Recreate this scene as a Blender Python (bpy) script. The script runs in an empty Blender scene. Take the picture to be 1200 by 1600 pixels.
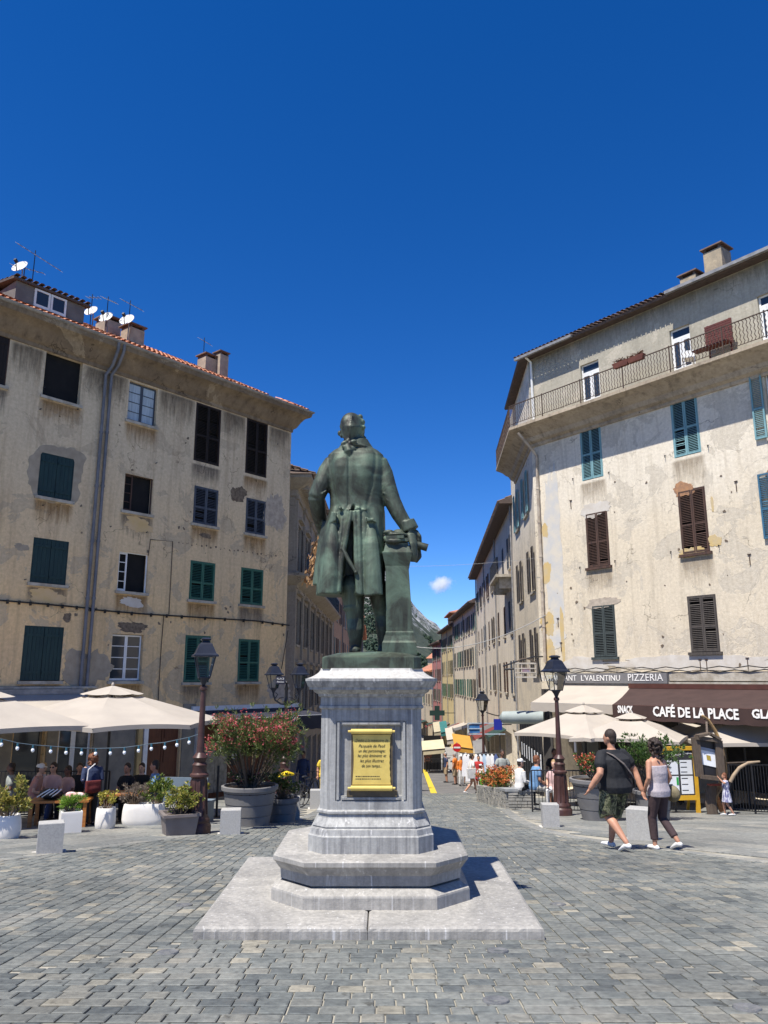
import bpy, math, random
import numpy as np
from mathutils import Vector, Matrix
R = math.radians
rnd = random.Random(7)
scn = bpy.context.scene
COL = scn.collection

# ---------------------------------------------------------------- camera, sky, sun, exposure
FPX, PITCH, EYE, SLOPE = 1202.0, R(12.25), 1.35, 0.1      # focal length in photo pixels (1200 x 1600)
cam_d = bpy.data.cameras.new("camera"); cam = bpy.data.objects.new("camera", cam_d); COL.objects.link(cam)
cam.location = (0, 0, EYE); cam.rotation_euler = (math.pi / 2 + PITCH, 0, 0)
cam_d.sensor_fit = 'VERTICAL'; cam_d.sensor_height = 24.0; cam_d.lens = 24.0 * FPX / 1600.0
cam_d.clip_start = 0.1; cam_d.clip_end = 6000
scn.camera = cam

SUN_EL, SUN_AZ = R(63.5), R(41)       # azimuth: to the left of straight behind the camera
sdir = Vector((-math.sin(SUN_AZ) * math.cos(SUN_EL), -math.cos(SUN_AZ) * math.cos(SUN_EL), math.sin(SUN_EL)))
w = bpy.data.worlds.new("World"); scn.world = w; w.use_nodes = True
nt = w.node_tree
bgn = nt.nodes["Background"]; sky = nt.nodes.new("ShaderNodeTexSky")
sky.sky_type = 'NISHITA'; sky.sun_disc = False
sky.sun_elevation = SUN_EL; sky.sun_rotation = math.atan2(sdir.x, sdir.y)
sky.altitude = 2000; sky.air_density = 0.8; sky.dust_density = 0.0; sky.ozone_density = 3.0
hsv = nt.nodes.new("ShaderNodeHueSaturation"); hsv.inputs["Saturation"].default_value = 1.34; hsv.inputs["Hue"].default_value = 0.511
nt.links.new(sky.outputs[0], hsv.inputs["Color"]); nt.links.new(hsv.outputs[0], bgn.inputs[0])
bgn.inputs[1].default_value = 0.12
sl = bpy.data.lights.new("sun", 'SUN'); sl.energy = 5.0; sl.angle = R(0.53); sl.color = (1.0, 0.95, 0.87)
sun = bpy.data.objects.new("sun", sl); COL.objects.link(sun)
sun.rotation_euler = (-sdir).to_track_quat('-Z', 'Y').to_euler()
scn.view_settings.view_transform = 'Standard'; scn.view_settings.look = 'None'
scn.view_settings.exposure = 0.65; scn.view_settings.gamma = 1.0
scn.view_settings.use_curve_mapping = False
scn.cycles.max_bounces = 6; scn.cycles.volume_bounces = 10; scn.cycles.transparent_max_bounces = 8

# ---------------------------------------------------------------- from the photograph's measurements to metres
CP, SP = math.cos(PITCH), math.sin(PITCH)
def pray(x, y):
    u = (x - 600) / FPX; v = (800 - y) / FPX
    return u, CP - v * SP, SP + v * CP
def gz(Y):
    if Y <= 45: return -SLOPE * Y
    if Y <= 130: return -4.5 - 0.05 * (Y - 45)
    return -8.75 - 0.004 * (Y - 130)
def G(x, y):                       # a point on the sloping square
    a, b, c = pray(x, y); t = EYE / (-c - SLOPE * b)
    return Vector((a * t, b * t, -SLOPE * b * t))
def A(x, y, Y):                    # a point at distance Y
    a, b, c = pray(x, y); k = Y / b
    return Vector((a * k, Y, c * k + EYE))

class Facade:
    """an upright wall: local x along it to the viewer's right, -y out of it, z up"""
    def __init__(self, x, y, az, right):
        s = 1 if right else -1
        self.d = Vector((math.sin(R(az)), math.cos(R(az)))) * s
        self.o = Vector((x, y)); self.rot = math.atan2(self.d.y, self.d.x); self.z = gz(y)
        self.n = Vector((self.d.y, -self.d.x))
    def px(self, x, y, out=0.0):
        a, b, c = pray(x, y)
        k = (self.n.dot(self.o) + out) / (self.n.x * a + self.n.y * b)
        p = Vector((a * k, b * k)) - self.o
        return p.dot(self.d), c * k + EYE - self.z
    def gl(self, t, out=0.0):      # ground height (local) under a point of the wall
        p = self.o + self.d * t + self.n * out
        return gz(p.y) - self.z
    def world(self, t, out, z):
        p = self.o + self.d * t + self.n * out
        return Vector((p.x, p.y, z + self.z))

# ---------------------------------------------------------------- meshes
class MB:
    def __init__(s): s.V = []; s.F = []; s.M = None
    def add(s, vs, fs):
        n = len(s.V)
        if s.M is not None: vs = [tuple(s.M @ Vector(v)) for v in vs]
        s.V.extend([tuple(v) for v in vs]); s.F.extend([tuple(i + n for i in f) for f in fs])
    def box(s, x0, x1, y0, y1, z0, z1):
        s.add([(x0, y0, z0), (x1, y0, z0), (x1, y1, z0), (x0, y1, z0), (x0, y0, z1), (x1, y0, z1), (x1, y1, z1), (x0, y1, z1)],
              [(0, 3, 2, 1), (4, 5, 6, 7), (0, 1, 5, 4), (1, 2, 6, 5), (2, 3, 7, 6), (3, 0, 4, 7)])
    def obox(s, c, size, rot=None):
        h = [v / 2 for v in size]; m = rot or Matrix.Identity(3)
        vs = [Vector(c) + m @ Vector((a * h[0], b * h[1], d * h[2])) for d in (-1, 1) for a, b in ((-1, -1), (1, -1), (1, 1), (-1, 1))]
        s.add(vs, [(0, 3, 2, 1), (4, 5, 6, 7), (0, 1, 5, 4), (1, 2, 6, 5), (2, 3, 7, 6), (3, 0, 4, 7)])
    def bar(s, a, b, wd, th=None, up=(0, 0, 1)):
        a, b = Vector(a), Vector(b); d = b - a; L = d.length
        if L < 1e-6: return
        d.normalize(); u = Vector(up)
        if abs(d.dot(u)) > .98: u = Vector((0, 1, 0))
        x = d.cross(u).normalized(); z = x.cross(d)
        s.obox((a + b) / 2, (wd, L, th or wd), Matrix((x, d, z)).transposed())
    def rings(s, rings, caps=True, closed=True):
        n = len(rings[0]); vs = [p for r in rings for p in r]; fs = []
        for i in range(len(rings) - 1):
            for j in range(n if closed else n - 1):
                k = (j + 1) % n
                fs.append((i * n + j, i * n + k, (i + 1) * n + k, (i + 1) * n + j))
        if caps: fs.append(tuple(reversed(range(n)))); fs.append(tuple(range((len(rings) - 1) * n, len(rings) * n)))
        s.add(vs, fs)
    def tube(s, pts, r, n=8, ry=None, ref=None, dome=False):
        pts = [Vector(p) for p in pts]; m = len(pts)
        rr = list(r) if isinstance(r, (list, tuple)) else [r] * m
        r2 = rr if ry is None else (list(ry) if isinstance(ry, (list, tuple)) else [ry] * m)
        if dome:
            d0 = (pts[0] - pts[1]).normalized(); d1 = (pts[-1] - pts[-2]).normalized()
            pts = [pts[0] + d0 * rr[0] * .8] + pts + [pts[-1] + d1 * rr[-1] * .8]
            rr = [rr[0] * .45] + rr + [rr[-1] * .45]; r2 = [r2[0] * .45] + r2 + [r2[-1] * .45]; m += 2
        out = []; x = None
        for i, p in enumerate(pts):
            d = (pts[min(i + 1, m - 1)] - pts[max(i - 1, 0)])
            if d.length < 1e-9: d = Vector((0, 0, 1))
            d.normalize()
            if x is None:
                u = Vector(ref) if ref else (Vector((1, 0, 0)) if abs(d.x) < .8 else Vector((0, 1, 0)))
                x = (u - d * u.dot(d)).normalized()
            else:
                x = x - d * x.dot(d); x.normalize()
            y = d.cross(x)
            out.append([p + x * (rr[i] * math.cos(2 * math.pi * k / n)) + y * (r2[i] * math.sin(2 * math.pi * k / n)) for k in range(n)])
        s.rings(out)
    def lathe(s, prof, n=16, c=(0, 0, 0), sq=1.0):
        c = Vector(c)
        s.rings([[c + Vector((r * math.cos(2 * math.pi * (k + .5) / n), sq * r * math.sin(2 * math.pi * (k + .5) / n), z)) for k in range(n)] for r, z in prof])
    def octa(s, lev, c=(0, 0)):
        out = []
        for z, h, ch in lev:
            pl = [(-h + ch, -h), (h - ch, -h), (h, -h + ch), (h, h - ch), (h - ch, h), (-h + ch, h), (-h, h - ch), (-h, -h + ch)]
            out.append([(c[0] + a, c[1] + b, z) for a, b in pl])
        s.rings(out)
    def prism(s, out, z0, z1):
        s.rings([[(a, b, z0) for a, b in out], [(a, b, z1) for a, b in out]])
    def plate(s, out, y0, y1):      # outline in x,z given thickness along y
        n = len(out)
        s.add([(a, y0, b) for a, b in out] + [(a, y1, b) for a, b in out],
              [tuple(range(n)), tuple(reversed(range(n, 2 * n)))] + [(i, n + i, n + (i + 1) % n, (i + 1) % n) for i in range(n)])
    def ell(s, c, r, n=12, m=8, rot=None):
        c = Vector(c); out = []
        for i in range(m + 1):
            a = math.pi * (i / m) if 0 < i < m else (0.02 if i == 0 else math.pi - .02)
            ring = []
            for k in range(n):
                v = Vector((r[0] * math.sin(a) * math.cos(2 * math.pi * k / n), r[1] * math.sin(a) * math.sin(2 * math.pi * k / n), -r[2] * math.cos(a)))
                ring.append(c + (rot @ v if rot else v))
            out.append(ring)
        s.rings(out)
    def sheet(s, rows): s.rings(rows, caps=False, closed=False)
    def build(s, name, mat, parent=None, org=None, smooth=0, kind=None):
        me = bpy.data.meshes.new(name)
        V = s.V if org is None else [(v[0] - org[0], v[1] - org[1], v[2] - org[2]) for v in s.V]
        me.from_pydata(V, [], s.F)
        if mat: me.materials.append(mat)
        if smooth:
            me.polygons.foreach_set('use_smooth', [True] * len(me.polygons))
            me.set_sharp_from_angle(angle=R(smooth))
        o = bpy.data.objects.new(name, me); COL.objects.link(o)
        if parent: o.parent = parent
        if kind: o["kind"] = kind
        return o
def tag(o, label, cat, group=None):
    o["label"] = label; o["category"] = cat
    if group: o["group"] = group
    return o
def empty(name, loc, rz=0.0, label=None, cat=None, group=None):
    o = bpy.data.objects.new(name, None); COL.objects.link(o); o.location = loc; o.rotation_euler = (0, 0, rz)
    o.empty_display_size = .2
    if label: tag(o, label, cat, group)
    return o
def copy_tree(o, parent=None):
    c = o.copy(); COL.objects.link(c)
    if parent: c.parent = parent
    for ch in o.children: copy_tree(ch, c)
    return c
_dg = None
def fuse(mb, name, mat, parent=None, org=None, voxel=.015, smooth_it=3, kind=None):
    """one continuous skin over all the pieces in the builder"""
    o = mb.build(name, mat, None, org)
    m = o.modifiers.new("r", 'REMESH'); m.mode = 'VOXEL'; m.voxel_size = voxel; m.use_smooth_shade = True
    if smooth_it:
        k = o.modifiers.new("s", 'SMOOTH'); k.factor = .5; k.iterations = smooth_it
    dg = bpy.context.evaluated_depsgraph_get()
    me = bpy.data.meshes.new_from_object(o.evaluated_get(dg))
    o.modifiers.clear(); old = o.data; o.data = me; bpy.data.meshes.remove(old)
    me.polygons.foreach_set('use_smooth', [True] * len(me.polygons))
    me.name = name
    if not me.materials: me.materials.append(mat)
    if parent: o.parent = parent
    if kind: o["kind"] = kind
    return o
def letters(txt, size, mat, name, parent, mtx, depth=.004, align='CENTER', shear=0, bold=0, width=None):
    cu = bpy.data.curves.new("t", 'FONT'); cu.body = txt; cu.size = size; cu.extrude = depth; cu.align_x = align; cu.shear = shear; cu.offset = bold
    cu.resolution_u = 2
    t = bpy.data.objects.new("t", cu); COL.objects.link(t)
    dg = bpy.context.evaluated_depsgraph_get(); dg.update()
    me = bpy.data.meshes.new_from_object(t.evaluated_get(dg)); bpy.data.objects.remove(t); bpy.data.curves.remove(cu)
    if width:
        xs = [v.co.x for v in me.vertices]; k = width / max(1e-6, max(xs) - min(xs)); me.transform(Matrix.Diagonal((k, 1, 1, 1)))
    me.transform(mtx); me.materials.clear(); me.materials.append(mat); me.name = name
    o = bpy.data.objects.new(name, me); COL.objects.link(o); o.parent = parent
    return o
def facing(x, y, z, rz=0.0, rx=math.pi / 2):   # text standing upright, read from -y
    return Matrix.Translation((x, y, z)) @ Matrix.Rotation(rz, 4, 'Z') @ Matrix.Rotation(rx, 4, 'X')

# ---------------------------------------------------------------- materials
_mats = {}
def newmat(name):
    m = bpy.data.materials.new(name); m.use_nodes = True
    return m, m.node_tree, m.node_tree.nodes["Principled BSDF"]
def N(nt, t, **kw):
    n = nt.nodes.new(t)
    for k, v in kw.items():
        if k in n.inputs: n.inputs[k].default_value = v
        else: setattr(n, k, v)
    return n
def ramp(nt, stops, interp='LINEAR'):
    n = nt.nodes.new("ShaderNodeValToRGB"); cr = n.color_ramp; cr.interpolation = interp
    while len(cr.elements) < len(stops): cr.elements.new(.5)
    for e, (p, c) in zip(cr.elements, stops): e.position = p; e.color = (*c, 1) if len(c) == 3 else c
    return n
def mixc(nt, fac, a, b, mode='MIX'):
    n = nt.nodes.new("ShaderNodeMix"); n.data_type = 'RGBA'; n.blend_type = mode
    for sock, v in ((n.inputs[0], fac), (n.inputs[6], a), (n.inputs[7], b)):
        if isinstance(v, bpy.types.NodeSocket): nt.links.new(v, sock)
        elif isinstance(v, tuple): sock.default_value = (*v, 1)
        else: sock.default_value = v
    return n.outputs[2]
def coords(nt, scale=(1, 1, 1), kind='Object', rot=(0, 0, 0)):
    tc = nt.nodes.new("ShaderNodeTexCoord"); mp = nt.nodes.new("ShaderNodeMapping"); mp.inputs["Scale"].default_value = scale; mp.inputs["Rotation"].default_value = rot
    nt.links.new(tc.outputs[kind], mp.inputs[0]); return mp.outputs[0]
def noise(nt, vec, scale, detail=5, rough=.55, dist=0):
    n = N(nt, "ShaderNodeTexNoise", Scale=scale, Detail=detail, Roughness=rough, Distortion=dist); nt.links.new(vec, n.inputs["Vector"]); return n.outputs["Fac"]
def bump(nt, b, h, strength, dist=.02):
    n = N(nt, "ShaderNodeBump", Strength=strength, Distance=dist); nt.links.new(h, n.inputs["Height"]); nt.links.new(n.outputs[0], b.inputs["Normal"]); return n
def mat(name, c1, c2=None, scale=6, rough=.75, bmp=0.0, metal=0.0, stretch=(1, 1, 1), spec=.4, lo=.38, hi=.62, trans=0.0, rvar=0.0, bscale=None):
    if name in _mats: return _mats[name]
    m, nt, b = newmat(name); b.inputs["Roughness"].default_value = rough; b.inputs["Metallic"].default_value = metal
    b.inputs["Specular IOR Level"].default_value = spec
    v = coords(nt, stretch); f = noise(nt, v, scale)
    if c2 is None: c2 = tuple(x * .8 for x in c1)
    rp = ramp(nt, [(lo, c1), (hi, c2)]); nt.links.new(f, rp.inputs[0]); nt.links.new(rp.outputs[0], b.inputs["Base Color"])
    if rvar:
        mr = N(nt, "ShaderNodeMapRange"); mr.inputs[3].default_value = max(0, rough - rvar); mr.inputs[4].default_value = min(1, rough + rvar)
        nt.links.new(f, mr.inputs[0]); nt.links.new(mr.outputs[0], b.inputs["Roughness"])
    if bmp: bump(nt, b, noise(nt, v, bscale or scale * 6, 4), bmp)
    if trans:
        tr = nt.nodes.new("ShaderNodeBsdfTranslucent"); nt.links.new(rp.outputs[0], tr.inputs[0])
        mx = nt.nodes.new("ShaderNodeMixShader"); mx.inputs[0].default_value = trans
        nt.links.new(b.outputs[0], mx.inputs[1]); nt.links.new(tr.outputs[0], mx.inputs[2])
        nt.links.new(mx.outputs[0], nt.nodes["Material Output"].inputs[0])
    _mats[name] = m; return m
def leafmat(name, cols, rough=.5, trans=.3):
    if name in _mats: return _mats[name]
    m, nt, b = newmat(name); b.inputs["Roughness"].default_value = rough; b.inputs["Specular IOR Level"].default_value = .4
    g = nt.nodes.new("ShaderNodeNewGeometry")
    rp = ramp(nt, [(i / max(1, len(cols) - 1), c) for i, c in enumerate(cols)]); nt.links.new(g.outputs["Random Per Island"], rp.inputs[0])
    nt.links.new(rp.outputs[0], b.inputs["Base Color"])
    tr = nt.nodes.new("ShaderNodeBsdfTranslucent"); nt.links.new(rp.outputs[0], tr.inputs[0])
    mx = nt.nodes.new("ShaderNodeMixShader"); mx.inputs[0].default_value = trans
    nt.links.new(b.outputs[0], mx.inputs[1]); nt.links.new(tr.outputs[0], mx.inputs[2]); nt.links.new(mx.outputs[0], nt.nodes["Material Output"].inputs[0])
    _mats[name] = m; return m
def glassmat(name, tint=(.03, .04, .05), rough=.06):
    if name in _mats: return _mats[name]
    m, nt, b = newmat(name); b.inputs["Base Color"].default_value = (*tint, 1); b.inputs["Roughness"].default_value = rough; b.inputs["Specular IOR Level"].default_value = .6
    bump(nt, b, noise(nt, coords(nt), 1.2, 2), .05); _mats[name] = m; return m
def clearglass(name):
    if name in _mats: return _mats[name]
    m, nt, b = newmat(name)
    g = N(nt, "ShaderNodeBsdfGlossy", Roughness=.04); t = nt.nodes.new("ShaderNodeBsdfTransparent"); t.inputs[0].default_value = (.9, .92, .92, 1)
    fr = N(nt, "ShaderNodeFresnel", IOR=1.45); mx = nt.nodes.new("ShaderNodeMixShader")
    nt.links.new(fr.outputs[0], mx.inputs[0]); nt.links.new(t.outputs[0], mx.inputs[1]); nt.links.new(g.outputs[0], mx.inputs[2])
    nt.links.new(mx.outputs[0], nt.nodes["Material Output"].inputs[0]); _mats[name] = m; return m

def stainmat(name, col, strength=.6, scale=2.0):
    """rain and soot stain: a thin film, dense at its top edge, running out in streaks"""
    if name in _mats: return _mats[name]
    m, nt, b = newmat(name); L = nt.links; b.inputs["Base Color"].default_value = (*col, 1); b.inputs["Roughness"].default_value = .95; b.inputs["Specular IOR Level"].default_value = .1
    g = nt.nodes.new("ShaderNodeTexCoord"); sx = nt.nodes.new("ShaderNodeSeparateXYZ"); L.new(g.outputs["Generated"], sx.inputs[0])
    n = noise(nt, coords(nt, (6, 6, .55)), scale, 7, .65, .3); n2 = noise(nt, coords(nt), 2.2, 6, .6)
    def mth(op, a, b_, c=None):
        k = nt.nodes.new("ShaderNodeMath"); k.operation = op
        for i, v in enumerate((a, b_, c)):
            if v is None: continue
            if isinstance(v, bpy.types.NodeSocket): L.new(v, k.inputs[i])
            else: k.inputs[i].default_value = v
        return k.outputs[0]
    ex = mth('MULTIPLY', mth('MULTIPLY', sx.outputs[0], mth('SUBTRACT', 1.0, sx.outputs[0])), 4.0); exs = mth('MINIMUM', mth('MULTIPLY', ex, 2.2), 1.0)
    a = mth('MULTIPLY_ADD', n, 1.5, mth('MULTIPLY_ADD', sx.outputs[2], .95, -1.15)); a = mth('MULTIPLY_ADD', n2, .5, a)
    mr = N(nt, "ShaderNodeMapRange"); mr.inputs[1].default_value = 0.0; mr.inputs[2].default_value = .75; mr.inputs[3].default_value = 0; mr.inputs[4].default_value = strength; L.new(a, mr.inputs[0])
    top = mth('MINIMUM', mth('MULTIPLY', mth('SUBTRACT', 1.0, sx.outputs[2]), 14.0), 1.0)
    L.new(mth('MULTIPLY', mth('MULTIPLY', mr.outputs[0], exs), top), b.inputs["Alpha"]); _mats[name] = m; return m
def facademat(name, main, alt, stain, patch, upper=None, zlo=4, zhi=10, streak=.5, patchiness=.56):
    """weathered lime plaster: broad tone shifts, repaired patches with hard edges, water streaks, hairline cracks"""
    m, nt, b = newmat(name); b.inputs["Roughness"].default_value = .9; b.inputs["Specular IOR Level"].default_value = .15
    v = coords(nt); L = nt.links
    big = noise(nt, v, .45, 6, .6, .4)
    r0 = ramp(nt, [(.36, main), (.64, alt)]); L.new(big, r0.inputs[0]); col = r0.outputs[0]
    if upper:
        sx = nt.nodes.new("ShaderNodeSeparateXYZ"); L.new(v, sx.inputs[0])
        ma = N(nt, "ShaderNodeMath", operation='MULTIPLY_ADD'); L.new(noise(nt, v, .5, 7, .62), ma.inputs[0]); ma.inputs[1].default_value = 5.0; L.new(sx.outputs[2], ma.inputs[2])
        mr = N(nt, "ShaderNodeMapRange"); mr.inputs[1].default_value = zlo + 2.5; mr.inputs[2].default_value = zhi + 2.5; L.new(ma.outputs[0], mr.inputs[0])
        col = mixc(nt, mr.outputs[0], col, upper)
    pv = noise(nt, v, .62, 9, .66, .6)
    pr = ramp(nt, [(patchiness, (0, 0, 0)), (patchiness + .012, (.75, .75, .75)), (patchiness + .10, (.5, .5, .5))]); L.new(pv, pr.inputs[0])
    col = mixc(nt, pr.outputs[0], col, patch)
    sv = coords(nt, (2.2, 2.2, .16)); st = noise(nt, sv, 1.6, 7, .65, .2)
    sr = ramp(nt, [(.5, (0, 0, 0)), (.78, (streak,) * 3)]); L.new(st, sr.inputs[0])
    col = mixc(nt, sr.outputs[0], col, stain)
    fn = noise(nt, v, 9, 8, .7); fr = ramp(nt, [(.3, (.8, .79, .77)), (.7, (1.1, 1.1, 1.1))]); L.new(fn, fr.inputs[0])
    col = mixc(nt, 1.0, col, fr.outputs[0], 'MULTIPLY')
    # small knocks and bolt holes
    vo = N(nt, "ShaderNodeTexVoronoi", Scale=1.15); L.new(v, vo.inputs["Vector"])
    kr = ramp(nt, [(.02, (.75, .75, .75)), (.045, (0, 0, 0))]); L.new(vo.outputs["Distance"], kr.inputs[0])
    km = ramp(nt, [(.55, (0, 0, 0)), (.62, (1, 1, 1))]); L.new(noise(nt, v, .5, 3), km.inputs[0]); kx = mixc(nt, 1.0, kr.outputs[0], km.outputs[0], 'MULTIPLY')
    col = mixc(nt, kx, col, tuple(c * .35 for c in stain))
    # hairline cracks
    ve = N(nt, "ShaderNodeTexVoronoi", Scale=.55); ve.feature = 'DISTANCE_TO_EDGE'
    dv = nt.nodes.new("ShaderNodeVectorMath"); dv.operation = 'MULTIPLY_ADD'; nn = N(nt, "ShaderNodeTexNoise", Scale=2.5, Detail=6); L.new(v, nn.inputs["Vector"])
    L.new(nn.outputs["Color"], dv.inputs[0]); dv.inputs[1].default_value = (.7, .7, .7); L.new(v, dv.inputs[2]); L.new(dv.outputs[0], ve.inputs["Vector"])
    cr = ramp(nt, [(.004, (.6, .6, .6)), (.009, (0, 0, 0))]); L.new(ve.outputs["Distance"], cr.inputs[0])
    cm = ramp(nt, [(.52, (0, 0, 0)), (.6, (1, 1, 1))]); L.new(noise(nt, v, .8, 3), cm.inputs[0])
    ck = mixc(nt, 1.0, cr.outputs[0], cm.outputs[0], 'MULTIPLY')
    col = mixc(nt, ck, col, tuple(c * .4 for c in stain))
    L.new(col, b.inputs["Base Color"])
    hm = N(nt, "ShaderNodeMath", operation='MULTIPLY_ADD'); L.new(pr.outputs[0], hm.inputs[0]); hm.inputs[1].default_value = -.6; L.new(noise(nt, v, 16, 7, .7), hm.inputs[2])
    bump(nt, b, hm.outputs[0], .35, .03)
    _mats[name] = m; return m
# ---------------------------------------------------------------- palette
white_paint = mat("white paint", (.78, .78, .76), (.68, .68, .66), 4, .45)
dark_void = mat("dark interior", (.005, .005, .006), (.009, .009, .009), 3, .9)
iron_black = mat("black ironwork", (.012, .013, .016), (.022, .022, .025), 12, .45, .05)
rust_iron = mat("rusty iron", (.05, .035, .028), (.09, .055, .04), 20, .8, .2)
lamp_brown = mat("oxblood cast iron", (.052, .024, .022), (.072, .034, .029), 7, .42, .06, rvar=.1)
granite = mat("grey granite", (.42, .41, .385), (.31, .305, .29), 45, .8, .25, lo=.3, hi=.7)
zinc = mat("zinc gutter", (.30, .29, .28), (.20, .20, .20), 5, .5, .05, metal=.2)
pvc_grey = mat("grey downpipe", (.12, .125, .14), (.17, .17, .185), 3, .6, .05)
wood_orange = mat("varnished orange wood", (.42, .17, .04), (.30, .11, .03), 5, .4, .1, stretch=(1, 6, 6))
wood_dark = mat("dark weathered wood", (.075, .055, .04), (.12, .09, .065), 5, .7, .2, stretch=(8, 8, 1))
wood_red = mat("red brown shop timber", (.15, .052, .024), (.10, .036, .018), 4, .55, .1, stretch=(9, 9, .6))
canvas_beige = mat("beige canvas", (.52, .465, .395), (.47, .42, .36), 1.4, .9, .04, trans=.22)
canvas_brown = mat("brown canvas", (.042, .023, .020), (.054, .030, .026), 2, .9, .04)
canvas_navy = mat("navy canvas", (.018, .02, .032), (.03, .03, .044), 2, .9)
letter_white = mat("white lettering", (.80, .78, .74), (.74, .72, .68), 9, .6)
pot_grey = mat("grey resin planter", (.15, .145, .145), (.18, .175, .17), 3, .6, .04)
pot_white = mat("white planter", (.80, .765, .71), (.73, .70, .65), 2.5, .45, .03)
soil = mat("soil", (.05, .035, .025), (.08, .06, .04), 25, .95, .4)
cable_black = mat("black cable", (.012, .012, .012), (.03, .028, .026), 9, .7)
chrome = mat("brushed steel", (.5, .5, .5), (.4, .4, .4), 10, .3, metal=.9)
stone_trim = mat("worn stone trim", (.46, .42, .35), (.32, .28, .22), 4, .9, .3)
glass_dark = glassmat("window glass"); lantern_glass = clearglass("lantern glass")
curtain = mat("net curtain", (.42, .50, .56), (.30, .37, .43), 3, .9, stretch=(9, 9, .5))
bark = mat("bark", (.10, .075, .05), (.16, .12, .085), 14, .95, .4)
yellow_paint = mat("yellow painted wood", (.70, .40, .03), (.60, .33, .025), 4, .5, .08)
screen_white = mat("white printed sheet", (.80, .82, .84), (.74, .77, .80), 2, .6)
tin = mat("satellite dish paint", (.72, .71, .68), (.60, .59, .55), 3, .5)
S_GREEN = mat("green shutter paint", (.022, .105, .075), (.03, .13, .095), 3, .6, .12, stretch=(4, 4, .6))
S_TEAL = mat("dark teal shutter paint", (.006, .027, .031), (.010, .038, .040), 3, .65, .12, stretch=(4, 4, .6))
S_SLATE = mat("slate blue shutter paint", (.075, .09, .115), (.05, .062, .085), 3, .7, .12, stretch=(4, 4, .6))
S_BLACK = mat("blackened shutter wood", (.010, .007, .006), (.018, .012, .010), 4, .8, .2, stretch=(4, 4, .6))
S_BROWN = mat("brown shutter wood", (.085, .045, .032), (.05, .03, .024), 4, .8, .2, stretch=(4, 4, .6))
S_TAUPE = mat("grey brown shutter wood", (.085, .072, .062), (.055, .048, .044), 4, .8, .2, stretch=(4, 4, .6))
S_GREYGREEN = mat("grey green shutter paint", (.055, .07, .068), (.04, .05, .05), 4, .75, .12, stretch=(4, 4, .6))
S_AQUA = mat("aqua shutter paint", (.20, .36, .38), (.15, .29, .32), 3, .6, .12, stretch=(4, 4, .6))
S_BLUE = mat("faded blue shutter paint", (.045, .15, .24), (.035, .11, .18), 3, .65, .12, stretch=(4, 4, .6))

def marble(name, c1, c2, c3, streak=.6):
    m, nt, b = newmat(name); L = nt.links; b.inputs["Roughness"].default_value = .62; b.inputs["Specular IOR Level"].default_value = .35
    v = coords(nt); n1 = noise(nt, v, 1.6, 9, .65, 1.2); r1 = ramp(nt, [(.35, c1), (.62, c2)]); L.new(n1, r1.inputs[0])
    st = noise(nt, coords(nt, (14, 14, .5)), 1.5, 6, .6); r2 = ramp(nt, [(.42, (0, 0, 0)), (.72, (streak,) * 3)]); L.new(st, r2.inputs[0])
    col = mixc(nt, r2.outputs[0], r1.outputs[0], c3)
    ws = noise(nt, coords(nt, (22, 22, .35)), 1.1, 5, .6); r4 = ramp(nt, [(.60, (0, 0, 0)), (.70, (.65, .65, .65))]); L.new(ws, r4.inputs[0])
    col = mixc(nt, r4.outputs[0], col, (.74, .73, .71))
    fn = noise(nt, v, 28, 8, .75); r3 = ramp(nt, [(.3, (.78, .78, .78)), (.7, (1.08, 1.08, 1.08))]); L.new(fn, r3.inputs[0])
    L.new(mixc(nt, 1.0, col, r3.outputs[0], 'MULTIPLY'), b.inputs["Base Color"]); bump(nt, b, noise(nt, v, 24, 8, .7), .3, .012); _mats[name] = m; return m
marble_die = marble("grey weathered marble", (.43, .43, .41), (.30, .30, .29), (.13, .13, .135), .8)
marble_top = marble("white weathered marble", (.60, .585, .54), (.44, .43, .40), (.26, .25, .24), .5)
marble_slab = marble("worn marble slab", (.43, .41, .37), (.27, .26, .24), (.17, .165, .155), .55)
def bronze(name):
    m, nt, b = newmat(name); L = nt.links; b.inputs["Metallic"].default_value = .25; b.inputs["Specular IOR Level"].default_value = .45
    v = coords(nt, rot=(.7, .5, .4)); n1 = noise(nt, v, 2.1, 9, .62, 1.0)
    r1 = ramp(nt, [(.36, (.024, .024, .018)), (.5, (.046, .056, .040)), (.68, (.12, .18, .125))]); L.new(n1, r1.inputs[0])
    st = noise(nt, coords(nt, (7, 7, 1.6), rot=(.12, -.1, .5)), 1.2, 8, .62, 1.2); r2 = ramp(nt, [(.48, (0, 0, 0)), (.8, (.8, .8, .8))]); L.new(st, r2.inputs[0])
    L.new(mixc(nt, r2.outputs[0], r1.outputs[0], (.12, .165, .12)), b.inputs["Base Color"])
    mr = N(nt, "ShaderNodeMapRange"); mr.inputs[3].default_value = .42; mr.inputs[4].default_value = .72; L.new(n1, mr.inputs[0]); L.new(mr.outputs[0], b.inputs["Roughness"])
    bump(nt, b, noise(nt, v, 40, 6, .6), .18, .008); _mats[name] = m; return m
BRONZE = bronze("green patinated bronze")

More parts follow.
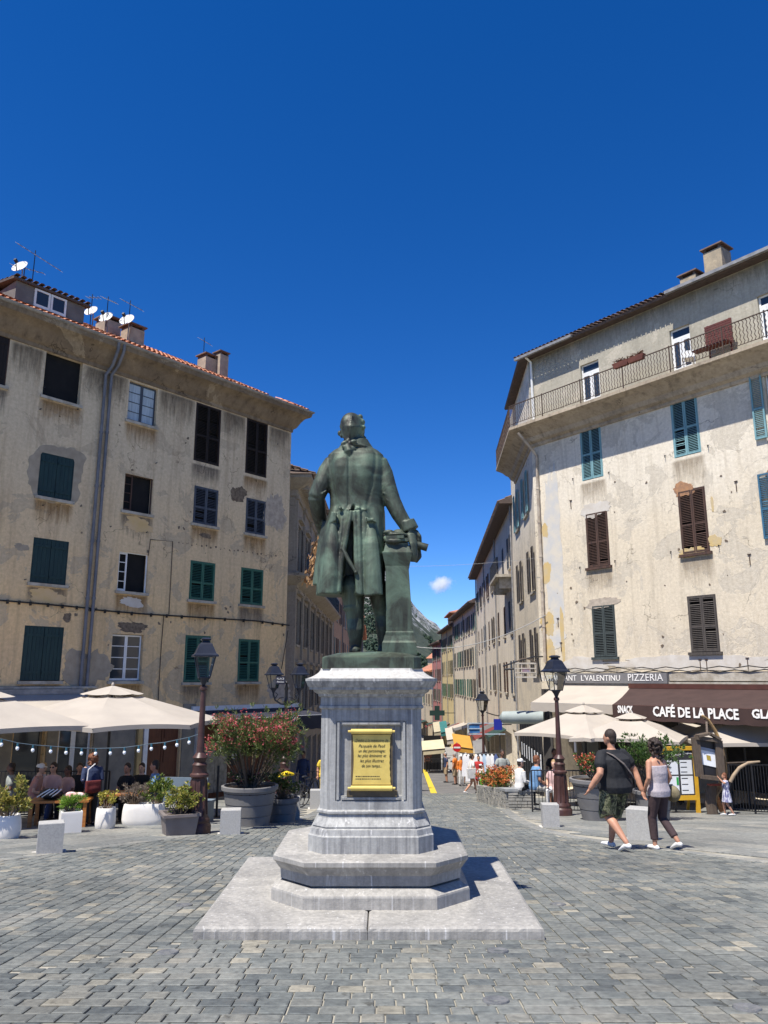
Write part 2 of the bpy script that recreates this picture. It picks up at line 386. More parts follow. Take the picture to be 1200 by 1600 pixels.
# ---------------------------------------------------------------- ground
def settmat(name, cols, joint=False):
    m, nt, b = newmat(name); L = nt.links; b.inputs["Roughness"].default_value = .62; b.inputs["Specular IOR Level"].default_value = .4
    at = nt.nodes.new("ShaderNodeAttribute"); at.attribute_name = "tone"
    rp = ramp(nt, [(i / (len(cols) - 1), c) for i, c in enumerate(cols)]); L.new(at.outputs["Fac"], rp.inputs[0])
    tc = nt.nodes.new("ShaderNodeNewGeometry")
    def nz(s, d=6, r=.65):
        n = N(nt, "ShaderNodeTexNoise", Scale=s, Detail=d, Roughness=r); L.new(tc.outputs["Position"], n.inputs["Vector"]); return n.outputs["Fac"]
    r2 = ramp(nt, [(.3, (.62, .62, .62)), (.7, (1.25, 1.24, 1.2))]); L.new(nz(16), r2.inputs[0])
    col = mixc(nt, 1.0, rp.outputs[0], r2.outputs[0], 'MULTIPLY')
    r3 = ramp(nt, [(.56, (0, 0, 0)), (.72, (.5, .5, .5))]); L.new(nz(1.1, 7), r3.inputs[0])
    col = mixc(nt, r3.outputs[0], col, (.30, .285, .25)); r5 = ramp(nt, [(.35, (.74, .74, .73)), (.65, (1.12, 1.11, 1.08))]); L.new(nz(.33, 4), r5.inputs[0]); col = mixc(nt, 1.0, col, r5.outputs[0], "MULTIPLY"); r6 = ramp(nt, [(.30, (.45, .43, .40)), (.36, (1, 1, 1))]); L.new(nz(5.5, 3), r6.inputs[0]); col = mixc(nt, .8, col, mixc(nt, 1.0, col, r6.outputs[0], "MULTIPLY"))
    L.new(col, b.inputs["Base Color"]); bump(nt, b, nz(32, 7, .7), .4, .008); _mats[name] = m; return m
SETT = settmat("slate setts", [(.098, .109, .112), (.14, .153, .151), (.182, .19, .18), (.157, .168, .164), (.205, .203, .182), (.24, .227, .188), (.32, .30, .25)])
FLAG = settmat("slate flagstones", [(.15, .16, .16), (.20, .205, .20), (.25, .25, .235), (.18, .19, .19), (.31, .30, .27)])
sand_joint = mat("sandy joint", (.37, .345, .28), (.22, .205, .17), 2.2, .95, .3)
asphalt = mat("asphalt", (.155, .15, .145), (.115, .112, .11), 1.2, .9, .3, bscale=90)
earth = mat("earth", (.16, .14, .10), (.11, .10, .07), .05, .95)

YS = [-60, 0, 10, 20, 30, 45, 60, 80, 100, 130, 200, 400, 900, 3500]
def strip(name, m, x0f, x1f, ys, up, parent=None, lab=None):
    mb = MB(); mb.sheet([[(x0f(y) , y, gz(y) + up), ((x0f(y) + x1f(y)) / 2, y, gz(y) + up), (x1f(y), y, gz(y) + up)] for y in ys])
    o = mb.build(name, m, parent); o["kind"] = "structure"; return o
gmb = MB(); gmb.sheet([[(x, y, gz(y) - .03) for x in (-2500, -300, -40, 0, 40, 300, 2500)] for y in YS])
ground = gmb.build("ground", earth); ground["kind"] = "structure"
def lerp(tab, y):
    if y <= tab[0][0]: return tab[0][1]
    for (a, b), (c, d) in zip(tab, tab[1:]):
        if y <= c: return b + (d - b) * (y - a) / (c - a)
    return tab[-1][1]
EL = [(-6, -14), (7, -7.75), (11.7, -5.5), (15.5, -3.66), (18, -2.35), (21, -1.9), (26, -1.75), (36, -1.7), (150, -1.6)]
ER = [(-6, 16), (8.4, 7.9), (11.5, 5.35), (13.4, 4.3), (15.2, 3.5), (17, 3.2), (20, 3.25), (23.5, 3.5), (36, 4.6), (150, 5.6)]
XL, XR, YF, YB, XC, YC = -1.5, 1.26, 6.6, 9.1, -.12, 7.95
yy = [-12, 0, 4, 7, 8.4, 10, 11.6, 13.4, 15.4, 17, 19, 21, 24, 28, 32, 35.6]
plaza = strip("plaza_paving", sand_joint, lambda y: lerp(EL, y) - .2, lambda y: lerp(ER, y) + .2, yy, .002)
def tones(o, vals):
    a = o.data.attributes.new("tone", 'FLOAT', 'FACE'); a.data.foreach_set('value', vals)
def stone(mb, P, u, v, a, b, top, bev):
    """one paving stone: centre P on the ground, half sizes a,b along u,v"""
    def q(su, sv, k, up):
        x = P[0] + u[0] * a * k * su + v[0] * b * k * sv; y = P[1] + u[1] * a * k * su + v[1] * b * k * sv
        return (x, y, gz(y) + up)
    kk = 1 - bev / min(a, b)
    vs = [q(s, t, 1, -.02) for s, t in ((-1, -1), (1, -1), (1, 1), (-1, 1))] + [q(s, t, 1, top - bev * .6) for s, t in ((-1, -1), (1, -1), (1, 1), (-1, 1))] + [q(s, t, kk, top) for s, t in ((-1, -1), (1, -1), (1, 1), (-1, 1))]
    mb.add(vs, [(0, 1, 5, 4), (1, 2, 6, 5), (2, 3, 7, 6), (3, 0, 4, 7), (4, 5, 9, 8), (5, 6, 10, 9), (6, 7, 11, 10), (7, 4, 8, 11), (8, 9, 10, 11)])
def gen_setts():
    out = []; C = .142; TH = C * 4; sr = random.Random(3)
    def put(x, y, u, v, L, W): out.append((x, y, u, v, L / 2 - .004 - sr.random() * .003, W / 2 - .0035 - sr.random() * .003))
    # front: courses across; behind: courses across; both sides: courses along, meeting on mitres off the slab's corners
    k = 0
    for reg in ('F', 'B', 'L', 'Rr'):
        n = int({'F': 4.6, 'B': 26.5, 'L': 9, 'Rr': 9}[reg] / C)
        for i in range(n):
            d = (i + .5) * C; dl = sr.random() * .2
            if reg in 'FB':
                y = YF - d if reg == 'F' else YB + d
                x0, x1 = (XL - d, XR + d) if reg == 'F' else (XL - min(d, TH), XR + min(d, TH))
            else:
                x = XL - d if reg == 'L' else XR + d
                x0, x1 = YF - d, (35.4 if d > TH else YB + d)
                if reg in ('L', 'Rr'): x1 = 35.4 if d > TH else YB + d
            p = x0 - dl
            while p < x1:
                L = .12 + sr.random() * .08; a, b2 = max(p, x0), min(p + L, x1); p += L
                if b2 - a < .05: continue
                m_ = (a + b2) / 2
                if reg in 'FB': X, Y, u, v = m_, y, (1, 0), (0, 1)
                else: X, Y, u, v = x, m_, (0, 1), (1, 0)
                if Y < 4.2 or Y > 35.3: continue
                if abs(X) > Y * .53 + .4: continue
                if X < lerp(EL, Y) + .16 or X > lerp(ER, Y) - .16: continue
                put(X, Y, u, v, b2 - a, C)
    return out
setts = gen_setts()
setts.sort(key=lambda s: s[1] if abs(s[0]) < s[1] * .5 else 99)
tr = random.Random(11)
def tone_of(X, Y): 
    r = tr.random(); return min(.99, r * .72) if r < .93 else .70 + (r - .93) * 4.0
for i, (x, y, u, v, a, b) in enumerate(setts[:300]):
    mb = MB(); stone(mb, (x, y), u, v, a, b, .012 + tr.random() * .006, .007); o = mb.build("sett", SETT, plaza); tones(o, [tone_of(x, y)] * 9)
mb = MB(); tv = []
for x, y, u, v, a, b in setts[300:]:
    stone(mb, (x, y), u, v, a, b, .012 + tr.random() * .006, .007); tv += [tone_of(x, y)] * 9
o = mb.build("setts", SETT, plaza, kind="stuff"); tones(o, tv)
# border courses and flagstone pavements
def pavement(name, E, side, ys):
    far = (lambda y: -30) if side < 0 else (lambda y: 30)
    x0, x1 = (far, lambda y: lerp(E, y) - .02) if side < 0 else (lambda y: lerp(E, y) + .02, far)
    base = strip(name, sand_joint, x0, x1, ys, -.006)
    pr = random.Random(5 + side); nb = 0
    pts = [(lerp(E, y), y) for y in np.arange(7, 30, .02)]
    acc = 0; last = pts[0]; st = []
    L = .30
    for p in pts[1:]:
        dx, dy = p[0] - last[0], p[1] - last[1]; l = math.hypot(dx, dy)
        if l >= L:
            c = ((p[0] + last[0]) / 2, (p[1] + last[1]) / 2); u = (dx / l, dy / l); v = (-u[1], u[0])
            st.append((c, u, v, l / 2 - .008, .13)); last = p; L = .26 + pr.random() * .12
    for c, u, v, a, b in st:
        if abs(c[0]) < c[1] * .52 + .3:
            mb = MB(); stone(mb, c, u, v, a, b, .016, .008); o = mb.build("kerb_stone", FLAG, base); tones(o, [.35 + pr.random() * .6] * 9)
    th = R(26 if side < 0 else -33); u = (math.sin(th), math.cos(th)); v = (u[1], -u[0])
    cand = []
    wrow = .5
    for i in range(-70, 70):
        p = -30 - pr.random()
        while p < 34:
            Ls = .55 + pr.random() * .65; c = p + Ls / 2; p += Ls
            x = u[0] * c + v[0] * i * wrow; y = u[1] * c + v[1] * i * wrow
            if y < 6 or y > 31 or abs(x) > y * .54 + .6: continue
            gap = (lerp(E, y) - x) * (-side) * -1 if side > 0 else (lerp(E, y) - x)
            gap = (x - lerp(E, y)) if side > 0 else (lerp(E, y) - x)
            if gap < .36 + .1: continue
            if gap > 9: continue
            cand.append((x, y, Ls))
    cand.sort(key=lambda t: t[1])
    mbs = MB(); tvs = []
    for i, (x, y, Ls) in enumerate(cand):
        t = pr.random()
        if i < 300:
            mb = MB(); stone(mb, (x, y), u, v, Ls / 2 - .006, wrow / 2 - .006, .012 + pr.random() * .003, .006); o = mb.build("flagstone", FLAG, base); tones(o, [t] * 9)
        else:
            stone(mbs, (x, y), u, v, Ls / 2 - .006, wrow / 2 - .006, .012, .006); tvs += [t] * 9
    if tvs:
        o = mbs.build("flagstones", FLAG, base, kind="stuff"); tones(o, tvs)
    return base
pavement("pavement", EL, -1, yy[1:])
pavement("pavement", ER, 1, yy[1:])
# the street: asphalt with kerbs and markings
ry = [35.6, 40, 45, 55, 70, 90, 110, 130, 160]
road = strip("road", asphalt, lambda y: lerp(EL, y), lambda y: lerp(ER, y), ry, .0)
for sgn, E, nm in ((-1, EL, "street_pavement"), (1, ER, "street_pavement")):
    mb = MB(); e0 = lambda y: lerp(E, y)
    mb.sheet([[(e0(y), y, gz(y) - .02), (e0(y), y, gz(y) + .1), (e0(y) + sgn * 8, y, gz(y) + .1)][::(1 if sgn > 0 else -1)] for y in ry])
    o = mb.build(nm, mat("street pavement", (.30, .29, .27), (.24, .235, .22), 1.5, .9, .2)); o["kind"] = "structure"
ymark = mat("yellow road paint", (.62, .45, .03), (.52, .38, .04), 6, .8); wmark = mat("white road paint", (.72, .72, .70), (.6, .6, .58), 6, .8)
def mark(P, Q, wd, m, up=.006):
    P, Q = Vector(P[:2]), Vector(Q[:2]); d = (Q - P).normalized(); n = Vector((-d.y, d.x)) * wd / 2
    mb = MB(); mb.add([(*(a), gz(a.y) + up) for a in (P - n, P + n, Q + n, Q - n)], [(0, 3, 2, 1)]); mb.F = [f[::-1] if False else f for f in mb.F]
    o = mb.build("road_marking", m, road)
def GS(x, y):
    a, b, c = pray(x, y); Yl = 20.0
    for _ in range(60):
        Yl = max(5.0, min(400, b * ((gz(Yl) - EYE) / c)))
    return Vector((a * Yl / b, Yl, gz(Yl)))
mark(G(663, 1219), G(678, 1239.5), .28, ymark)
for a, b in (((677, 1218.5), (688, 1219.5)), ((697, 1219.6), (710, 1221))):
    mark(G(*a), G(*b), .25, wmark)
# small round covers let into the setts
cover = mat("iron cover", (.10, .105, .11), (.16, .16, .16), 20, .6, .3)
for (x, y) in ((288, 1417), (262, 1492), (872, 1416), (778, 1489), (775, 1568), (1168, 1580)):
    g = G(x, y); mb = MB()
    prof = [(.001, .012), (.05, .02), (.062, .024), (.075, .024), (.08, .016), (.08, -.02)]
    rr_ = [[(g.x + r * math.cos(k * math.pi / 10), g.y + r * math.sin(k * math.pi / 10), gz(g.y + r * math.sin(k * math.pi / 10)) + z) for k in range(20)] for r, z in prof]
    mb.rings(rr_[::-1]); mb.build("drain_cover", cover, plaza, smooth=40)
# ---------------------------------------------------------------- building helpers
def fmat(F): return Matrix.Translation((F.o.x, F.o.y, F.z)) @ Matrix.Rotation(F.rot, 4, 'Z')
def wall_open(mb, t0, t1, z0, z1, rects, depth=.2):
    ts = sorted({t0, t1, *[v for r in rects for v in r[:2] if t0 < v < t1]}); zs = sorted({z0, z1, *[v for r in rects for v in r[2:4]]})
    inside = lambda a, b: any(r[0] - 1e-6 < a < r[1] + 1e-6 and r[2] - 1e-6 < b < r[3] + 1e-6 for r in rects)
    for i in range(len(ts) - 1):
        for j in range(len(zs) - 1):
            if not inside((ts[i] + ts[i + 1]) / 2, (zs[j] + zs[j + 1]) / 2):
                mb.add([(ts[i], 0, zs[j]), (ts[i + 1], 0, zs[j]), (ts[i + 1], 0, zs[j + 1]), (ts[i], 0, zs[j + 1])], [(0, 1, 2, 3)])
    for r in rects:
        a, b, c, d = r[:4]; dp = r[4] if len(r) > 4 else depth
        mb.add([(a, 0, c), (b, 0, c), (b, 0, d), (a, 0, d), (a, dp, c), (b, dp, c), (b, dp, d), (a, dp, d)], [(0, 4, 5, 1), (1, 5, 6, 2), (2, 6, 7, 3), (3, 7, 4, 0)])
def sweep(mb, path, prof, closed_ends=True):
    """profile (out, z) carried along a plan path, mitred; out is to the right of the path's direction reversed (towards -y for a path along +x)"""
    P = [Vector(p) for p in path]; rings = []
    for i, p in enumerate(P):
        d0 = (P[i] - P[i - 1]).normalized() if i else (P[1] - P[0]).normalized()
        d1 = (P[i + 1] - P[i]).normalized() if i < len(P) - 1 else d0
        n0, n1 = Vector((d0.y, -d0.x)), Vector((d1.y, -d1.x)); m = (n0 + n1); m = m / max(.3, m.dot(n0)) if m.length > 1e-6 else n0
        rings.append([(p.x + m.x * o, p.y + m.y * o, z) for o, z in prof])
    mb.rings(rings[::-1], caps=closed_ends)
def leaf_louvre(mb, x0, x1, z0, z1, y0, y1, pitch=.052, fr=.055, mid=.45):
    zm = z0 + (z1 - z0) * mid
    mb.box(x0, x0 + fr, y0, y1, z0, z1); mb.box(x1 - fr, x1, y0, y1, z0, z1)
    for a, b in ((z0, z0 + fr * 1.3), (zm - fr * .6, zm + fr * .6), (z1 - fr, z1)): mb.box(x0 + fr, x1 - fr, y0, y1, a, b)
    c, s = math.cos(R(38)), math.sin(R(38)); m = Matrix(((1, 0, 0), (0, c, -s), (0, s, c)))
    for a, b in ((z0 + fr * 1.3, zm - fr * .6), (zm + fr * .6, z1 - fr)):
        n = max(2, int((b - a) / pitch)); st = (b - a) / n
        for i in range(n):
            if rnd.random() < .03: continue
            w = rnd.gauss(0, .02); mw = m @ Matrix.Rotation(w * (3 if rnd.random() < .06 else .5), 3, 'Y')
            mb.obox(((x0 + x1) / 2, (y0 + y1) / 2, a + (i + .5) * st), (x1 - x0 - fr * 2, min(.05, st * 1.05), .007), mw)
def leaf_solid(mb, x0, x1, z0, z1, y0, y1):
    n = max(2, round((x1 - x0) / .13)); w_ = (x1 - x0) / n
    for i in range(n): mb.box(x0 + i * w_ + .003, x0 + (i + 1) * w_ - .003, y0 + rnd.random() * .006, y1, z0, z1)
    for z in (z0 + (z1 - z0) * .15, z0 + (z1 - z0) * .85): mb.box(x0 + .02, x1 - .02, y0 - .02, y0, z - .04, z + .04)
def casement(mb, x0, x1, z0, z1, y0, y1, rows=3, fr=.05, cols=1):
    mb.box(x0, x0 + fr, y0, y1, z0, z1); mb.box(x1 - fr, x1, y0, y1, z0, z1); mb.box(x0 + fr, x1 - fr, y0, y1, z0, z0 + fr * 1.4); mb.box(x0 + fr, x1 - fr, y0, y1, z1 - fr, z1)
    for i in range(1, rows):
        z = z0 + (z1 - z0) * i / rows; mb.box(x0 + fr, x1 - fr, y0 + .008, y1 - .008, z - .013, z + .013)
    for i in range(1, cols):
        x = x0 + (x1 - x0) * i / cols; mb.box(x - .012, x + .012, y0 + .009, y1 - .009, z0 + fr, z1 - fr)
def B(M=None):
    m = MB(); m.M = M; return m
def window(root, r, kind, m, M=None, sill=True, depth=.2, frame_m=None, pitch=.052, label=None, sill_m=None, leaves=2):
    a, b, c, d = r[:4]; dp = r[4] if len(r) > 4 else depth; fm = frame_m or m
    f = B(M); f.box(a, b, dp - .02, dp, c, d)
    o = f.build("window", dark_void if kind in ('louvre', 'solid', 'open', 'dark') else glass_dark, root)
    if label: o["label"] = label
    md = (a + b) / 2
    if kind in ('louvre', 'solid'):
        k = B(M); e = .035
        k.box(a - .0, a + e, .0, dp - .02, c, d); k.box(b - e, b, .0, dp - .02, c, d); k.box(a + e, b - e, .0, dp - .02, d - e, d); k.build("frame", fm, o)
        for x0, x1 in ((a + e + .004, md - .004), (md + .004, b - e - .004)):
            k = B(M)
            (leaf_louvre(k, x0, x1, c + .02, d - e - .005, -.012, .03, pitch) if kind == 'louvre' else leaf_solid(k, x0, x1, c + .02, d - e - .005, .0, .035))
            k.build("shutter", m, o)
    elif kind in ('glass', 'curtain'):
        for x0, x1 in ((a + .02, md - .003), (md + .003, b - .02)):
            k = B(M); casement(k, x0, x1, c + .02, d - .02, dp - .09, dp - .04, 4); k.build("casement", fm, o)
            k = B(M); k.box(x0 + .05, x1 - .05, dp - .066, dp - .060, c + .08, d - .07); k.build("pane", curtain if kind == 'curtain' else glass_dark, o)
    elif kind == 'open':
        k = B(M); casement(k, a + .02, a + .02 + (b - a) * .3, c + .02, d - .03, dp - .12, dp - .08, 4); k.build("casement", fm, o)
        k = B(M); k.box(a, a + .02, .05, dp - .13, c, d); k.box(b - .05, b, .05, dp - .13, c, d); k.box(a + .02, b - .05, .05, dp - .13, d - .03, d); k.build("frame", fm, o)
    if sill:
        k = B(M); k.box(a - .08, b + .08, -.09, .02, c - .10, c - .002); k.build("sill", sill_m or stone_trim, o)
    return o
def open_shutters(o, r, m, M=None, pitch=.09):
    a, b, c, d = r[:4]; hw = (b - a) / 2
    for x0, x1 in ((a - hw, a - .02), (b + .02, b + hw)):
        k = B(M); leaf_louvre(k, x0, x1, c + .02, d - .02, -.075, -.03, pitch); k.build("shutter", m, o)
def ragged(cx, cz, w_, h_, seed, n=54, rough=.22, sq=2.6):
    r = random.Random(seed); out = []; ph = [r.random() * 6.28 for _ in range(5)]
    for i in range(n):
        a = 2 * math.pi * i / n; k = 1 + rough * (.5 * math.sin(2 * a + ph[0]) + .4 * math.sin(3 * a + ph[1]) + .35 * math.sin(5 * a + ph[2]) + .25 * math.sin(11 * a + ph[3]) + .2 * math.sin(17 * a + ph[4])) + (r.random() - .5) * rough * .7
        c, s = math.cos(a), math.sin(a); e = (abs(c) ** sq + abs(s) ** sq) ** (-1 / sq)
        out.append((cx + w_ / 2 * c * e * k, cz + h_ / 2 * s * e * k))
    return out
def patch(root, F, box, m, seed, M=None, name="plaster_patch", proud=.006, rough=.22):
    (x0, z1), (x1, z0) = F.px(box[0], box[1]), F.px(box[2], box[3])
    k = B(M); k.plate(ragged((x0 + x1) / 2, (z0 + z1) / 2, x1 - x0, z1 - z0, seed, rough=rough), -proud, .002); return k.build(name, m, root)
def rect(F, x0, y0, x1, y1):
    a, d = F.px(x0, y0); b, c = F.px(x1, y1); return [a, b, c, d]
def tiles(mb, t0, t1, y0, y1, z0, slope, wd=.21, course=.36, seed=1):
    """barrel tiles: one arched piece per tile, courses overlapping up the slope"""
    r = random.Random(seed); n = int((t1 - t0) / wd); L = math.hypot(y1 - y0, (y1 - y0) * slope); k = max(1, int(L / course)); ca = 1 / math.hypot(1, slope)
    for i in range(n):
        x = t0 + (i + .5) * (t1 - t0) / n
        for j in range(k):
            s0, s1 = j * L / k - .05, (j + 1) * L / k + .03; h = .028 if j >= 0 else 0; dx = (r.random() - .5) * .02; lift = r.random() * .012
            rings_ = []
            for s_, up, rad in ((s0, .045 + lift, wd * .40), (s1, .012, wd * .33)):
                yb, zb = y0 + s_ * ca, z0 + s_ * ca * slope
                rings_.append([(x + dx + rad * math.cos(math.pi * q / 4), yb, zb + up + rad * .62 * math.sin(math.pi * q / 4)) for q in range(5)])
            mb.rings(rings_, caps=False, closed=False)
            mb.add([(x + dx + wd * .40, y0 + s0 * ca, z0 + s0 * ca * slope)] + rings_[0], [(0, 1, 2, 3, 4, 5)][:0])
def tilemat(name, cols):
    m, nt, b = newmat(name); L = nt.links; b.inputs["Roughness"].default_value = .85
    g = nt.nodes.new("ShaderNodeNewGeometry"); rp = ramp(nt, [(i / (len(cols) - 1), c) for i, c in enumerate(cols)]); L.new(g.outputs["Random Per Island"], rp.inputs[0])
    v = coords(nt); r2 = ramp(nt, [(.3, (.65, .65, .65)), (.7, (1.15, 1.12, 1.1))]); L.new(noise(nt, v, 6, 6), r2.inputs[0])
    L.new(mixc(nt, 1.0, rp.outputs[0], r2.outputs[0], 'MULTIPLY'), b.inputs["Base Color"]); bump(nt, b, noise(nt, v, 40), .3); _mats[name] = m; return m
TILE = tilemat("terracotta tiles", [(.42, .14, .06), (.52, .21, .11), (.36, .13, .07), (.58, .30, .19), (.46, .17, .08)])
TILE_OLD = tilemat("old dark tiles", [(.10, .075, .06), (.16, .10, .075), (.075, .06, .055), (.2, .13, .1)])
def chimney(root, x, y, z0, w_, h_, m, cap=True, d_=None):
    k = MB(); k.box(x - w_ / 2, x + w_ / 2, y - (d_ or w_) / 2, y + (d_ or w_) / 2, z0, z0 + h_); o = k.build("chimney", m, root)
    if cap:
        k = MB()
        for a in (-1, 1): k.box(x + a * w_ * .4 - .04, x + a * w_ * .4 + .04, y - w_ / 2, y + w_ / 2, z0 + h_, z0 + h_ + .12)
        k.box(x - w_ * .62, x + w_ * .62, y - (d_ or w_) * .62, y + (d_ or w_) * .62, z0 + h_ + .12, z0 + h_ + .17); k.build("cap", TILE_OLD, o)
    return o
def pipe(root, pts, r, m, name="downpipe", M=None, collars=0):
    k = B(M); k.tube(pts, r, 10)
    if collars:
        a, b = Vector(pts[-2]), Vector(pts[-1])
        for i in range(1, collars + 1):
            p = a.lerp(b, i / (collars + 1)); k.tube([p - Vector((0, 0, .04)), p + Vector((0, 0, .04))], r * 1.3, 10)
    return k.build(name, m, root, smooth=40)

# ================================================================ the tall house on the left
P_L = facademat("ochre grey plaster", (.82, .58, .305), (.70, .505, .285), (.30, .21, .13), (.49, .40, .28), upper=(.655, .535, .37), zlo=6.5, zhi=12.5, streak=.6, patchiness=.545)
FL = Facade(-4.16, 33, 39.5, True)
tl = FL
house = empty("house", (FL.o.x, FL.o.y, FL.z), FL.rot, "tall ochre plaster house with mixed shutters, dormer and two downpipes", "house")
T0L = -19.5
_, zc = FL.px(455, 667)           # underside of the cornice
ZL = FL.px(205, 591)[1]
WIN_L = [ # px box, kind, material
 ((-22, 512, 8, 604), 'solid', S_BLACK), ((73, 548, 124, 634), 'dark', S_BLACK), ((203, 594, 243, 668), 'curtain', S_SLATE), ((307, 628, 342, 729), 'louvre', S_BLACK), ((386, 652, 416, 747), 'louvre', S_BLACK),
 ((64, 706, 111, 784), 'solid', S_TEAL), ((196, 739, 236, 805), 'open', S_BROWN), ((304, 758, 339, 824), 'louvre', S_SLATE), ((385, 777, 414, 838), 'louvre', S_SLATE),
 ((53, 839, 102, 915), 'solid', S_TEAL), ((187, 861, 228, 927), 'open', white_paint), ((298, 875, 334, 940), 'louvre', S_GREEN), ((377, 886, 410, 947), 'louvre', S_GREEN),
 ((39, 977, 93, 1064), 'solid', S_TEAL), ((176, 990, 220, 1064), 'glass', white_paint), ((290, 992, 326, 1066), 'louvre', S_GREEN), ((373, 998, 404, 1065), 'louvre', S_GREEN)]
rl = [rect(FL, *w_[0]) for w_ in WIN_L]
# shop openings of the ground floor (measured on the wall's own plane)
zb = -.9
shop_L = [[-11.2, -10.2, .95, 3.15, .4], [-9.75, -8.6, 1.0, 3.2, .25], [-6.5, -5.1, .55, 3.3, .35], [-4.1, -.6, .3, 3.1, .5]]
mb = MB(); wall_open(mb, T0L, 0, zb, ZL + .02, rl + shop_L)
mb.box(T0L, -.003, .6, 9, zb, ZL)      # the mass of the house behind
mb.add([(0, 0, zb), (0, 9, zb), (0, 9, ZL), (0, 0, ZL)], [(0, 1, 2, 3)])
hw = mb.build("wall", P_L, house)
for (bx, kind, m), r in zip(WIN_L, rl): window(house, r, kind, m, sill=kind != 'louvre' or bx[1] > 750, pitch=.06, frame_m=m if m is not S_BLACK else S_BROWN)
# cornice, gutter, roof
zr = FL.px(150, 519, .66)[1]; HK = (zr - .06 - ZL) / .74
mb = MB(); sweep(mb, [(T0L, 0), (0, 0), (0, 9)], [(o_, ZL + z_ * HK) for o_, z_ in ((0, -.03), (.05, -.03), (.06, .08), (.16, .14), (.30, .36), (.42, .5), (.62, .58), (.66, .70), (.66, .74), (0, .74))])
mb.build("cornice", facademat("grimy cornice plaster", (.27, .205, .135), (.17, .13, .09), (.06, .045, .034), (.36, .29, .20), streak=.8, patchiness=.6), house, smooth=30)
mb = MB(); g_ = [(.66 + .085 * math.cos(a), zr + .0 + .085 * math.sin(a)) for a in np.linspace(math.pi, 2 * math.pi, 7)]
g2 = [(.66 + .075 * math.cos(a), zr + .0 + .075 * math.sin(a)) for a in np.linspace(2 * math.pi, math.pi, 7)]
sweep(mb, [(T0L, 0), (0, 0), (0, 9)], g_ + g2); mb.build("gutter", zinc, house, smooth=40)
SLO = .53
mb = MB(); mb.rings([[(T0L, -.62, zr - .05), (.62, -.62, zr - .05), (.62, 9, zr - .05), (T0L, 9, zr - .05)], [(T0L, -.62, zr), (.62, -.62, zr), (.62, 9, zr), (T0L, 9, zr)], [(T0L, 4.6, zr + 5.2 * SLO), (-4.6, 4.6, zr + 5.2 * SLO), (-4.6, 4.7, zr + 5.2 * SLO), (T0L, 4.7, zr + 5.2 * SLO)]])
roof = mb.build("roof", TILE, house)
mb = MB(); tiles(mb, T0L, -4.2, -.68, 4.4, zr, SLO)
for i in range(24):                                    # shorter runs up to the hip
    t = -4.2 + i * .2; e = max(.4, 4.4 - (i + .5) * .2 - .2); tiles(mb, t, t + .2, -.68, e, zr, SLO, wd=.2, seed=i)
mb.build("roof_tiles", TILE, roof, kind="stuff", smooth=50)
brick_ch = mat("plastered chimney", (.40, .33, .25), (.28, .23, .18), 3, .9, .4)
def onroof(px, out):   # local position over the eave
    return FL.px(px[0], px[1], out)
for (x, ytop, ybot, wpx, inn) in ((170, 500, 545, 26, 2.6), (208, 512, 548, 24, 1.5), (324, 557, 585, 22, 2.2), (346, 552, 592, 17, 1.9)):
    t, z1 = FL.px(x, ytop, -inn); _, z0 = FL.px(x, ybot + 18, -inn); chimney(roof, t, inn, z0, wpx * .027, z1 - z0 - .15, brick_ch)
# dormer
inn = .15
t1, zt = FL.px(133, 474, -inn); t0, _ = FL.px(0, 430, -inn); zt2 = FL.px(25, 432, -inn)[1]; tm = FL.px(26, 440, -inn)[0]
dm = MB(); dz0 = zr + .1
dm.box(tm, t1, inn, 4.0, dz0, zt2 - .12); dor = dm.build("dormer", mat("grey dormer render", (.13, .12, .115), (.18, .165, .15), 2, .9, .3), roof)
dm = MB(); dm.rings([[(tm - .15, inn - .12, zt2 - .13), (t1 + .15, inn - .12, zt2 - .13), (t1 + .15, 4.1, zt2 - .13 + .7), (tm - .15, 4.1, zt2 - .13 + .7)], [(tm - .15, inn - .12, zt2 - .05), (t1 + .15, inn - .12, zt2 - .05), (t1 + .15, 4.1, zt2 + .65), (tm - .15, 4.1, zt2 + .65)]]); tiles(dm, tm - .15, t1 + .15, inn - .15, 2.5, zt2 - .06, .18)
dm.build("dormer_roof", TILE_OLD, dor)
wa, wd_ = FL.px(55, 450, -inn + .03); wb, wc = FL.px(102, 496, -inn + .03)
for x0, x1 in ((wa, (wa + wb) / 2 - .01), ((wa + wb) / 2 + .01, wb)):
    k = MB(); casement(k, x0, x1, wc, wd_, inn - .05, inn - .005, 1, .07); k.build("casement", white_paint, dor)
    k = MB(); k.box(x0 + .06, x1 - .06, inn - .03, inn - .012, wc + .07, wd_ - .07); k.build("pane", glass_dark, dor)
# downpipes
for dx in (0, 9):
    t_, z_ = FL.px(165 + dx, 590, .1); b_ = FL.px(140 + dx * .9, 1072, .1); gu = FL.px(185 + dx, 548, .66)
    pipe(house, [(gu[0], -.66, zr - .06), (gu[0], -.64, zr - .35), (t_ + .12, -.3, z_ + .45), (t_, -.1, z_ + .1), (t_, -.1, z_ - .1), (t_, -.1, 3.4)], .055, pvc_grey, collars=5)
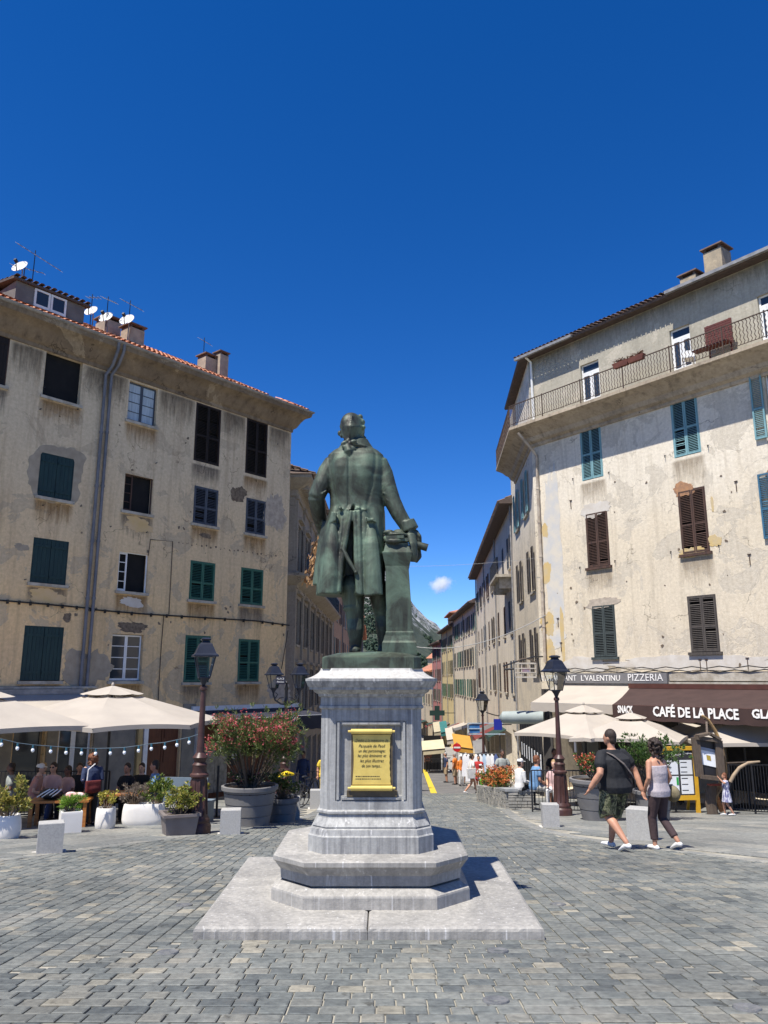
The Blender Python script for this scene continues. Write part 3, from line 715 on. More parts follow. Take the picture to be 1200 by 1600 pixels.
# wiring along the wall
ck = MB(); pts = [FL.px(x, y, .06) for x, y in ((-60, 932), (0, 938), (60, 943), (135, 950), (150, 953), (220, 959), (300, 964), (400, 970), (452, 977))]
P3 = [(a, -.06, b) for a, b in pts]; ck.tube(P3, .028, 6)
for i in range(len(P3) - 1):
    for q in (.2, .5, .8):
        p = Vector(P3[i]).lerp(Vector(P3[i + 1]), q); ck.obox(p + Vector((0, .02, -.02)), (.05, .08, .12))
ck.build("wall_cable", cable_black, house)
for pl in (((232, 868), (235, 843), (270, 846), (264, 960)), ((256, 962), (252, 1010), (249, 1060), (247, 1100)), ((450, 985), (440, 1045))):
    ck = MB(); ck.tube([(*[FL.px(x, y, .03)[0]], -.03, FL.px(x, y, .03)[1]) for x, y in pl], .014, 6); ck.build("wall_cable", cable_black, house)
# rain stains under the cornice and the sills
def stain(root, a, b, z1, h, m, M=None, y=-.003):
    k = B(M); k.add([(a, y, z1 - h), (b, y, z1 - h), (b, y, z1), (a, y, z1)], [(0, 1, 2, 3)]); return k.build("rain_stain", m, root)
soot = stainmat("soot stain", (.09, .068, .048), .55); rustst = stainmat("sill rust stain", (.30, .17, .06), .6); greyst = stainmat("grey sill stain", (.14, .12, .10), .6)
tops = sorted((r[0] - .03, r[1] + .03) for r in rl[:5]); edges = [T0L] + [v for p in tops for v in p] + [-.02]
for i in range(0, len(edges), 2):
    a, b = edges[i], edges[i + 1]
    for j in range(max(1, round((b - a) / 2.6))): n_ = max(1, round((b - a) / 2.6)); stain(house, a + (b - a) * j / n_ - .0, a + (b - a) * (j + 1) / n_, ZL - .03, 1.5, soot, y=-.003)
for i, r in enumerate(rl): stain(house, r[0] - .12, r[1] + .12, r[2] - .10, .95, (rustst if i % 3 else greyst), y=-.005)
# repaired, bare and stained patches
cem = mat("bare cement patch", (.47, .40, .32), (.34, .29, .235), 5, .95, .5); rubb = mat("bare rubble", (.22, .17, .12), (.12, .09, .065), 9, .95, .8)
cemd = mat("dark cement patch", (.30, .25, .185), (.38, .32, .24), 3, .95, .5); och = mat("yellow limewash stain", (.60, .42, .19), (.62, .45, .26), 2, .9, .2)
pale = mat("pale limewash", (.60, .56, .50), (.52, .47, .40), 2.5, .9, .2)
for bx, m, sd in (((361, 758, 384, 786), rubb, 2), ((416, 769, 443, 832), cem, 3), ((104, 1013, 166, 1075), cemd, 4), ((312, 832, 330, 842), rubb, 5), ((99, 958, 111, 972), rubb, 6), ((24, 848, 44, 862), cemd, 7), ((188, 970, 226, 990), rubb, 8), ((48, 918, 98, 946), och, 9), ((196, 806, 236, 834), och, 10), ((420, 1060, 452, 1094), cem, 11), ((190, 932, 222, 950), pale, 12)):
    patch(house, FL, bx, m, sd)
r0 = rl[5]; cx_, cz_ = (r0[0] + r0[1]) / 2, (r0[2] + r0[3]) / 2; og = ragged(cx_, cz_ + .12, (r0[1] - r0[0]) * 1.5, (r0[3] - r0[2]) * 1.35, 1, rough=.12, sq=4); ig = []
for (a, b) in og:
    d_ = Vector((a - cx_, b - cz_)); s_ = min((r0[1] - r0[0]) / 2 / max(1e-4, abs(d_.x)), (r0[3] - r0[2]) / 2 / max(1e-4, abs(d_.y)), .98); ig.append((cx_ + d_.x * s_, cz_ + d_.y * s_))
k = MB(); k.rings([[(a, .002, b) for a, b in og], [(a, -.006, b) for a, b in og], [(a, -.006, b) for a, b in ig], [(a, .002, b) for a, b in ig]], caps=False); k.build("plaster_patch", cemd, house)
hb = MB()
for i in range(22):
    for (x, y) in ((278 + i * 7.2 + rnd.random() * 2, 846 + i * 1.05 + rnd.random() * 3),):
        t, z = FL.px(x, y); s_ = .02 + rnd.random() * .03; hb.plate(ragged(t, z, s_ * 2, s_ * 2, i, 9), -.004, .001)
for i in range(45):
    x, y = rnd.uniform(20, 450), rnd.uniform(650, 1080); t, z = FL.px(x, y)
    if any(r[0] - .1 < t < r[1] + .1 and r[2] - .1 < z < r[3] + .1 for r in rl): continue
    s_ = .015 + rnd.random() * .05; hb.plate(ragged(t, z, s_ * 2, s_ * 2, i + 50, 9, .4), -.004, .001)
hb.build("wall_knocks", rubb, house, kind="stuff")
for (x, y) in ((120, 640), (62, 640), (68, 606), (66, 790), (113, 788), (38, 906), (106, 918), (30, 1064), (96, 1064), (243, 724), (228, 832)):
    t, z = FL.px(x, y); k = MB(); k.bar((t, 0, z), (t, -.08, z), .02); k.bar((t - .03, -.08, z), (t + .03, -.08, z + .02), .02); k.build("shutter_stay", iron_black, house)
# ledge above the first shop, grey band, and the shopfront in the shade
t1l = FL.px(146, 1075)[0]; zl_ = FL.px(70, 1078)[1]
mb = MB(); sweep(mb, [(T0L, 0), (t1l, 0)], [(0, zl_ - .16), (.08, zl_ - .16), (.1, zl_ - .02), (.2, zl_ + .04), (.2, zl_ + .1), (0, zl_ + .12)]); mb.build("ledge", stone_trim, house)
def panel(a, b, c, d, m, y0=-.05, y1=0.0, nm="shop_shade_panel"):
    k = MB(); k.box(a, b, y0, y1, c, d); return k.build(nm, m, house)
shopgrey = mat("shop render with painted shade", (.26, .235, .19), (.20, .18, .15), 3, .9, .15)  # beige darkened to hold the shade under the parasols
for a, b in ((-16, -11.25), (-10.15, -9.8), (-8.55, -7.0), (-5.05, -4.5)): panel(a, b, -.4, 3.75, shopgrey)  # dark panels over the ground-floor plaster, shade painted in
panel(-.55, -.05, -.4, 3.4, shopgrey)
for a, b, m in ((-6.95, -6.78, mat("yellow column", (.50, .36, .16), (.42, .3, .13), 4, .8)), (-6.72, -6.55, white_paint), (-4.5, -4.2, mat("white marbled pier", (.5, .49, .46), (.38, .37, .35), 5, .7))):
    k = MB(); k.box(a, b, -.16, -.05, .1, 3.5); k.build("shop_pier", m, house)
def glazed(a, b, c, d, y, fm, nm="shop_window"):
    k = MB(); casement(k, a, b, c, d, y, y + .06, 1, .08); o = k.build(nm, fm, house); k = MB(); k.box(a + .08, b - .08, y + .02, y + .03, c + .1, d - .08); k.build("pane", glass_dark, o); return o
glazed(-11.2, -10.2, .95, 3.15, .2, shopgrey); glazed(-9.75, -9.2, 1.0, 3.2, .1, white_paint); glazed(-9.2, -8.6, 1.0, 3.2, .1, white_paint)
for a, b in ((-6.5, -5.81), (-5.79, -5.1)):
    k = MB(); k.box(a, b, .15, .2, .55, 3.3)
    for z in (.75, 1.75, 2.6): k.box(a + .1, b - .1, .12, .15, z, z + .55)
    o = k.build("shop_door", wood_red, house)
k = MB()
for i in range(26): k.box(-4.1 + i * .1346, -4.1 + (i + 1) * .1346 - .01, .1 + rnd.random() * .01, .14, .3, 3.1)
k.build("timber_cladding", wood_red, house)
stoneclad = mat("veined stone cladding", (.20, .18, .14), (.34, .31, .25), 5, .6, .2)
for a in (-4.05, -3.45): panel(a, a + .58, .5, 2.3, stoneclad, .02, .09, "stone_panel")
k = MB(); k.M = Matrix.Translation((-2.55, .06, 1.75)) @ Matrix.Rotation(math.pi / 2, 4, 'X'); k.lathe([(.001, 0), (.36, 0), (.36, .03), (.30, .035), (.29, .02), (.001, .02)], 28); o = k.build("round_shop_sign", iron_black, house, smooth=40)
k = MB(); k.M = Matrix.Translation((-2.55, .03, 1.75)) @ Matrix.Rotation(math.pi / 2, 4, 'X'); k.lathe([(.06, 0), (.12, 0), (.12, .012), (.06, .012), (.06, 0)], 20); k.build("ring_mark", letter_white, o)
k = MB(); k.plate([(-3.05 + .0, 2.55), (-2.0, 2.55), (-2.0, 2.95), (-3.05, 2.95)], .03, .07)
k = MB(); k.box(-4.42, -4.28, -.19, -.165, 3.0, 3.14); o = k.build("house_number", mat("enamel blue", (.02, .03, .08), None), house); letters("1", .11, letter_white, "numeral", o, facing(-4.35, -.192, 3.03))

# dishes and aerials on the roof
def dish(px, inn, rad, label):
    t, z = FL.px(px[0], px[1], -inn); p = FL.world(t, -inn, z); r = empty("satellite_dish", p - Vector((0, 0, .5)), R(-12), label, "satellite dish", "dishes on the left roof")
    M = Matrix.Translation((0, 0, .5)) @ Matrix.Rotation(R(62), 4, 'X')
    k = B(M); k.rings([[(q * rad * math.cos(a), q * rad * math.sin(a), .22 * rad * q * q) for a in np.linspace(0, 6.283, 24, False)] for q in (.05, .4, .75, 1)] + [[(rad * 1.0 * math.cos(a), rad * 1.0 * math.sin(a), .22 * rad - .015) for a in np.linspace(0, 6.283, 24, False)]] + [[(q * rad * math.cos(a), q * rad * math.sin(a), .22 * rad * q * q - .02) for a in np.linspace(0, 6.283, 24, False)] for q in (.75, .4, .05)]); k.build("reflector", tin, r, smooth=50)
    k = B(M); k.bar((0, -rad * .95, .2 * rad), (0, -rad * .1, rad * .95), .03); k.obox((0, -rad * .08, rad * .98), (.09, .09, .14)); k.build("receiver_arm", iron_black, r)
    k = MB(); k.tube([(0, .12, -1.0), (0, .12, .45), (0, .03, .5)], .025, 6); k.build("mast", zinc, r)
dish((32, 418), 2.2, .30, "leftmost white dish on top of the dormer")
dish((143, 487), 1.6, .26, "small white dish just right of the dormer")
dish((166, 497), 1.2, .28, "white dish in front of the dark chimney")
dish((199, 501), 1.0, .30, "cream dish before the low double chimney, rightmost of the row")
def aerial(px0, px1, inn, label, n=7, ln=1.0, tilt=10):
    t, z = FL.px(px0[0], px0[1], -inn); zt_ = FL.px(px1[0], px1[1], -inn)[1]; p = FL.world(t, -inn, z - .8)
    r = empty("roof_aerial", p, FL.rot, label, "aerial", "aerials on the left roof"); h = zt_ - z + .8
    k = MB(); k.tube([(0, 0, 0), (0, 0, h)], .018, 6); k.build("mast", iron_black, r)
    k = MB(); dz = math.tan(R(tilt)) * ln; k.bar((-ln * .4, 0, h * .9 - dz * .4), (ln * .6, 0, h * .9 + dz * .6), .02)
    for i in range(n):
        q = -.4 + i / (n - 1); k.bar((ln * q, -.18 + .05 * q, h * .9 + dz * q - .12), (ln * q, .18, h * .9 + dz * q + .12), .011)
    k.build("antenna_elements", zinc, r)
aerial((52, 425), (57, 392), 2.2, "large ladder aerial beside the leftmost dish", 9, 1.7, -12)
aerial((38, 425), (15, 405), 2.4, "tilted aerial behind the leftmost dish", 5, 1.2, 8)
aerial((143, 480), (145, 460), 1.7, "small aerial over the little dish by the dormer", 4, .5, 20)
aerial((168, 480), (168, 463), 1.2, "comb aerial standing on the dark chimney", 7, .6, 0)
aerial((202, 495), (205, 470), 1.2, "arrow aerial pointing right over the cream dish", 6, .9, -6)
aerial((318, 556), (318, 527), 2.2, "tall bare mast aerial by the pair of chimneys", 3, .6, -8)
# ================================================================ the corner building on the right
P_R = facademat("cream lime plaster", (.70, .61, .465), (.62, .545, .425), (.38, .32, .235), (.54, .485, .395), upper=(.73, .66, .54), zlo=10.2, zhi=12.2, streak=.6, patchiness=.54); P_T = facademat("grey attic render", (.44, .405, .325), (.36, .335, .27), (.20, .18, .14), (.52, .47, .38), streak=.5, patchiness=.56)
FR = Facade(6.5, 32.5, -37.5, False)
block = empty("corner_building", (FR.o.x, FR.o.y, FR.z), FR.rot, "cream corner building with blue and brown shutters and a railed top terrace", "building")
FS = Facade(6.5, 32.5, 3.3, False)                      # its side along the street
MS = fmat(FR).inverted() @ fmat(FS); LS = -8.7
T1R = 15.0
WIN_R = [((905, 666, 943, 744), 'louvre', S_AQUA), ((1046, 622, 1096, 706), 'louvre', S_AQUA), ((1192, 580, 1236, 676), 'glass', white_paint),
         ((914, 803, 954, 883), 'louvre', S_BROWN), ((1058, 768, 1110, 861), 'louvre', S_BROWN), ((1206, 738, 1250, 836), 'glass', white_paint),
         ((924, 946, 965, 1026), 'louvre', S_GREYGREEN), ((1073, 932, 1126, 1018), 'louvre', S_TAUPE), ((1240, 920, 1290, 1012), 'louvre', S_TAUPE)]
DOOR_R = [(905, 545, 939, 628), (1043, 486, 1083, 578), (1179, 432, 1214, 530)]
rr = [rect(FR, *w_[0]) for w_ in WIN_R]; rd = [rect(FR, *d_) for d_ in DOOR_R]
_, zcor = FR.px(838, 658, 1.0)      # underside edge of the terrace slab
_, zroof = FR.px(838, 552, .3)
zb = -.6; zf = zcor + .14           # terrace floor
for r in rd: r[2] = zf + .02; r[3] = zf + 2.05
gfl = [[.5, 5.6, .35, 4.1, 3.0], [6.1, 14.5, .7, 4.1, 3.0]]
mb = MB(); wall_open(mb, 0, T1R, zf, zroof, rd, .22); mb.build("attic_wall", P_T, block); mb = MB(); wall_open(mb, 0, T1R, zb, zf, rr + gfl, .22)
mb.box(.02, T1R, 3.2, 9, zb, zroof); mb.box(.02, T1R, .3, 3.3, 4.15, zroof)
sr_ = []                            # street side: windows seen almost edge on
for (x0, y0, x1, y1) in ((817, 712, 829, 790), (825, 857, 832, 915), (828, 952, 833, 1012)):
    a, d = FS.px(x0, y0); b, c = FS.px(x1, y1); sr_.append([a, max(b, a + 1.0), c, d])
sr_ = [[-3.1, -2.0, zcor - 3.2, zcor - 1.3], [-1.9, -.9, zcor - 6.9, zcor - 5.0], [-1.9, -.9, zcor - 10.4, zcor - 8.5], [-6.6, -5.6, zcor - 3.2, zcor - 1.3], [-6.2, -5.2, zcor - 6.9, zcor - 5.0], [-6.2, -5.2, zcor - 10.4, zcor - 8.5]]
mb.M = MS; wall_open(mb, LS, 0, zb - 1.2, zroof, sr_ + [[-8.2, -.6, -.6, 2.9, .6]], .2); mb.box(LS, -4.2, .65, 7, zb - 1.2, 3.0); mb.box(LS, -.02, .3, 7, 3.0, zroof)
mb.build("wall", P_R, block)
mss = {S_AQUA: "aqua louvred shutters, lower half in sun", S_BROWN: None}
for (bx, kind, m), r in zip(WIN_R, rr):
    o = window(block, r, kind, m, pitch=.06, frame_m=white_paint if kind == 'glass' else m, sill=m not in (S_AQUA,), sill_m=m if kind == 'louvre' else stone_trim)
    if kind == 'glass':
        hw_ = (r[1] - r[0]) / 2; k = MB(); leaf_louvre(k, r[0] - hw_ - .12, r[0] - .05, r[2] + .02, r[3], -.1, -.05, .06); k.build("shutter", S_AQUA if bx[1] < 700 else S_BLUE, o)
for i, r in enumerate(sr_):
    o = window(block, r, 'dark', S_TAUPE, MS)
    k = B(MS); leaf_louvre(k, r[0] - .5, r[0] - .02, r[2], r[3], -.12, -.07, .07); k.build("shutter", S_AQUA if i % 3 == 0 else S_TAUPE, o); k = B(MS); leaf_louvre(k, r[1] + .02, r[1] + .5, r[2], r[3], -.12, -.07, .07); k.build("shutter", S_AQUA if i % 3 == 0 else S_TAUPE, o)
for r in rd:                        # white french doors to the terrace
    f = MB(); f.box(r[0], r[1], .2, .22, r[2], r[3]); o = f.build("terrace_door", dark_void, block); md = (r[0] + r[1]) / 2; zt_ = r[3] - .42
    for x0, x1 in ((r[0], md - .004), (md + .004, r[1])):
        k = MB(); casement(k, x0, x1, r[2], zt_, .10, .15, 1, .09); k.box(x0 + .09, x1 - .09, .108, .142, r[2] + .12, r[2] + .5); k.build("door_leaf", white_paint, o)
        k = MB(); k.box(x0 + .09, x1 - .09, .12, .13, r[2] + .5, zt_ - .08); k.build("pane", glass_dark, o)
    k = MB(); casement(k, r[0], r[1], zt_ + .003, r[3], .10, .15, 1, .06); k.build("transom", white_paint, o)
    k = MB(); k.box(r[0] + .06, r[1] - .06, .12, .13, zt_ + .06, r[3] - .05); k.build("pane", glass_dark, o)
# terrace slab and its mouldings carried round the corner
side = MS @ Vector((-6.4, 0, 0)); path = [(side.x, side.y), (0, 0), (T1R, 0)]
mb = MB(); sweep(mb, path, [(o_, zcor + z_ * .62) for o_, z_ in ((0, -1.15), (.06, -1.15), (.10, -1.05), (.10, -.95), (.26, -.82), (.36, -.55), (.52, -.42), (.66, -.22), (.80, -.12), (1.0, 0))] + [(1.0, zcor + .12), (0, zcor + .14)])
mb.build("terrace_cornice", facademat("weathered cornice", (.48, .40, .30), (.35, .29, .215), (.12, .095, .07), (.30, .25, .19), streak=.85, patchiness=.58), block, smooth=30)
rb = MB(); zt = zcor + .14; RH = .95
sweep(rb, path, [(.93, zt + RH), (.97, zt + RH), (.97, zt + RH + .03), (.93, zt + RH + .03)]); sweep(rb, path, [(.94, zt + .1), (.96, zt + .1), (.96, zt + .12), (.94, zt + .12)])
def along(path, out, step):
    P = [Vector(p) for p in path]; res = []
    for i in range(len(P) - 1):
        d = P[i + 1] - P[i]; L = d.length; d.normalize(); n = Vector((d.y, -d.x)); ext = 0
        a = P[i] + n * out; b = P[i + 1] + n * out; k = int(L / step)
        for j in range(k + 1):
            q = P[i] + d * (j * L / k) + n * out; res.append((q, d, i))
    return res
for j, (q, d, i) in enumerate(along(path, .95, .125)):
    if i == 0 and (Vector(path[1]) - q).length < .6 and q.y > 9: continue
    if j % 16 == 0: rb.box(q.x - .018, q.x + .018, q.y - .018, q.y + .018, zt, zt + RH + .06); continue
    zz = [zt + .11 + (RH - .11) * s_ / 8 for s_ in range(9)]
    rb.tube([(q.x + d.x * .022 * (1 if s_ % 2 else -1), q.y + d.y * .022 * (1 if s_ % 2 else -1), z) for s_, z in enumerate(zz)], .014, 4)
# close the railing across the rounded corner
n0 = Vector((0, -1)); ds = (Vector(path[1]) - Vector(path[0])).normalized(); n1 = Vector((ds.y, -ds.x)); ca, cb = n1 * .95, n0 * .95; mid = (n0 + n1) / max(.3, (n0 + n1).dot(n0)) * .95
for p, q in ((ca, mid), (mid, cb)):
    for j in range(8):
        v = p.lerp(q, j / 8); rb.tube([(v.x, v.y, zt), (v.x, v.y, zt + RH)], .014, 4)
rb.build("terrace_railing", rust_iron, block, kind="stuff")
# roof edge, broken gutter, chimneys
mb = MB(); sweep(mb, path, [(0, zroof - .02), (.42, zroof - .05), (.46, zroof + .04), (0, zroof + .10)]); ro = mb.build("roof", TILE_OLD, block)
mb = MB(); mb.add([(-.4, -.42, zroof + .06), (T1R, -.42, zroof + .06), (T1R, 5, zroof + 2.0), (-.4, 5, zroof + 2.0)], [(0, 1, 2, 3)]); tiles(mb, -.4, T1R, -.50, 4.8, zroof + .06, .36, seed=4); mb.build("roof_tiles", TILE_OLD, ro, kind="stuff", smooth=50)
mb = MB(); mb.box(-.3, 2.9, -.60, -.48, zroof - .08, zroof + .03); mb.build("gutter", zinc, block); mb = MB(); mb.box(7.3, T1R, -.62, -.48, zroof - .02, zroof + .1); mb.build("gutter", zinc, block)
ct = mat("ochre chimney render", (.42, .34, .23), (.30, .25, .18), 4, .9, .4)
for (x, y0, y1, wpx) in ((1124, 388, 436, 26), (1083, 430, 452, 24)):
    t, z1 = FR.px(x, y0, -1.0); t, z0 = FR.px(x, y1, -1.0); chimney(ro, t, 1.0, z0 - .4, wpx * .027, z1 - z0 + .25, ct)
# downpipe at the corner
tp = FR.px(838, 712, .1); bp = FR.px(852, 1035, .1)
pipe(block, [(.05, -.9, zcor - .2), (tp[0], -.25, zcor - 1.0), (tp[0], -.1, tp[1]), (bp[0], -.1, bp[1])], .06, mat("cream downpipe", (.52, .45, .36), (.36, .29, .22), 3, .7), collars=5)
pipe(block, [(.2, -.42, zroof), (.25, -.1, zroof - .2), (.25, -.06, zt + .1)], .055, white_paint)
soot2 = stainmat("attic soot", (.13, .11, .085), .4); sil2 = stainmat("faint sill stain", (.30, .24, .17), .5)
for i, r in enumerate(rr): stain(block, r[0] - .15, r[1] + .15, r[2] - .08, 1.2, sil2, y=-.006)
for i, t in enumerate(np.arange(0, T1R, 2.6)): stain(block, t, t + 3.0, zroof - .03, .8, soot2, y=-.003 - .0007 * (i % 2))
# whitewash strip, yellow stains, cornerstone discolouration, peeled rims
bw = mat("blue grey whitewash", (.50, .495, .48), (.60, .55, .46), 2.2, .9, .3); yl = mat("ochre underpaint", (.55, .40, .17), (.50, .40, .24), 2.5, .9, .3); pk = mat("exposed brick", (.42, .22, .11), (.30, .17, .10), 9, .9, .6)
for bx, m, sd in (((846, 735, 884, 985), bw, 21), ((858, 985, 884, 1012), bw, 22), ((846, 880, 862, 910), yl, 23), ((844, 960, 868, 990), yl, 24), ((874, 945, 884, 1040), yl, 25), ((850, 1000, 868, 1040), yl, 26), ((846, 820, 857, 838), yl, 27),
                  ((908, 789, 952, 803), pale, 28), ((1052, 757, 1084, 772), pk, 29), ((1106, 838, 1128, 852), yl, 30), ((1060, 858, 1100, 868), yl, 31), ((918, 936, 966, 948), cem, 32), ((955, 1028, 1230, 1046), pale, 33), ((880, 1028, 950, 1048), pale, 34), ((1196, 735, 1212, 750), pk, 35), ((1110, 775, 1116, 800), yl, 36)):
    patch(block, FR, bx, m, sd, rough=.2, proud=.004 + sd * .0002)
hb = MB()
for i in range(28):
    x, y = rnd.uniform(870, 1200), rnd.uniform(735, 1040); t, z = FR.px(x, y)
    if any(r[0] - .1 < t < r[1] + .1 and r[2] - .1 < z < r[3] + .1 for r in rr): continue
    s_ = .015 + rnd.random() * .045; hb.plate(ragged(t, z, s_ * 2, s_ * 2, i + 50, 9, .4), -.012, .001)
hb.build("wall_knocks", rubb, block, kind="stuff")
def anchor(x, y):
    t, z = FR.px(x, y); k = MB(); k.box(t - .06, t + .06, -.035, .01, z - .012, z + .012); k.box(t - .012, t + .012, -.03, .01, z - .36, z - .012); k.build("wall_tie", rust_iron, block)
for p in ((872, 966), (877, 1004), (1150, 752), (1171, 866), (1094, 1030), (1104, 1030), (1168, 1028), (892, 782)): anchor(*p)
for (x, y) in ((894, 966), (897, 1000), (896, 748), (952, 738), (1040, 712), (1107, 696), (907, 886), (962, 876), (1049, 862), (1124, 852)):
    t, z = FR.px(x, y); k = MB(); k.bar((t, 0, z), (t, -.07, z), .022); k.bar((t, -.07, z + .01), (t, -.07, z - .09), .02); k.build("shutter_stay", iron_black, block)
# string course and the sagging cables over the shops
zm = FR.px(960, 1050)[1]
mb = MB(); mb.box(3.8, T1R, -.14, .02, zm - .32, zm - .02); mb.box(3.8, T1R, -.2, .02, zm - .5, zm - .36); mb.build("string_course", stone_trim, block)
ck = MB()
for off in (.0, .09):
    P3 = [(.4 + i * .5, -.16 - off * .3, zm + .02 + off + (.05 if i % 2 else -.02) * (1 if off else -1)) for i in range(30)]; ck.tube(P3, .018, 5)
ck.build("wall_cable", cable_black, block)
# terrace furniture
def tplace(px, out):
    t, _ = FR.px(px, 560, out); return FR.world(t, out, zt)
def flower_box(t):
    p = FR.world(t, .97, zt + RH - .1); r = empty("flower_box", p, FR.rot, "terracotta flower box on the terrace railing", "flower box", "flower boxes on the terrace railing"); return r
tc_ = mat("terracotta", (.16, .055, .035), (.12, .04, .028), 5, .8)
for x, lb in ((970, "terracotta flower box on the railing, left one of the pair"), (994, "terracotta flower box on the railing, right one of the pair")):
    t = FR.px(x, 565, .95)[0]; p = FR.world(t, .93, zt + RH - .06); r = empty("flower_box", p, FR.rot, lb, "flower box", "flower boxes on the terrace railing")
    k = MB(); k.rings([[(-.3, -.07, 0), (.3, -.07, 0), (.3, .07, 0), (-.3, .07, 0)], [(-.36, -.1, .2), (.36, -.1, .2), (.36, .1, .2), (-.36, .1, .2)]]); k.build("trough", tc_, r)
    k = MB()
    for i in range(30): k.bar((rnd.uniform(-.32, .32), rnd.uniform(-.07, .07), .18), (rnd.uniform(-.36, .36), rnd.uniform(-.12, .12), .26 + rnd.random() * .1), .03, .008)
    k.build("dry_plants", leafmat("dry plants", [(.12, .05, .03), (.2, .1, .05)]), r)
p = tplace(1076, .55); r = empty("chair", p, FR.rot + .6, "white garden chair on the upper terrace", "chair")
k = MB(); k.box(-.22, .22, -.2, .22, .42, .45); k.build("seat", white_paint, r); k = MB(); k.box(-.22, .22, .2, .23, .5, .85); k.build("backrest", white_paint, r)
for a in (-1, 1):
    for b_ in (-1, 1): k = MB(); k.bar((a * .2, b_ * .2, 0), (a * .17, b_ * .17, .42), .03); k.build("leg", white_paint, r)
p = tplace(1124, .5); r = empty("folding_table", p, FR.rot, "folded red brown slatted table leaning on the terrace wall", "table")
brn = mat("red brown stained wood", (.13, .035, .025), (.09, .025, .02), 5, .6)
for i in range(11): k = MB(); k.box(-.5, .5, .1, .13, .55 + i * .085, .55 + i * .085 + .07); k.build("slat", brn, r)
k = MB(); k.box(-.85, .45, -.25, .1, .56, .60); k.build("tabletop", brn, r)
for a in (-.4, .4): k = MB(); k.box(a - .03, a + .03, .13, .16, 0, 1.5); k.build("leg", brn, r)
# street-side ground floor: black shop with a rolled pale awning
mb = MB(); mb.M = fmat(FR).inverted(); mb.tube([A(783, 1121, 32.6), A(786, 1121, 32.5), A(812, 1121, 32.3), A(850, 1121, 32.0)], [.10, .24, .26, .26], 16); mb.build("awning_roll", mat("pale blue awning cloth", (.30, .34, .33), (.25, .29, .28), 2, .7), block, smooth=40)
for i in range(9):
    mb = B(MS); x = -8.2 + i * .95; mb.box(x, x + .14, -.06, .55, -1.2, 2.9); mb.build("shop_pier", iron_black, block)
for i in range(8):
    mb = B(MS); x = -8.0 + i * .95; mb.box(x + .1, x + .42, -.02, .0, .9, 1.5); mb.build("menu_sheet", screen_white, block)
# interior of the restaurant
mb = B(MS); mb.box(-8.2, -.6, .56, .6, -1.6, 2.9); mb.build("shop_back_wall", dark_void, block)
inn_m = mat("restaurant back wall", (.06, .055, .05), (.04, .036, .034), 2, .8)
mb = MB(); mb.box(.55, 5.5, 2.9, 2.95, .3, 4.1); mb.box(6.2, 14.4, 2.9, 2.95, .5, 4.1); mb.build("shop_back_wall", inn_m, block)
mb = MB(); mb.box(.95, 1.75, 1.2, 1.26, .3, 2.7); mb.build("pale_door", mat("pale door with painted shade", (.13, .13, .10), (.10, .10, .08), 3, .6), block)  # pale door coloured dark to paint in the awning's shade
def sconce(t): k = MB(); k.box(t - .05, t + .05, 1.0, 1.06, 1.7, 2.1); k.build("wall_light", screen_white, block)
sconce(.75); sconce(4.0)
for a, b in ((.02, .5), (5.6, 6.1)): mb = MB(); mb.box(a, b, -.06, -.003, -.5, 4.2); mb.build('shop_pier', inn_m, block)  # dark facing paints terrace shade onto the wall beside the openings

# ---------------------------------------------------------------- awnings and lettered signs on it
def awning(F, label, tl_, tr_, ztop, zfr, out, vh, m, y0=.0, mv=None, arms=True, cat="awning", bar_m=None, flare=.0):
    r = empty("awning", F.world(0, 0, 0), F.rot, label, cat); n = 14
    k = MB(); k.sheet([[(tl_ + (tr_ - tl_) * i / n - flare * s_, -y0 - (out - y0) * s_, ztop + (zfr - ztop) * s_ - .05 * math.sin(math.pi * s_)) for i in range(n + 1)] for s_ in (1, .75, .5, .25, 0)]); k.build("canopy", m, r, smooth=60)
    k = MB(); k.sheet([[(tl_ + (tr_ - tl_) * i / (n * 3) - flare, -out - .004, zfr - vh * s_ - (.03 * abs(math.sin(i * .9)) if s_ else 0)) for i in range(n * 3 + 1)] for s_ in (1, 0)]); v = k.build("valance", mv or m, r)
    k = MB(); k.bar((tl_ - flare, -out + .03, zfr - .02), (tr_ - flare, -out + .03, zfr - .02), .06); k.build("front_bar", bar_m or zinc, r)
    k = MB(); k.box(tl_, tr_, -y0 - .12, -y0 + .0, ztop - .02, ztop + .14); k.build("cassette", bar_m or zinc, r)
    for t in (tl_ + .3, tr_ - .3): k = MB(); k.bar((t, -y0 - .02, ztop - .25), (t - flare, -out + .05, zfr - .05), .045); k.build("arm", zinc, r)
    return r, v
a0, za = FR.px(868, 1069, .15); a1, _ = FR.px(1050, 1069, .15); f0, zf0 = FR.px(829, 1095, 2.6)
aw, vl = awning(FR, "long beige awning under the grey restaurant sign", a0, 5.9, za, FR.px(900, 1100, 2.6)[1], 2.6, .28, canvas_beige, .1, flare=a0 - f0)
sg0, sz1 = FR.px(866, 1058, .32); sg1, sz0 = FR.px(1042, 1068, .32)
r = empty("shop_sign", FR.world(0, 0, 0), FR.rot, "grey restaurant and pizzeria sign band over the beige awning", "sign")
k = MB(); k.box(sg0, sg1, -.30, -.06, sz0, sz1 + .14); bd = k.build("sign_board", mat("grey sign band", (.14, .135, .14), (.17, .165, .165), 2, .6), r)
for txt, px_ in (("RESTAURANT", 866), ("L'VALENTINU", 938), ("PIZZERIA", 1007)):
    t = FR.px(px_ if px_ != 866 else 872, 1062, .3)[0]; sz = .30 if px_ != 1007 else .36
    if px_ == 1007: t = FR.px(1008, 1062, .3)[0]
    letters(txt, sz, letter_white, "lettering", bd, facing(t, -.31, sz0 + .09), align='CENTER')
b0, zt0 = FR.px(985, 1076, .45); fb, zfb = FR.px(957, 1107, 3.0); T_br = 13.5
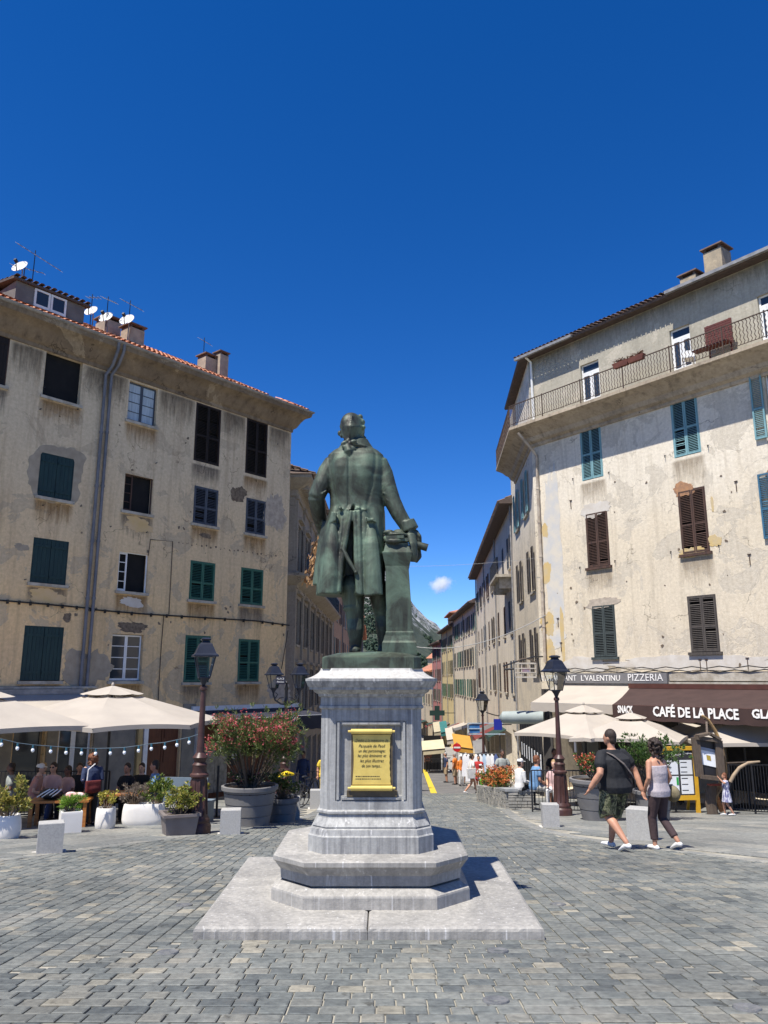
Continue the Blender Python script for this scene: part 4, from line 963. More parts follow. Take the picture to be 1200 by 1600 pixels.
aw2, vl2 = awning(FR, "dark brown awning lettered for the square's café", b0, T_br, FR.px(1050, 1075, .45)[1], FR.px(1080, 1105, 3.0)[1], 3.0, .44, canvas_brown, .45, flare=b0 - fb, bar_m=mat("brown awning case", (.10, .04, .03), None, 3, .5))
zz = FR.px(1080, 1121, 3.02)[1]
t_c = FR.px(1084, 1115, 3.02)[0]; w_c = FR.px(1150, 1115, 3.02)[0] - FR.px(1017, 1115, 3.02)[0]
def slab_letters(txt, t, z, h, width, par): return letters(txt, h * 1.2, letter_white, "lettering", par, facing(t, -3.02, z), bold=.012, width=width)
slab_letters("CAFÉ DE LA PLACE", t_c, zz, .34, w_c, vl2)
t_s = FR.px(977, 1113, 3.02)[0]; slab_letters("SNACK", t_s, zz + .06, .26, FR.px(989, 1113, 3.02)[0] - FR.px(965, 1113, 3.02)[0], vl2)
t_g = FR.px(1188, 1114, 3.02)[0]; slab_letters("GLACE", t_g + .25, zz + .06, .28, 1.0, vl2)
# hanging sign bracket at the street corner
r = empty("hanging_sign", FR.world(0.2, .1, 0), FR.rot, "white framed sign hanging on an iron bracket at the corner", "sign"); inv = fmat(FR).inverted()
def S3(x, y, Y): return inv @ A(x, y, Y) - Vector((.2, -.1, 0))
k = MB(); k.tube([S3(786, 1041, 31.5), S3(812, 1032, 31.5), S3(835, 1026, 31.5), S3(848, 1026, 31.8)], .03, 6); k.tube([S3(788, 1046, 31.5), S3(803, 1045, 31.5)], .045, 6); k.tube([S3(840, 1028, 31.6), S3(846, 1065, 31.6)], .03, 6); k.build("bracket", iron_black, r)
c0, c1 = S3(805, 1037, 31.5), S3(838, 1052, 31.5)
k = MB(); u = (c1 - c0); ux = Vector((u.x, u.y, 0)); 
for z0_, z1_ in ((0, .04), (.16, .2), (.36, .42), (-.18, -.12)): 
    a_ = Vector((c0.x, c0.y, c1.z + z0_ + .03)); k.bar(a_, a_ + ux, .05, z1_ - z0_)
for f_ in (0, .3, .7, 1): a_ = Vector((c0.x, c0.y, c1.z)) + ux * f_; k.bar(a_ + Vector((0, 0, -.12)), a_ + Vector((0, 0, .42)), .04)
k.build("sign_frame", mat("cream sign iron", (.50, .45, .37), (.40, .36, .30), 6, .7), r)
k = MB(); k.tube([Vector((c0.x, c0.y, c1.z + .42)) + ux * f_ + Vector((0, 0, .16 * math.sin(math.pi * f_))) for f_ in np.linspace(0, 1, 8)], .03, 6); k.build("sign_arch", wood_dark, r)
k = MB(); a_ = Vector((c0.x, c0.y, c1.z + .12)) + ux * .31; k.bar(a_, a_ + ux * .38, .03, .2); k.build("sign_panel", mat("faded red sign", (.30, .16, .15), (.2, .2, .28), 14, .7), r)

# ================================================================ the street: right-hand row
def row_house(name, label, F, length, zeave, m, cols, rows, ww, wh, shut, right_row=True, eave=.7, roofm=TILE_OLD, ztop=None, gf=True, door_m=None, depth=8, wins=True, shutp=.1, lintel=None, seed=1, canopy=True, canopy_from=6):
    rg = random.Random(seed); root = empty("row_house" if not name else name, (F.o.x, F.o.y, F.z), F.rot, label, "house", "houses along the street")
    t0, t1 = (-length, 0) if right_row else (0, length)
    zlow = F.gl(-length if right_row else length) - .5
    rects = []
    for ci in range(cols):
        t = t0 + (ci + .5) * (t1 - t0) / cols
        for z in rows: rects.append([t - ww / 2, t + ww / 2, z, z + wh])
    shops = []
    if gf:
        for ci in range(cols):
            t = t0 + (ci + .5) * (t1 - t0) / cols; g = F.gl(t); hw_ = .43 * length / cols; shops.append([t - hw_, t + hw_, g + .1, g + 2.9, .7])
    mb = MB(); wall_open(mb, t0, t1, zlow, zeave, rects + shops, .18); mb.box(t0 + .01, t1 - .01, .75, depth, zlow, zeave)
    for t in (t0, t1): mb.add([(t, 0, zlow), (t, depth, zlow), (t, depth, zeave), (t, 0, zeave)], [(0, 1, 2, 3)])
    mb.build("wall", m, root)
    for r in rects:
        sm = shut[rg.randrange(len(shut))]
        o = window(root, r, 'dark' if rg.random() < .75 else 'louvre', sm, pitch=.12, sill=True)
        if len(o.children) < 3: open_shutters(o, r, sm, pitch=.13)
    for r in shops:
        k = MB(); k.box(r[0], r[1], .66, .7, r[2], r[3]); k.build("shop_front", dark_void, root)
    mb = MB(); mb.rings([[(t0 - .1, -eave, zeave - .05), (t1 + .1, -eave, zeave - .05), (t1 + .1, depth, zeave - .05), (t0 - .1, depth, zeave - .05)], [(t0 - .1, -eave, zeave + .06), (t1 + .1, -eave, zeave + .06), (t1 + .1, depth, zeave + .06), (t0 - .1, depth, zeave + .06)], [(t0 - .1, depth / 2, zeave + .3 * depth), (t1 + .1, depth / 2, zeave + .3 * depth), (t1 + .1, depth / 2 + .05, zeave + .3 * depth), (t0 - .1, depth / 2 + .05, zeave + .3 * depth)]])
    rf = mb.build("roof", roofm, root)
    k = MB(); tiles(k, t0 - .1, t1 + .1, -eave - .06, -eave + .8, zeave + .03, .45, wd=.26, seed=seed); k.build("roof_tiles", roofm, rf, kind="stuff")
    if canopy:
        cr_ = random.Random(seed); nn = max(3, int(length / 3.4)); cl_ = [canvas_navy, canvas_brown, iron_black, mat("dark green canvas", (.02, .05, .04), None, 2, .9), mat("dusty grey canvas", (.13, .125, .12), None, 2, .9), canvas_beige, mat("dull red canvas", (.16, .03, .025), None, 2, .9)]
        for i in range(nn):
            a, b_ = t0 + (t1 - t0) * i / nn + .1, t0 + (t1 - t0) * (i + 1) / nn - .1
            if right_row and b_ > -canopy_from: continue
            g = F.gl((a + b_) / 2); o_ = cr_.uniform(1.0, 1.7); zt_ = g + cr_.uniform(2.9, 3.3); zf_ = zt_ - cr_.uniform(.35, .7); k = MB()
            k.rings([[(a, .0, zt_), (b_, .0, zt_), (b_, -o_, zf_), (a, -o_, zf_)][::-1], [(a, .0, zt_ + .03), (b_, .0, zt_ + .03), (b_, -o_, zf_ + .03), (a, -o_, zf_ + .03)][::-1]]); k.box(a, b_, -o_ - .02, -o_, zf_ - .25, zf_ + .03); k.build("shop_canopy", cl_[cr_.randrange(len(cl_))], root)  # mostly dark canopies, added to darken the band along the shops
    for t in np.linspace(t0 + .4, t1 - .4, max(2, int(length / 9)) + 1): pipe(root, [(t, -.09, zeave), (t, -.09, F.gl(t) + .2)], .05, zinc)
    return root
def facm(n, c, k=.85): return facademat(n, c, tuple(x * k for x in c), tuple(x * .45 for x in c), tuple(min(.7, x * .8 + .06) for x in c), streak=.5, patchiness=.6)
F2 = Facade(6.98, 40.9, 3.3, False); ze2 = A(808, 786, 41)[2] - F2.z
w0 = ze2
row_house("row_house", "tall cream house with dark eaves and a small balcony next to the corner building", F2, 33, ze2, facm("pale cream plaster", (.80, .71, .57)), 8, [ze2 - 3.3, ze2 - 6.9, ze2 - 10.2, ze2 - 13.2][:3], 1.0, 1.8, [S_GREYGREEN, S_TAUPE, S_BROWN, S_SLATE], seed=2)
r2 = [o for o in COL.objects if o.name.startswith("row_house")][0]
k = MB(); k.box(-5.5, -1.2, -.9, 0, ze2 - 3.9, ze2 - 3.75); bal = k.build("balcony", stone_trim, r2)
k = MB()
for i in range(35): k.bar((-5.45 + i * .124, -.86, ze2 - 3.75), (-5.45 + i * .124, -.86, ze2 - 2.85), .02)
k.bar((-5.5, -.86, ze2 - 2.83), (-1.2, -.86, ze2 - 2.83), .04); k.build("balcony_railing", iron_black, bal, kind="stuff")
for t in (-5.0, -3.4, -1.6): k = MB(); k.plate([(0, ze2 - 4.6), (0, ze2 - 3.9), (0, ze2 - 3.9)][:0] or [(t - .08, ze2 - 4.5), (t + .08, ze2 - 4.5), (t + .08, ze2 - 3.9), (t - .08, ze2 - 3.9)], -.7, 0); k.build("balcony_bracket", stone_trim, bal)
def seg(x0, y0, x1, y1):
    L = math.hypot(x1 - x0, y1 - y0); return Facade(x0, y0, math.degrees(math.atan2(x1 - x0, y1 - y0)), False), L
F3, L3 = seg(8.85, 74, 8.8, 98); ze3 = A(748, 941, 74)[2] - F3.z
row_house("row_house", "cream house with rows of narrow shuttered windows under a low roof", F3, L3, ze3, facm("sandy plaster", (.80, .70, .54)), 9, [ze3 - 2.6, ze3 - 5.9, ze3 - 9.0], 1.0, 1.8, [S_GREYGREEN, S_TAUPE, S_GREEN], seed=3)
F4, L4 = seg(8.8, 98.05, 8.6, 116)
row_house("row_house", "pale yellow house with green shutters further down the street", F4, L4, ze3 + .6, facm("yellow plaster", (.74, .60, .32)), 6, [ze3 - 2.2, ze3 - 5.4, ze3 - 8.4], 1.0, 1.8, [S_GREEN, S_GREYGREEN], seed=4)
F5, L5 = seg(8.6, 116.05, 8.1, 130)
row_house("row_house", "dusty pink house beyond the yellow one", F5, L5, ze3 + .3, facm("pink plaster", (.50, .22, .20)), 5, [ze3 - 2.2, ze3 - 5.4, ze3 - 8.4], 1.0, 1.8, [S_TAUPE, S_GREEN], seed=5)
F6, L6 = seg(8.1, 130.05, 6.5, 150)
row_house("row_house", "cream house at the far bend of the street", F6, L6, ze3 - 3.2, facm("far cream plaster", (.60, .50, .36)), 6, [ze3 - 5.6, ze3 - 8.6], 1.0, 1.7, [S_GREEN, S_TAUPE], roofm=TILE, seed=6)
# upper storey with an orange roof behind the cream row
r = empty("attic_house", (11.5, 100, gz(100)), 0, "orange attic storey with a tiled roof above the street row", "house")
za_ = A(712, 958, 100)[2] - gz(100); k = MB(); k.box(-2.6, 6, 0, 8, 0, za_); k.build("wall", facm("orange plaster", (.56, .36, .16)), r)
k = MB(); k.rings([[(-3.1, -.5, za_), (6.5, -.5, za_), (6.5, 8.5, za_), (-3.1, 8.5, za_)], [(-3.1, -.5, za_ + .15), (6.5, -.5, za_ + .15), (6.5, 8.5, za_ + .15), (-3.1, 8.5, za_ + .15)], [(1, 4, za_ + 1.4), (2.5, 4, za_ + 1.4), (2.5, 4.1, za_ + 1.4), (1, 4.1, za_ + 1.4)]]); k.build("roof", TILE, r)
# left-hand row: the ornate house in shade, then the pink one
FO = Facade(-4.3, 36.5, .4, True); zo = A(454, 752, 36.5)[2] - FO.z; LO = 24.0
orn = empty("ornate_house", (FO.o.x, FO.o.y, FO.z), FO.rot, "ornate grey house with pilasters, mouldings and a long iron balcony in shade", "house")
mO = facm("grey ornate stucco", (.42, .375, .31), .8)
zcm = A(454, 902, 36.5)[2] - FO.z
rO = []; nO = 7
for i in range(nO):
    t = (i + .5) * LO / nO
    for z0, h in ((zcm + .45, 2.3), (zcm - 3.1, 2.2), (zcm - 6.3, 2.1)): rO.append([t - .55, t + .55, z0, z0 + h])
mb = MB(); wall_open(mb, 0, LO, FO.gl(LO) - .5, zo, rO + [[t * LO / nO + .5, (t + 1) * LO / nO - .5, FO.gl((t + .5) * LO / nO) + .1, FO.gl((t + .5) * LO / nO) + 2.7, .6] for t in range(nO)], .2); mb.box(.01, LO, .65, 9, FO.gl(LO) - .5, zo); mb.add([(0, 0, -3), (0, 9, -3), (0, 9, zo), (0, 0, zo)], [(0, 3, 2, 1)]); mb.build("wall", mO, orn)
for r in rO:
    o = window(orn, r, 'dark', S_TAUPE); k = MB(); e = .14
    k.box(r[0] - e, r[0], -.06, 0, r[2], r[3] + e); k.box(r[1], r[1] + e, -.06, 0, r[2], r[3] + e); k.box(r[0], r[1], -.06, 0, r[3], r[3] + e); k.box(r[0] - .25, r[1] + .25, -.22, 0, r[3] + .22, r[3] + .36); k.build("surround", mO, o); open_shutters(o, r, S_TAUPE, pitch=.12)
for i in range(nO + 1):
    t = min(LO - .2, max(.2, i * LO / nO)); 
    for z0, z1 in ((zcm + .3, zo - .9), (zcm - 6.6, zcm - .5)):
        k = MB(); k.box(t - .18, t + .18, -.12, 0, z0, z1); k.box(t - .25, t + .25, -.18, 0, z1, z1 + .22); k.box(t - .25, t + .25, -.18, 0, z0 - .2, z0); k.build("pilaster", mO, orn)
cpr = lambda z, s_: [(0, z - .5 * s_), (.08, z - .5 * s_), (.12, z - .3 * s_), (.3 * s_, z - .2 * s_), (.55 * s_, z), (.55 * s_, z + .14), (0, z + .16)]
for z, s_ in ((zo, 1.5), (zcm, 1.3)): mb = MB(); sweep(mb, [(0, 4), (0, 0), (LO, 0), (LO, 4)], cpr(z, s_)); mb.build("cornice", mO, orn, smooth=30)
mb = MB()
for i in range(int(LO / .35)): mb.box(i * .35, i * .35 + .14, -.62, -.1, zo - .42, zo - .2)
mb.build("dentils", mO, orn, kind="stuff")
mb = MB()
for i in range(int(LO / .13)): mb.bar((i * .13, -.62, zcm + .2), (i * .13, -.62, zcm + 1.15), .02)
mb.bar((0, -.62, zcm + 1.17), (LO, -.62, zcm + 1.17), .05); mb.build("balcony_railing", iron_black, orn, kind="stuff")
mb = MB(); mb.rings([[(-.9, -.9, zo + .16), (LO, -.9, zo + .16), (LO, 9, zo + .16), (-.9, 9, zo + .16)], [(1, 4, zo + 1.8), (LO, 4, zo + 1.8), (LO, 4.1, zo + 1.8), (1, 4.1, zo + 1.8)]]); rf = mb.build("roof", TILE_OLD, orn)
mb = MB(); tiles(mb, -.9, LO, -.98, .5, zo + .16, .35, wd=.26, seed=8); mb.build("roof_tiles", TILE_OLD, rf, kind="stuff")
FP = Facade(-4.1, 61, 1.2, True)
zp = A(519, 905, 61)[2] - FP.z
row_house("row_house", "salmon pink house with blue grey shutters past the ornate one", FP, 40, zp, facm("salmon plaster", (.56, .38, .27)), 12, [zp - 3.0, zp - 6.2, zp - 9.4], 1.0, 1.8, [S_SLATE, S_AQUA], right_row=False, roofm=TILE, seed=9)
k = MB(); k.box(-.25, .25, -.1, .25, FP.gl(0) - .5, zp); k.build("quoin_strip", mat("pale quoin", (.56, .52, .45), (.48, .44, .38), 3, .9), [o for o in COL.objects if o.name.startswith("row_house")][-1] if False else bpy.data.objects[[o.name for o in COL.objects if o.name.startswith("row_house") and o.type == 'EMPTY'][-1]])
FQ = Facade(-3.2, 101.5, -1.0, True)
row_house("row_house", "cream house at the far left end of the street", FQ, 36, zp + 1, facm("far left plaster", (.58, .48, .34)), 10, [zp - 3.0, zp - 6.2], 1.0, 1.8, [S_GREEN, S_TAUPE], right_row=False, roofm=TILE, seed=10)
# small tiled houses where the street ends
for i, (x, y, w_, h_, lb) in enumerate(((5.2, 175, 9, 8.5, "low house with an orange roof at the foot of the hill"), (9.5, 190, 8, 11, "orange roofed house standing just above the lower roofs"), (12.5, 160, 7, 10, "terracotta roofed house right of the far roofs"), (-2, 200, 10, 12, "wide orange roof seen between the statue's legs"), (16, 215, 8, 16, "small house among trees on the slope"))):
    r = empty("hill_house", (x, y, gz(y)), rnd.uniform(-.3, .3), lb, "house", "houses at the end of the street")
    k = MB(); k.box(-w_ / 2, w_ / 2, 0, 7, 0, h_); k.build("wall", facm("hill house plaster", (.56, .44, .30)), r)
    k = MB(); k.rings([[(-w_ / 2 - .5, -.5, h_), (w_ / 2 + .5, -.5, h_), (w_ / 2 + .5, 7.5, h_), (-w_ / 2 - .5, 7.5, h_)], [(-w_ / 2 + 1.5, 3.4, h_ + 1.8), (w_ / 2 - 1.5, 3.4, h_ + 1.8), (w_ / 2 - 1.5, 3.5, h_ + 1.8), (-w_ / 2 + 1.5, 3.5, h_ + 1.8)]]); rf = k.build("roof", TILE, r)
    for q in (-.25, .25): k = MB(); k.box(q * w_ - .5, q * w_ + .5, -.04, .02, h_ - 2.6, h_ - 1.0); o = k.build("window", S_GREEN, r)
# ---------------------------------------------------------------- mountain, woods, cloud
from mathutils import noise as mnoise
SK = [(-300, 60), (-120, 120), (-40, 170), (0, 160), (40, A(640, 946, 1000)[2] - 2), (A(655, 955, 1000)[0], A(655, 955, 1000)[2]), (A(670, 970, 1000)[0], A(670, 970, 1000)[2]), (A(685, 984, 1000)[0], A(685, 984, 1000)[2]), (A(700, 993, 1000)[0], A(700, 993, 1000)[2]), (120, 60), (300, 20)]
def hill_h(x, y):
    s_ = min(1, max(0, (y - 260) / 740)); s_ = s_ ** 1.25
    top = lerp(SK, x * 1000 / max(300, y)); v = Vector((x * .02, y * .02, 0))
    return -9.5 + (top + 9.5) * s_ + (mnoise.fractal(v, 1.0, 2.0, 6) * 9 + abs(mnoise.fractal(v * 2.7, .9, 2.1, 4)) * 5) * s_ * (.3 if y > 960 else 1)
mb = MB(); xs = np.linspace(-300, 320, 150); ysm = np.linspace(250, 1000, 110)
mb.sheet([[(x * (y / 1000 + .15), y, hill_h(x * (y / 1000 + .15), y)) for x in xs] for y in ysm])
m, nt, b = newmat("mountain"); b.inputs["Roughness"].default_value = .95; b.inputs["Specular IOR Level"].default_value = .1; L = nt.links; v = coords(nt)
n1 = noise(nt, v, .035, 9, .7, .4); n2 = noise(nt, v, .16, 8, .75)
ad = N(nt, "ShaderNodeMath", operation='ADD'); sx = nt.nodes.new("ShaderNodeSeparateXYZ"); L.new(v, sx.inputs[0]); mr = N(nt, "ShaderNodeMapRange"); mr.inputs[1].default_value = 20; mr.inputs[2].default_value = 95; mr.inputs[3].default_value = -.22; mr.inputs[4].default_value = .14; L.new(sx.outputs[2], mr.inputs[0]); L.new(n1, ad.inputs[0]); L.new(mr.outputs[0], ad.inputs[1])
rk = ramp(nt, [(.40, (.05, .065, .05)), (.47, (.28, .28, .275)), (.7, (.50, .49, .47))]); L.new(n2, rk.inputs[0]); gr = ramp(nt, [(.3, (.035, .050, .042)), (.7, (.085, .095, .07))]); L.new(n2, gr.inputs[0])  # hill greens dulled to paint in some haze
mk = ramp(nt, [(.46, (0, 0, 0)), (.54, (1, 1, 1))]); L.new(ad.outputs[0], mk.inputs[0]); L.new(mixc(nt, mk.outputs[0], gr.outputs[0], rk.outputs[0]), b.inputs["Base Color"]); bump(nt, b, n2, .6, 2)
o = mb.build("mountain", m, smooth=60); o["kind"] = "structure"
wood = MB(); wr = random.Random(4)
for i in range(3400):
    y = wr.uniform(330, 900); x = wr.uniform(-.04, .14) * y; z = hill_h(x, y)
    if mnoise.noise(Vector((x * .03, y * .02, 5))) < -.1 + (y - 500) * .0012: continue
    s_ = wr.uniform(1.3, 2.6); c0 = Vector((x, y, z + s_))
    for j in range(16):
        d = Vector((wr.gauss(0, 1), wr.gauss(0, 1), wr.gauss(0, 1))).normalized(); p_ = c0 + d * s_ * wr.uniform(.3, 1); u_ = d.orthogonal().normalized() * s_ * .34; v_ = d.cross(u_).normalized() * s_ * .34
        wood.add([p_ - u_, p_ - v_ * .8, p_ + u_, p_ + v_], [(0, 1, 2, 3)])
wood.build("woodland", leafmat("wooded slope", [(.018, .036, .024), (.03, .055, .033), (.045, .07, .04)], .9, .0), kind="stuff")
r = empty("cloud", A(689, 912, 1500), 0, "small white puffy cloud over the street roofs", "cloud")
m = bpy.data.materials.new("cloud vapour"); m.use_nodes = True; nt = m.node_tree; nt.nodes.remove(nt.nodes["Principled BSDF"]); pvn = nt.nodes.new("ShaderNodeVolumePrincipled"); pvn.inputs["Color"].default_value = (1, 1, 1, 1); pvn.inputs["Anisotropy"].default_value = .3
v = coords(nt); L = nt.links; ln = nt.nodes.new("ShaderNodeVectorMath"); ln.operation = 'LENGTH'; sc_ = nt.nodes.new("ShaderNodeVectorMath"); sc_.operation = 'MULTIPLY'; sc_.inputs[1].default_value = (1 / 34, 1 / 30, 1 / 25); L.new(v, sc_.inputs[0]); L.new(sc_.outputs[0], ln.inputs[0])
nn = noise(nt, v, .045, 6, .6); ma = N(nt, "ShaderNodeMath", operation='MULTIPLY_ADD'); L.new(nn, ma.inputs[0]); ma.inputs[1].default_value = 1.5; ma.inputs[2].default_value = -.1
sb = N(nt, "ShaderNodeMath", operation='SUBTRACT'); L.new(ma.outputs[0], sb.inputs[0]); L.new(ln.outputs["Value"], sb.inputs[1]); mr = N(nt, "ShaderNodeMapRange"); mr.inputs[1].default_value = 0; mr.inputs[2].default_value = .45; mr.inputs[3].default_value = 0; mr.inputs[4].default_value = .09; L.new(sb.outputs[0], mr.inputs[0]); L.new(mr.outputs[0], pvn.inputs["Density"]); L.new(pvn.outputs[0], nt.nodes["Material Output"].inputs["Volume"])
k = MB(); k.ell((0, 0, 0), (46, 40, 34), 20, 12); k.build("vapour", m, r)
# ================================================================ the monument
zs = gz(YF) + .1                   # top of the level slab
mon = empty("monument", (XC, YC, zs), 0, "stepped octagonal marble pedestal on a worn slab with a yellow scroll plaque", "pedestal")
def lz(py, Y): return A(600, py, Y)[2] - zs
dx = 573.5; xj = A(574, 1466, YF)[0] - XC
mb = MB()
def slabpart(x0, x1, nm):
    k = MB(); rgs = []; n = 40; sr_ = random.Random(int(x0 * 100))
    def edge(z, ins, jit): return [(x0 + ins + (x1 - x0 - 2 * ins) * i / n, YF - YC + ins + (sr_.random() * jit * .5), z) for i in range(n + 1)] + [(x1 - ins, YB - YC - ins, z), (x0 + ins, YB - YC - ins, z)]
    k.rings([edge(-.45, 0, .0), edge(-.03, .0, .012), edge(-.012, .006, .014), edge(.0, .03, .012)]); return k.build(nm, marble_slab, mon)
slabpart(XL - XC, xj - .002, "base_slab"); slabpart(xj + .002, XR - XC, "base_slab")
k = MB(); z1 = lz(1393, 7.05)
k.octa([(0, .88, .31), (z1 - .06, .88, .31), (z1 - .045, .875, .305), (z1, .80, .28)]); k.build("lower_step", marble_slab, mon)
z2 = lz(1385, 7.06); z3 = lz(1350, 7.0)
k = MB(); k.octa([(z1 - .02, .77, .285), (z1 + .012, .77, .285), (z1 + .02, .805, .29), (z1 + .10, .81, .29), (z1 + .135, .835, .295), (z3 - .06, .855, .30), (z3 - .045, .872, .305), (z3 - .01, .872, .305), (z3, .855, .30)]); k.build("upper_step", marble_slab, mon)
# lead: a small broken rectangle and cramp marks
p0 = z3; pb = lambda py: lz(py, 7.47)
zA, zB_, zC_, zD, zE = lz(1305, 7.42), lz(1294, 7.44), lz(1288, 7.47), lz(1272, 7.5), lz(1264, 7.52)
k = MB(); k.octa([(p0 - .002, .575, .145), (zA - .012, .575, .145), (zA, .565, .142), (zB_ - .01, .555, .138), (zB_, .535, .132), (zB_ + .012, .54, .133), (zC_, .53, .13), (zC_ + .02, .512, .12), (zD - .03, .49, .105), (zD, .485, .10), (zD + .012, .50, .105), (zE - .012, .50, .105), (zE, .478, .092)]); k.build("pedestal_base", marble_die, mon, smooth=20)
zF = lz(1108, 7.5)
nz0, nz1, nh, nd = lz(1251, 7.5), lz(1126, 7.5), .33, .05
W, c = .475, .09
full = [(-W + c, -W), (W - c, -W), (W, -W + c), (W, W - c), (W - c, W), (-W + c, W), (-W, W - c), (-W, -W + c)]
notch = [(-W + c, -W), (-nh, -W), (-nh, -W + nd), (nh, -W + nd), (nh, -W)] + full[1:]
k = MB(); k.prism(full, zE - .001, nz0); k.prism(notch, nz0, nz1); k.prism(full, nz1, zF); k.build("die", marble_die, mon)
k = MB(); e = .045
for a, b, cc, d in ((-nh, -nh + e, nz0, nz1), (nh - e, nh, nz0, nz1), (-nh + e, nh - e, nz0, nz0 + e), (-nh + e, nh - e, nz1 - e, nz1)): k.box(a, b, -W + .018, -W + nd, cc, d); k.box(a + .012, b - .012, -W - .006, -W + .018, cc + .012, d - .012)
k.build("panel_moulding", marble_die, mon)
zG, zH, zI, zJ, zK = lz(1088, 7.45), lz(1078, 7.35), lz(1074, 7.35), lz(1064, 7.33), lz(1060, 7.32)
k = MB(); k.octa([(zF - .001, .478, .09), (zF + .01, .497, .1), (zF + .03, .497, .1), (zF + .035, .485, .095), (zG - .01, .485, .095), (zG, .505, .10), (zG + .02, .51, .105), (zH - .02, .545, .12), (zH, .555, .125), (zH + .002, .59, .14), (zI, .59, .14), (zI + .006, .60, .142), (zJ - .01, .62, .145), (zJ, .625, .148), (zK, .625, .148)]); k.build("cornice", marble_die, mon, smooth=15)
zL = lz(1044, 7.47)
prof = [(zK, .612, .148)] + [(zK + (zL - zK) * (s_ / 7), .612 - .122 * math.sin(s_ / 7 * math.pi / 2) ** .8, .15 - .03 * s_ / 7) for s_ in range(1, 8)]
k = MB(); k.octa(prof); k.build("coping", marble_top, mon, smooth=30)
# scroll plaque
plq = mat("yellow glazed plaque", (.66, .505, .14), (.56, .42, .11), 7, .35, .04); ink = mat("dark ink", (.035, .025, .015), None, 9, .7); plb = mat("plaque edge", (.07, .055, .035), (.12, .09, .05), 9, .5)
yf = -W + nd - .06
def pq(px, py): p = A(px, py, YC + yf); return p[0] - XC, p[2] - zs
(xa, za_), (xb, zb_) = pq(551, 1148), pq(610.5, 1226)
k = MB(); k.box(xa - .012, xb + .018, yf + .012, yf + .058, zb_ - .02, za_ + .02); pl = k.build("plaque_back", plb, mon)
k = MB(); nseg = 16
lft = [(xa + .012 * math.sin(math.pi * i / nseg), zb_ + (za_ - zb_) * i / nseg) for i in range(nseg + 1)]; rgt = [(xb - .010 * math.sin(math.pi * i / nseg) + .002 * (-1) ** i, zb_ + (za_ - zb_) * i / nseg) for i in range(nseg, -1, -1)]
k.plate(lft + rgt, yf, yf + .014); sh = k.build("plaque", plq, mon)
k = MB()
for zc_, x0, x1, rr_ in ((za_ + .03, xa - .015, xb + .012, .030), (zb_ - .03, xa - .012, xb + .014, .030)):
    k = MB(); k.tube([(x0 - .028, yf - .012, zc_), (x0 - .001, yf - .012, zc_), (x0, yf - .012, zc_), (x1, yf - .012, zc_), (x1 + .001, yf - .012, zc_), (x1 + .028, yf - .012, zc_)], [.011, .011, rr_ * .78, rr_ * .78, .011, .011], 14); k.build("scroll_roll", plq, sh, smooth=40)
k = MB(); k.box(xa - .05, xb + .06, yf + .0, yf + .058, zb_ - .105, zb_ - .055); k.build("plaque_foot", plb, sh)
wpl = xb - xa
rows_ = (("Dédié à la mémoire de", 1157.5, .86), ("Pasquale de Paoli", 1166, .70), ("un des personnages", 1173.5, .70), ("les plus éminents et", 1181, .75), ("les plus illustres", 1189, .62), ("de son temps...", 1197, .52))
for txt, py, wf in rows_:
    x_, z_ = pq(581, py); letters(txt, .040, ink, "lettering", sh, facing((xa + xb) / 2, yf - .001, z_ - .01), depth=.0015, shear=.35, width=wpl * wf, bold=-.0006)
for py, wf in ((1213, .62), (1217, .62)):
    x_, z_ = pq(574, py); letters("les plus illustres de son temps et de sa mémoire", .018, ink, "lettering", sh, facing(xa + wpl * .40, yf - .001, z_ - .004), depth=.001, shear=.2, width=wpl * wf) if False else None
fine = MB(); fr_ = random.Random(2)
for py in (1213, 1217):
    x_ = xa + .03; _, z_ = pq(574, py)
    while x_ < xa + wpl * .72:
        l = .006 + fr_.random() * .012; fine.box(x_, x_ + l, yf - .0015, yf, z_ - .004, z_ + .003); x_ += l + .005
fine.build("fine_print", ink, sh, kind="stuff")

# ================================================================ the bronze statue
zt_ = zL; stz = zs + zt_
Sx = lambda px, py, dy=0.0: tuple(Vector(A(px, py, YC + dy)) - Vector((XC, YC, stz)))
pxm = 8.0 * CP / FPX + .0002       # about one photo pixel at the figure, in metres
statue = empty("statue", (XC, YC, stz), 0, "green bronze statue of a standing man in a long frock coat seen from behind", "statue")
k = MB(); zM = lz(1027, 7.47) - zt_
k.octa([(-.004, .475, .07), (.01, .475, .07), (zM, .475, .07), (zM + .008, .462, .068), (zM + .045, .34, .05), (zM + .065, .15, .03)]); k.build("plinth", BRONZE, statue, smooth=25)
fig = MB()
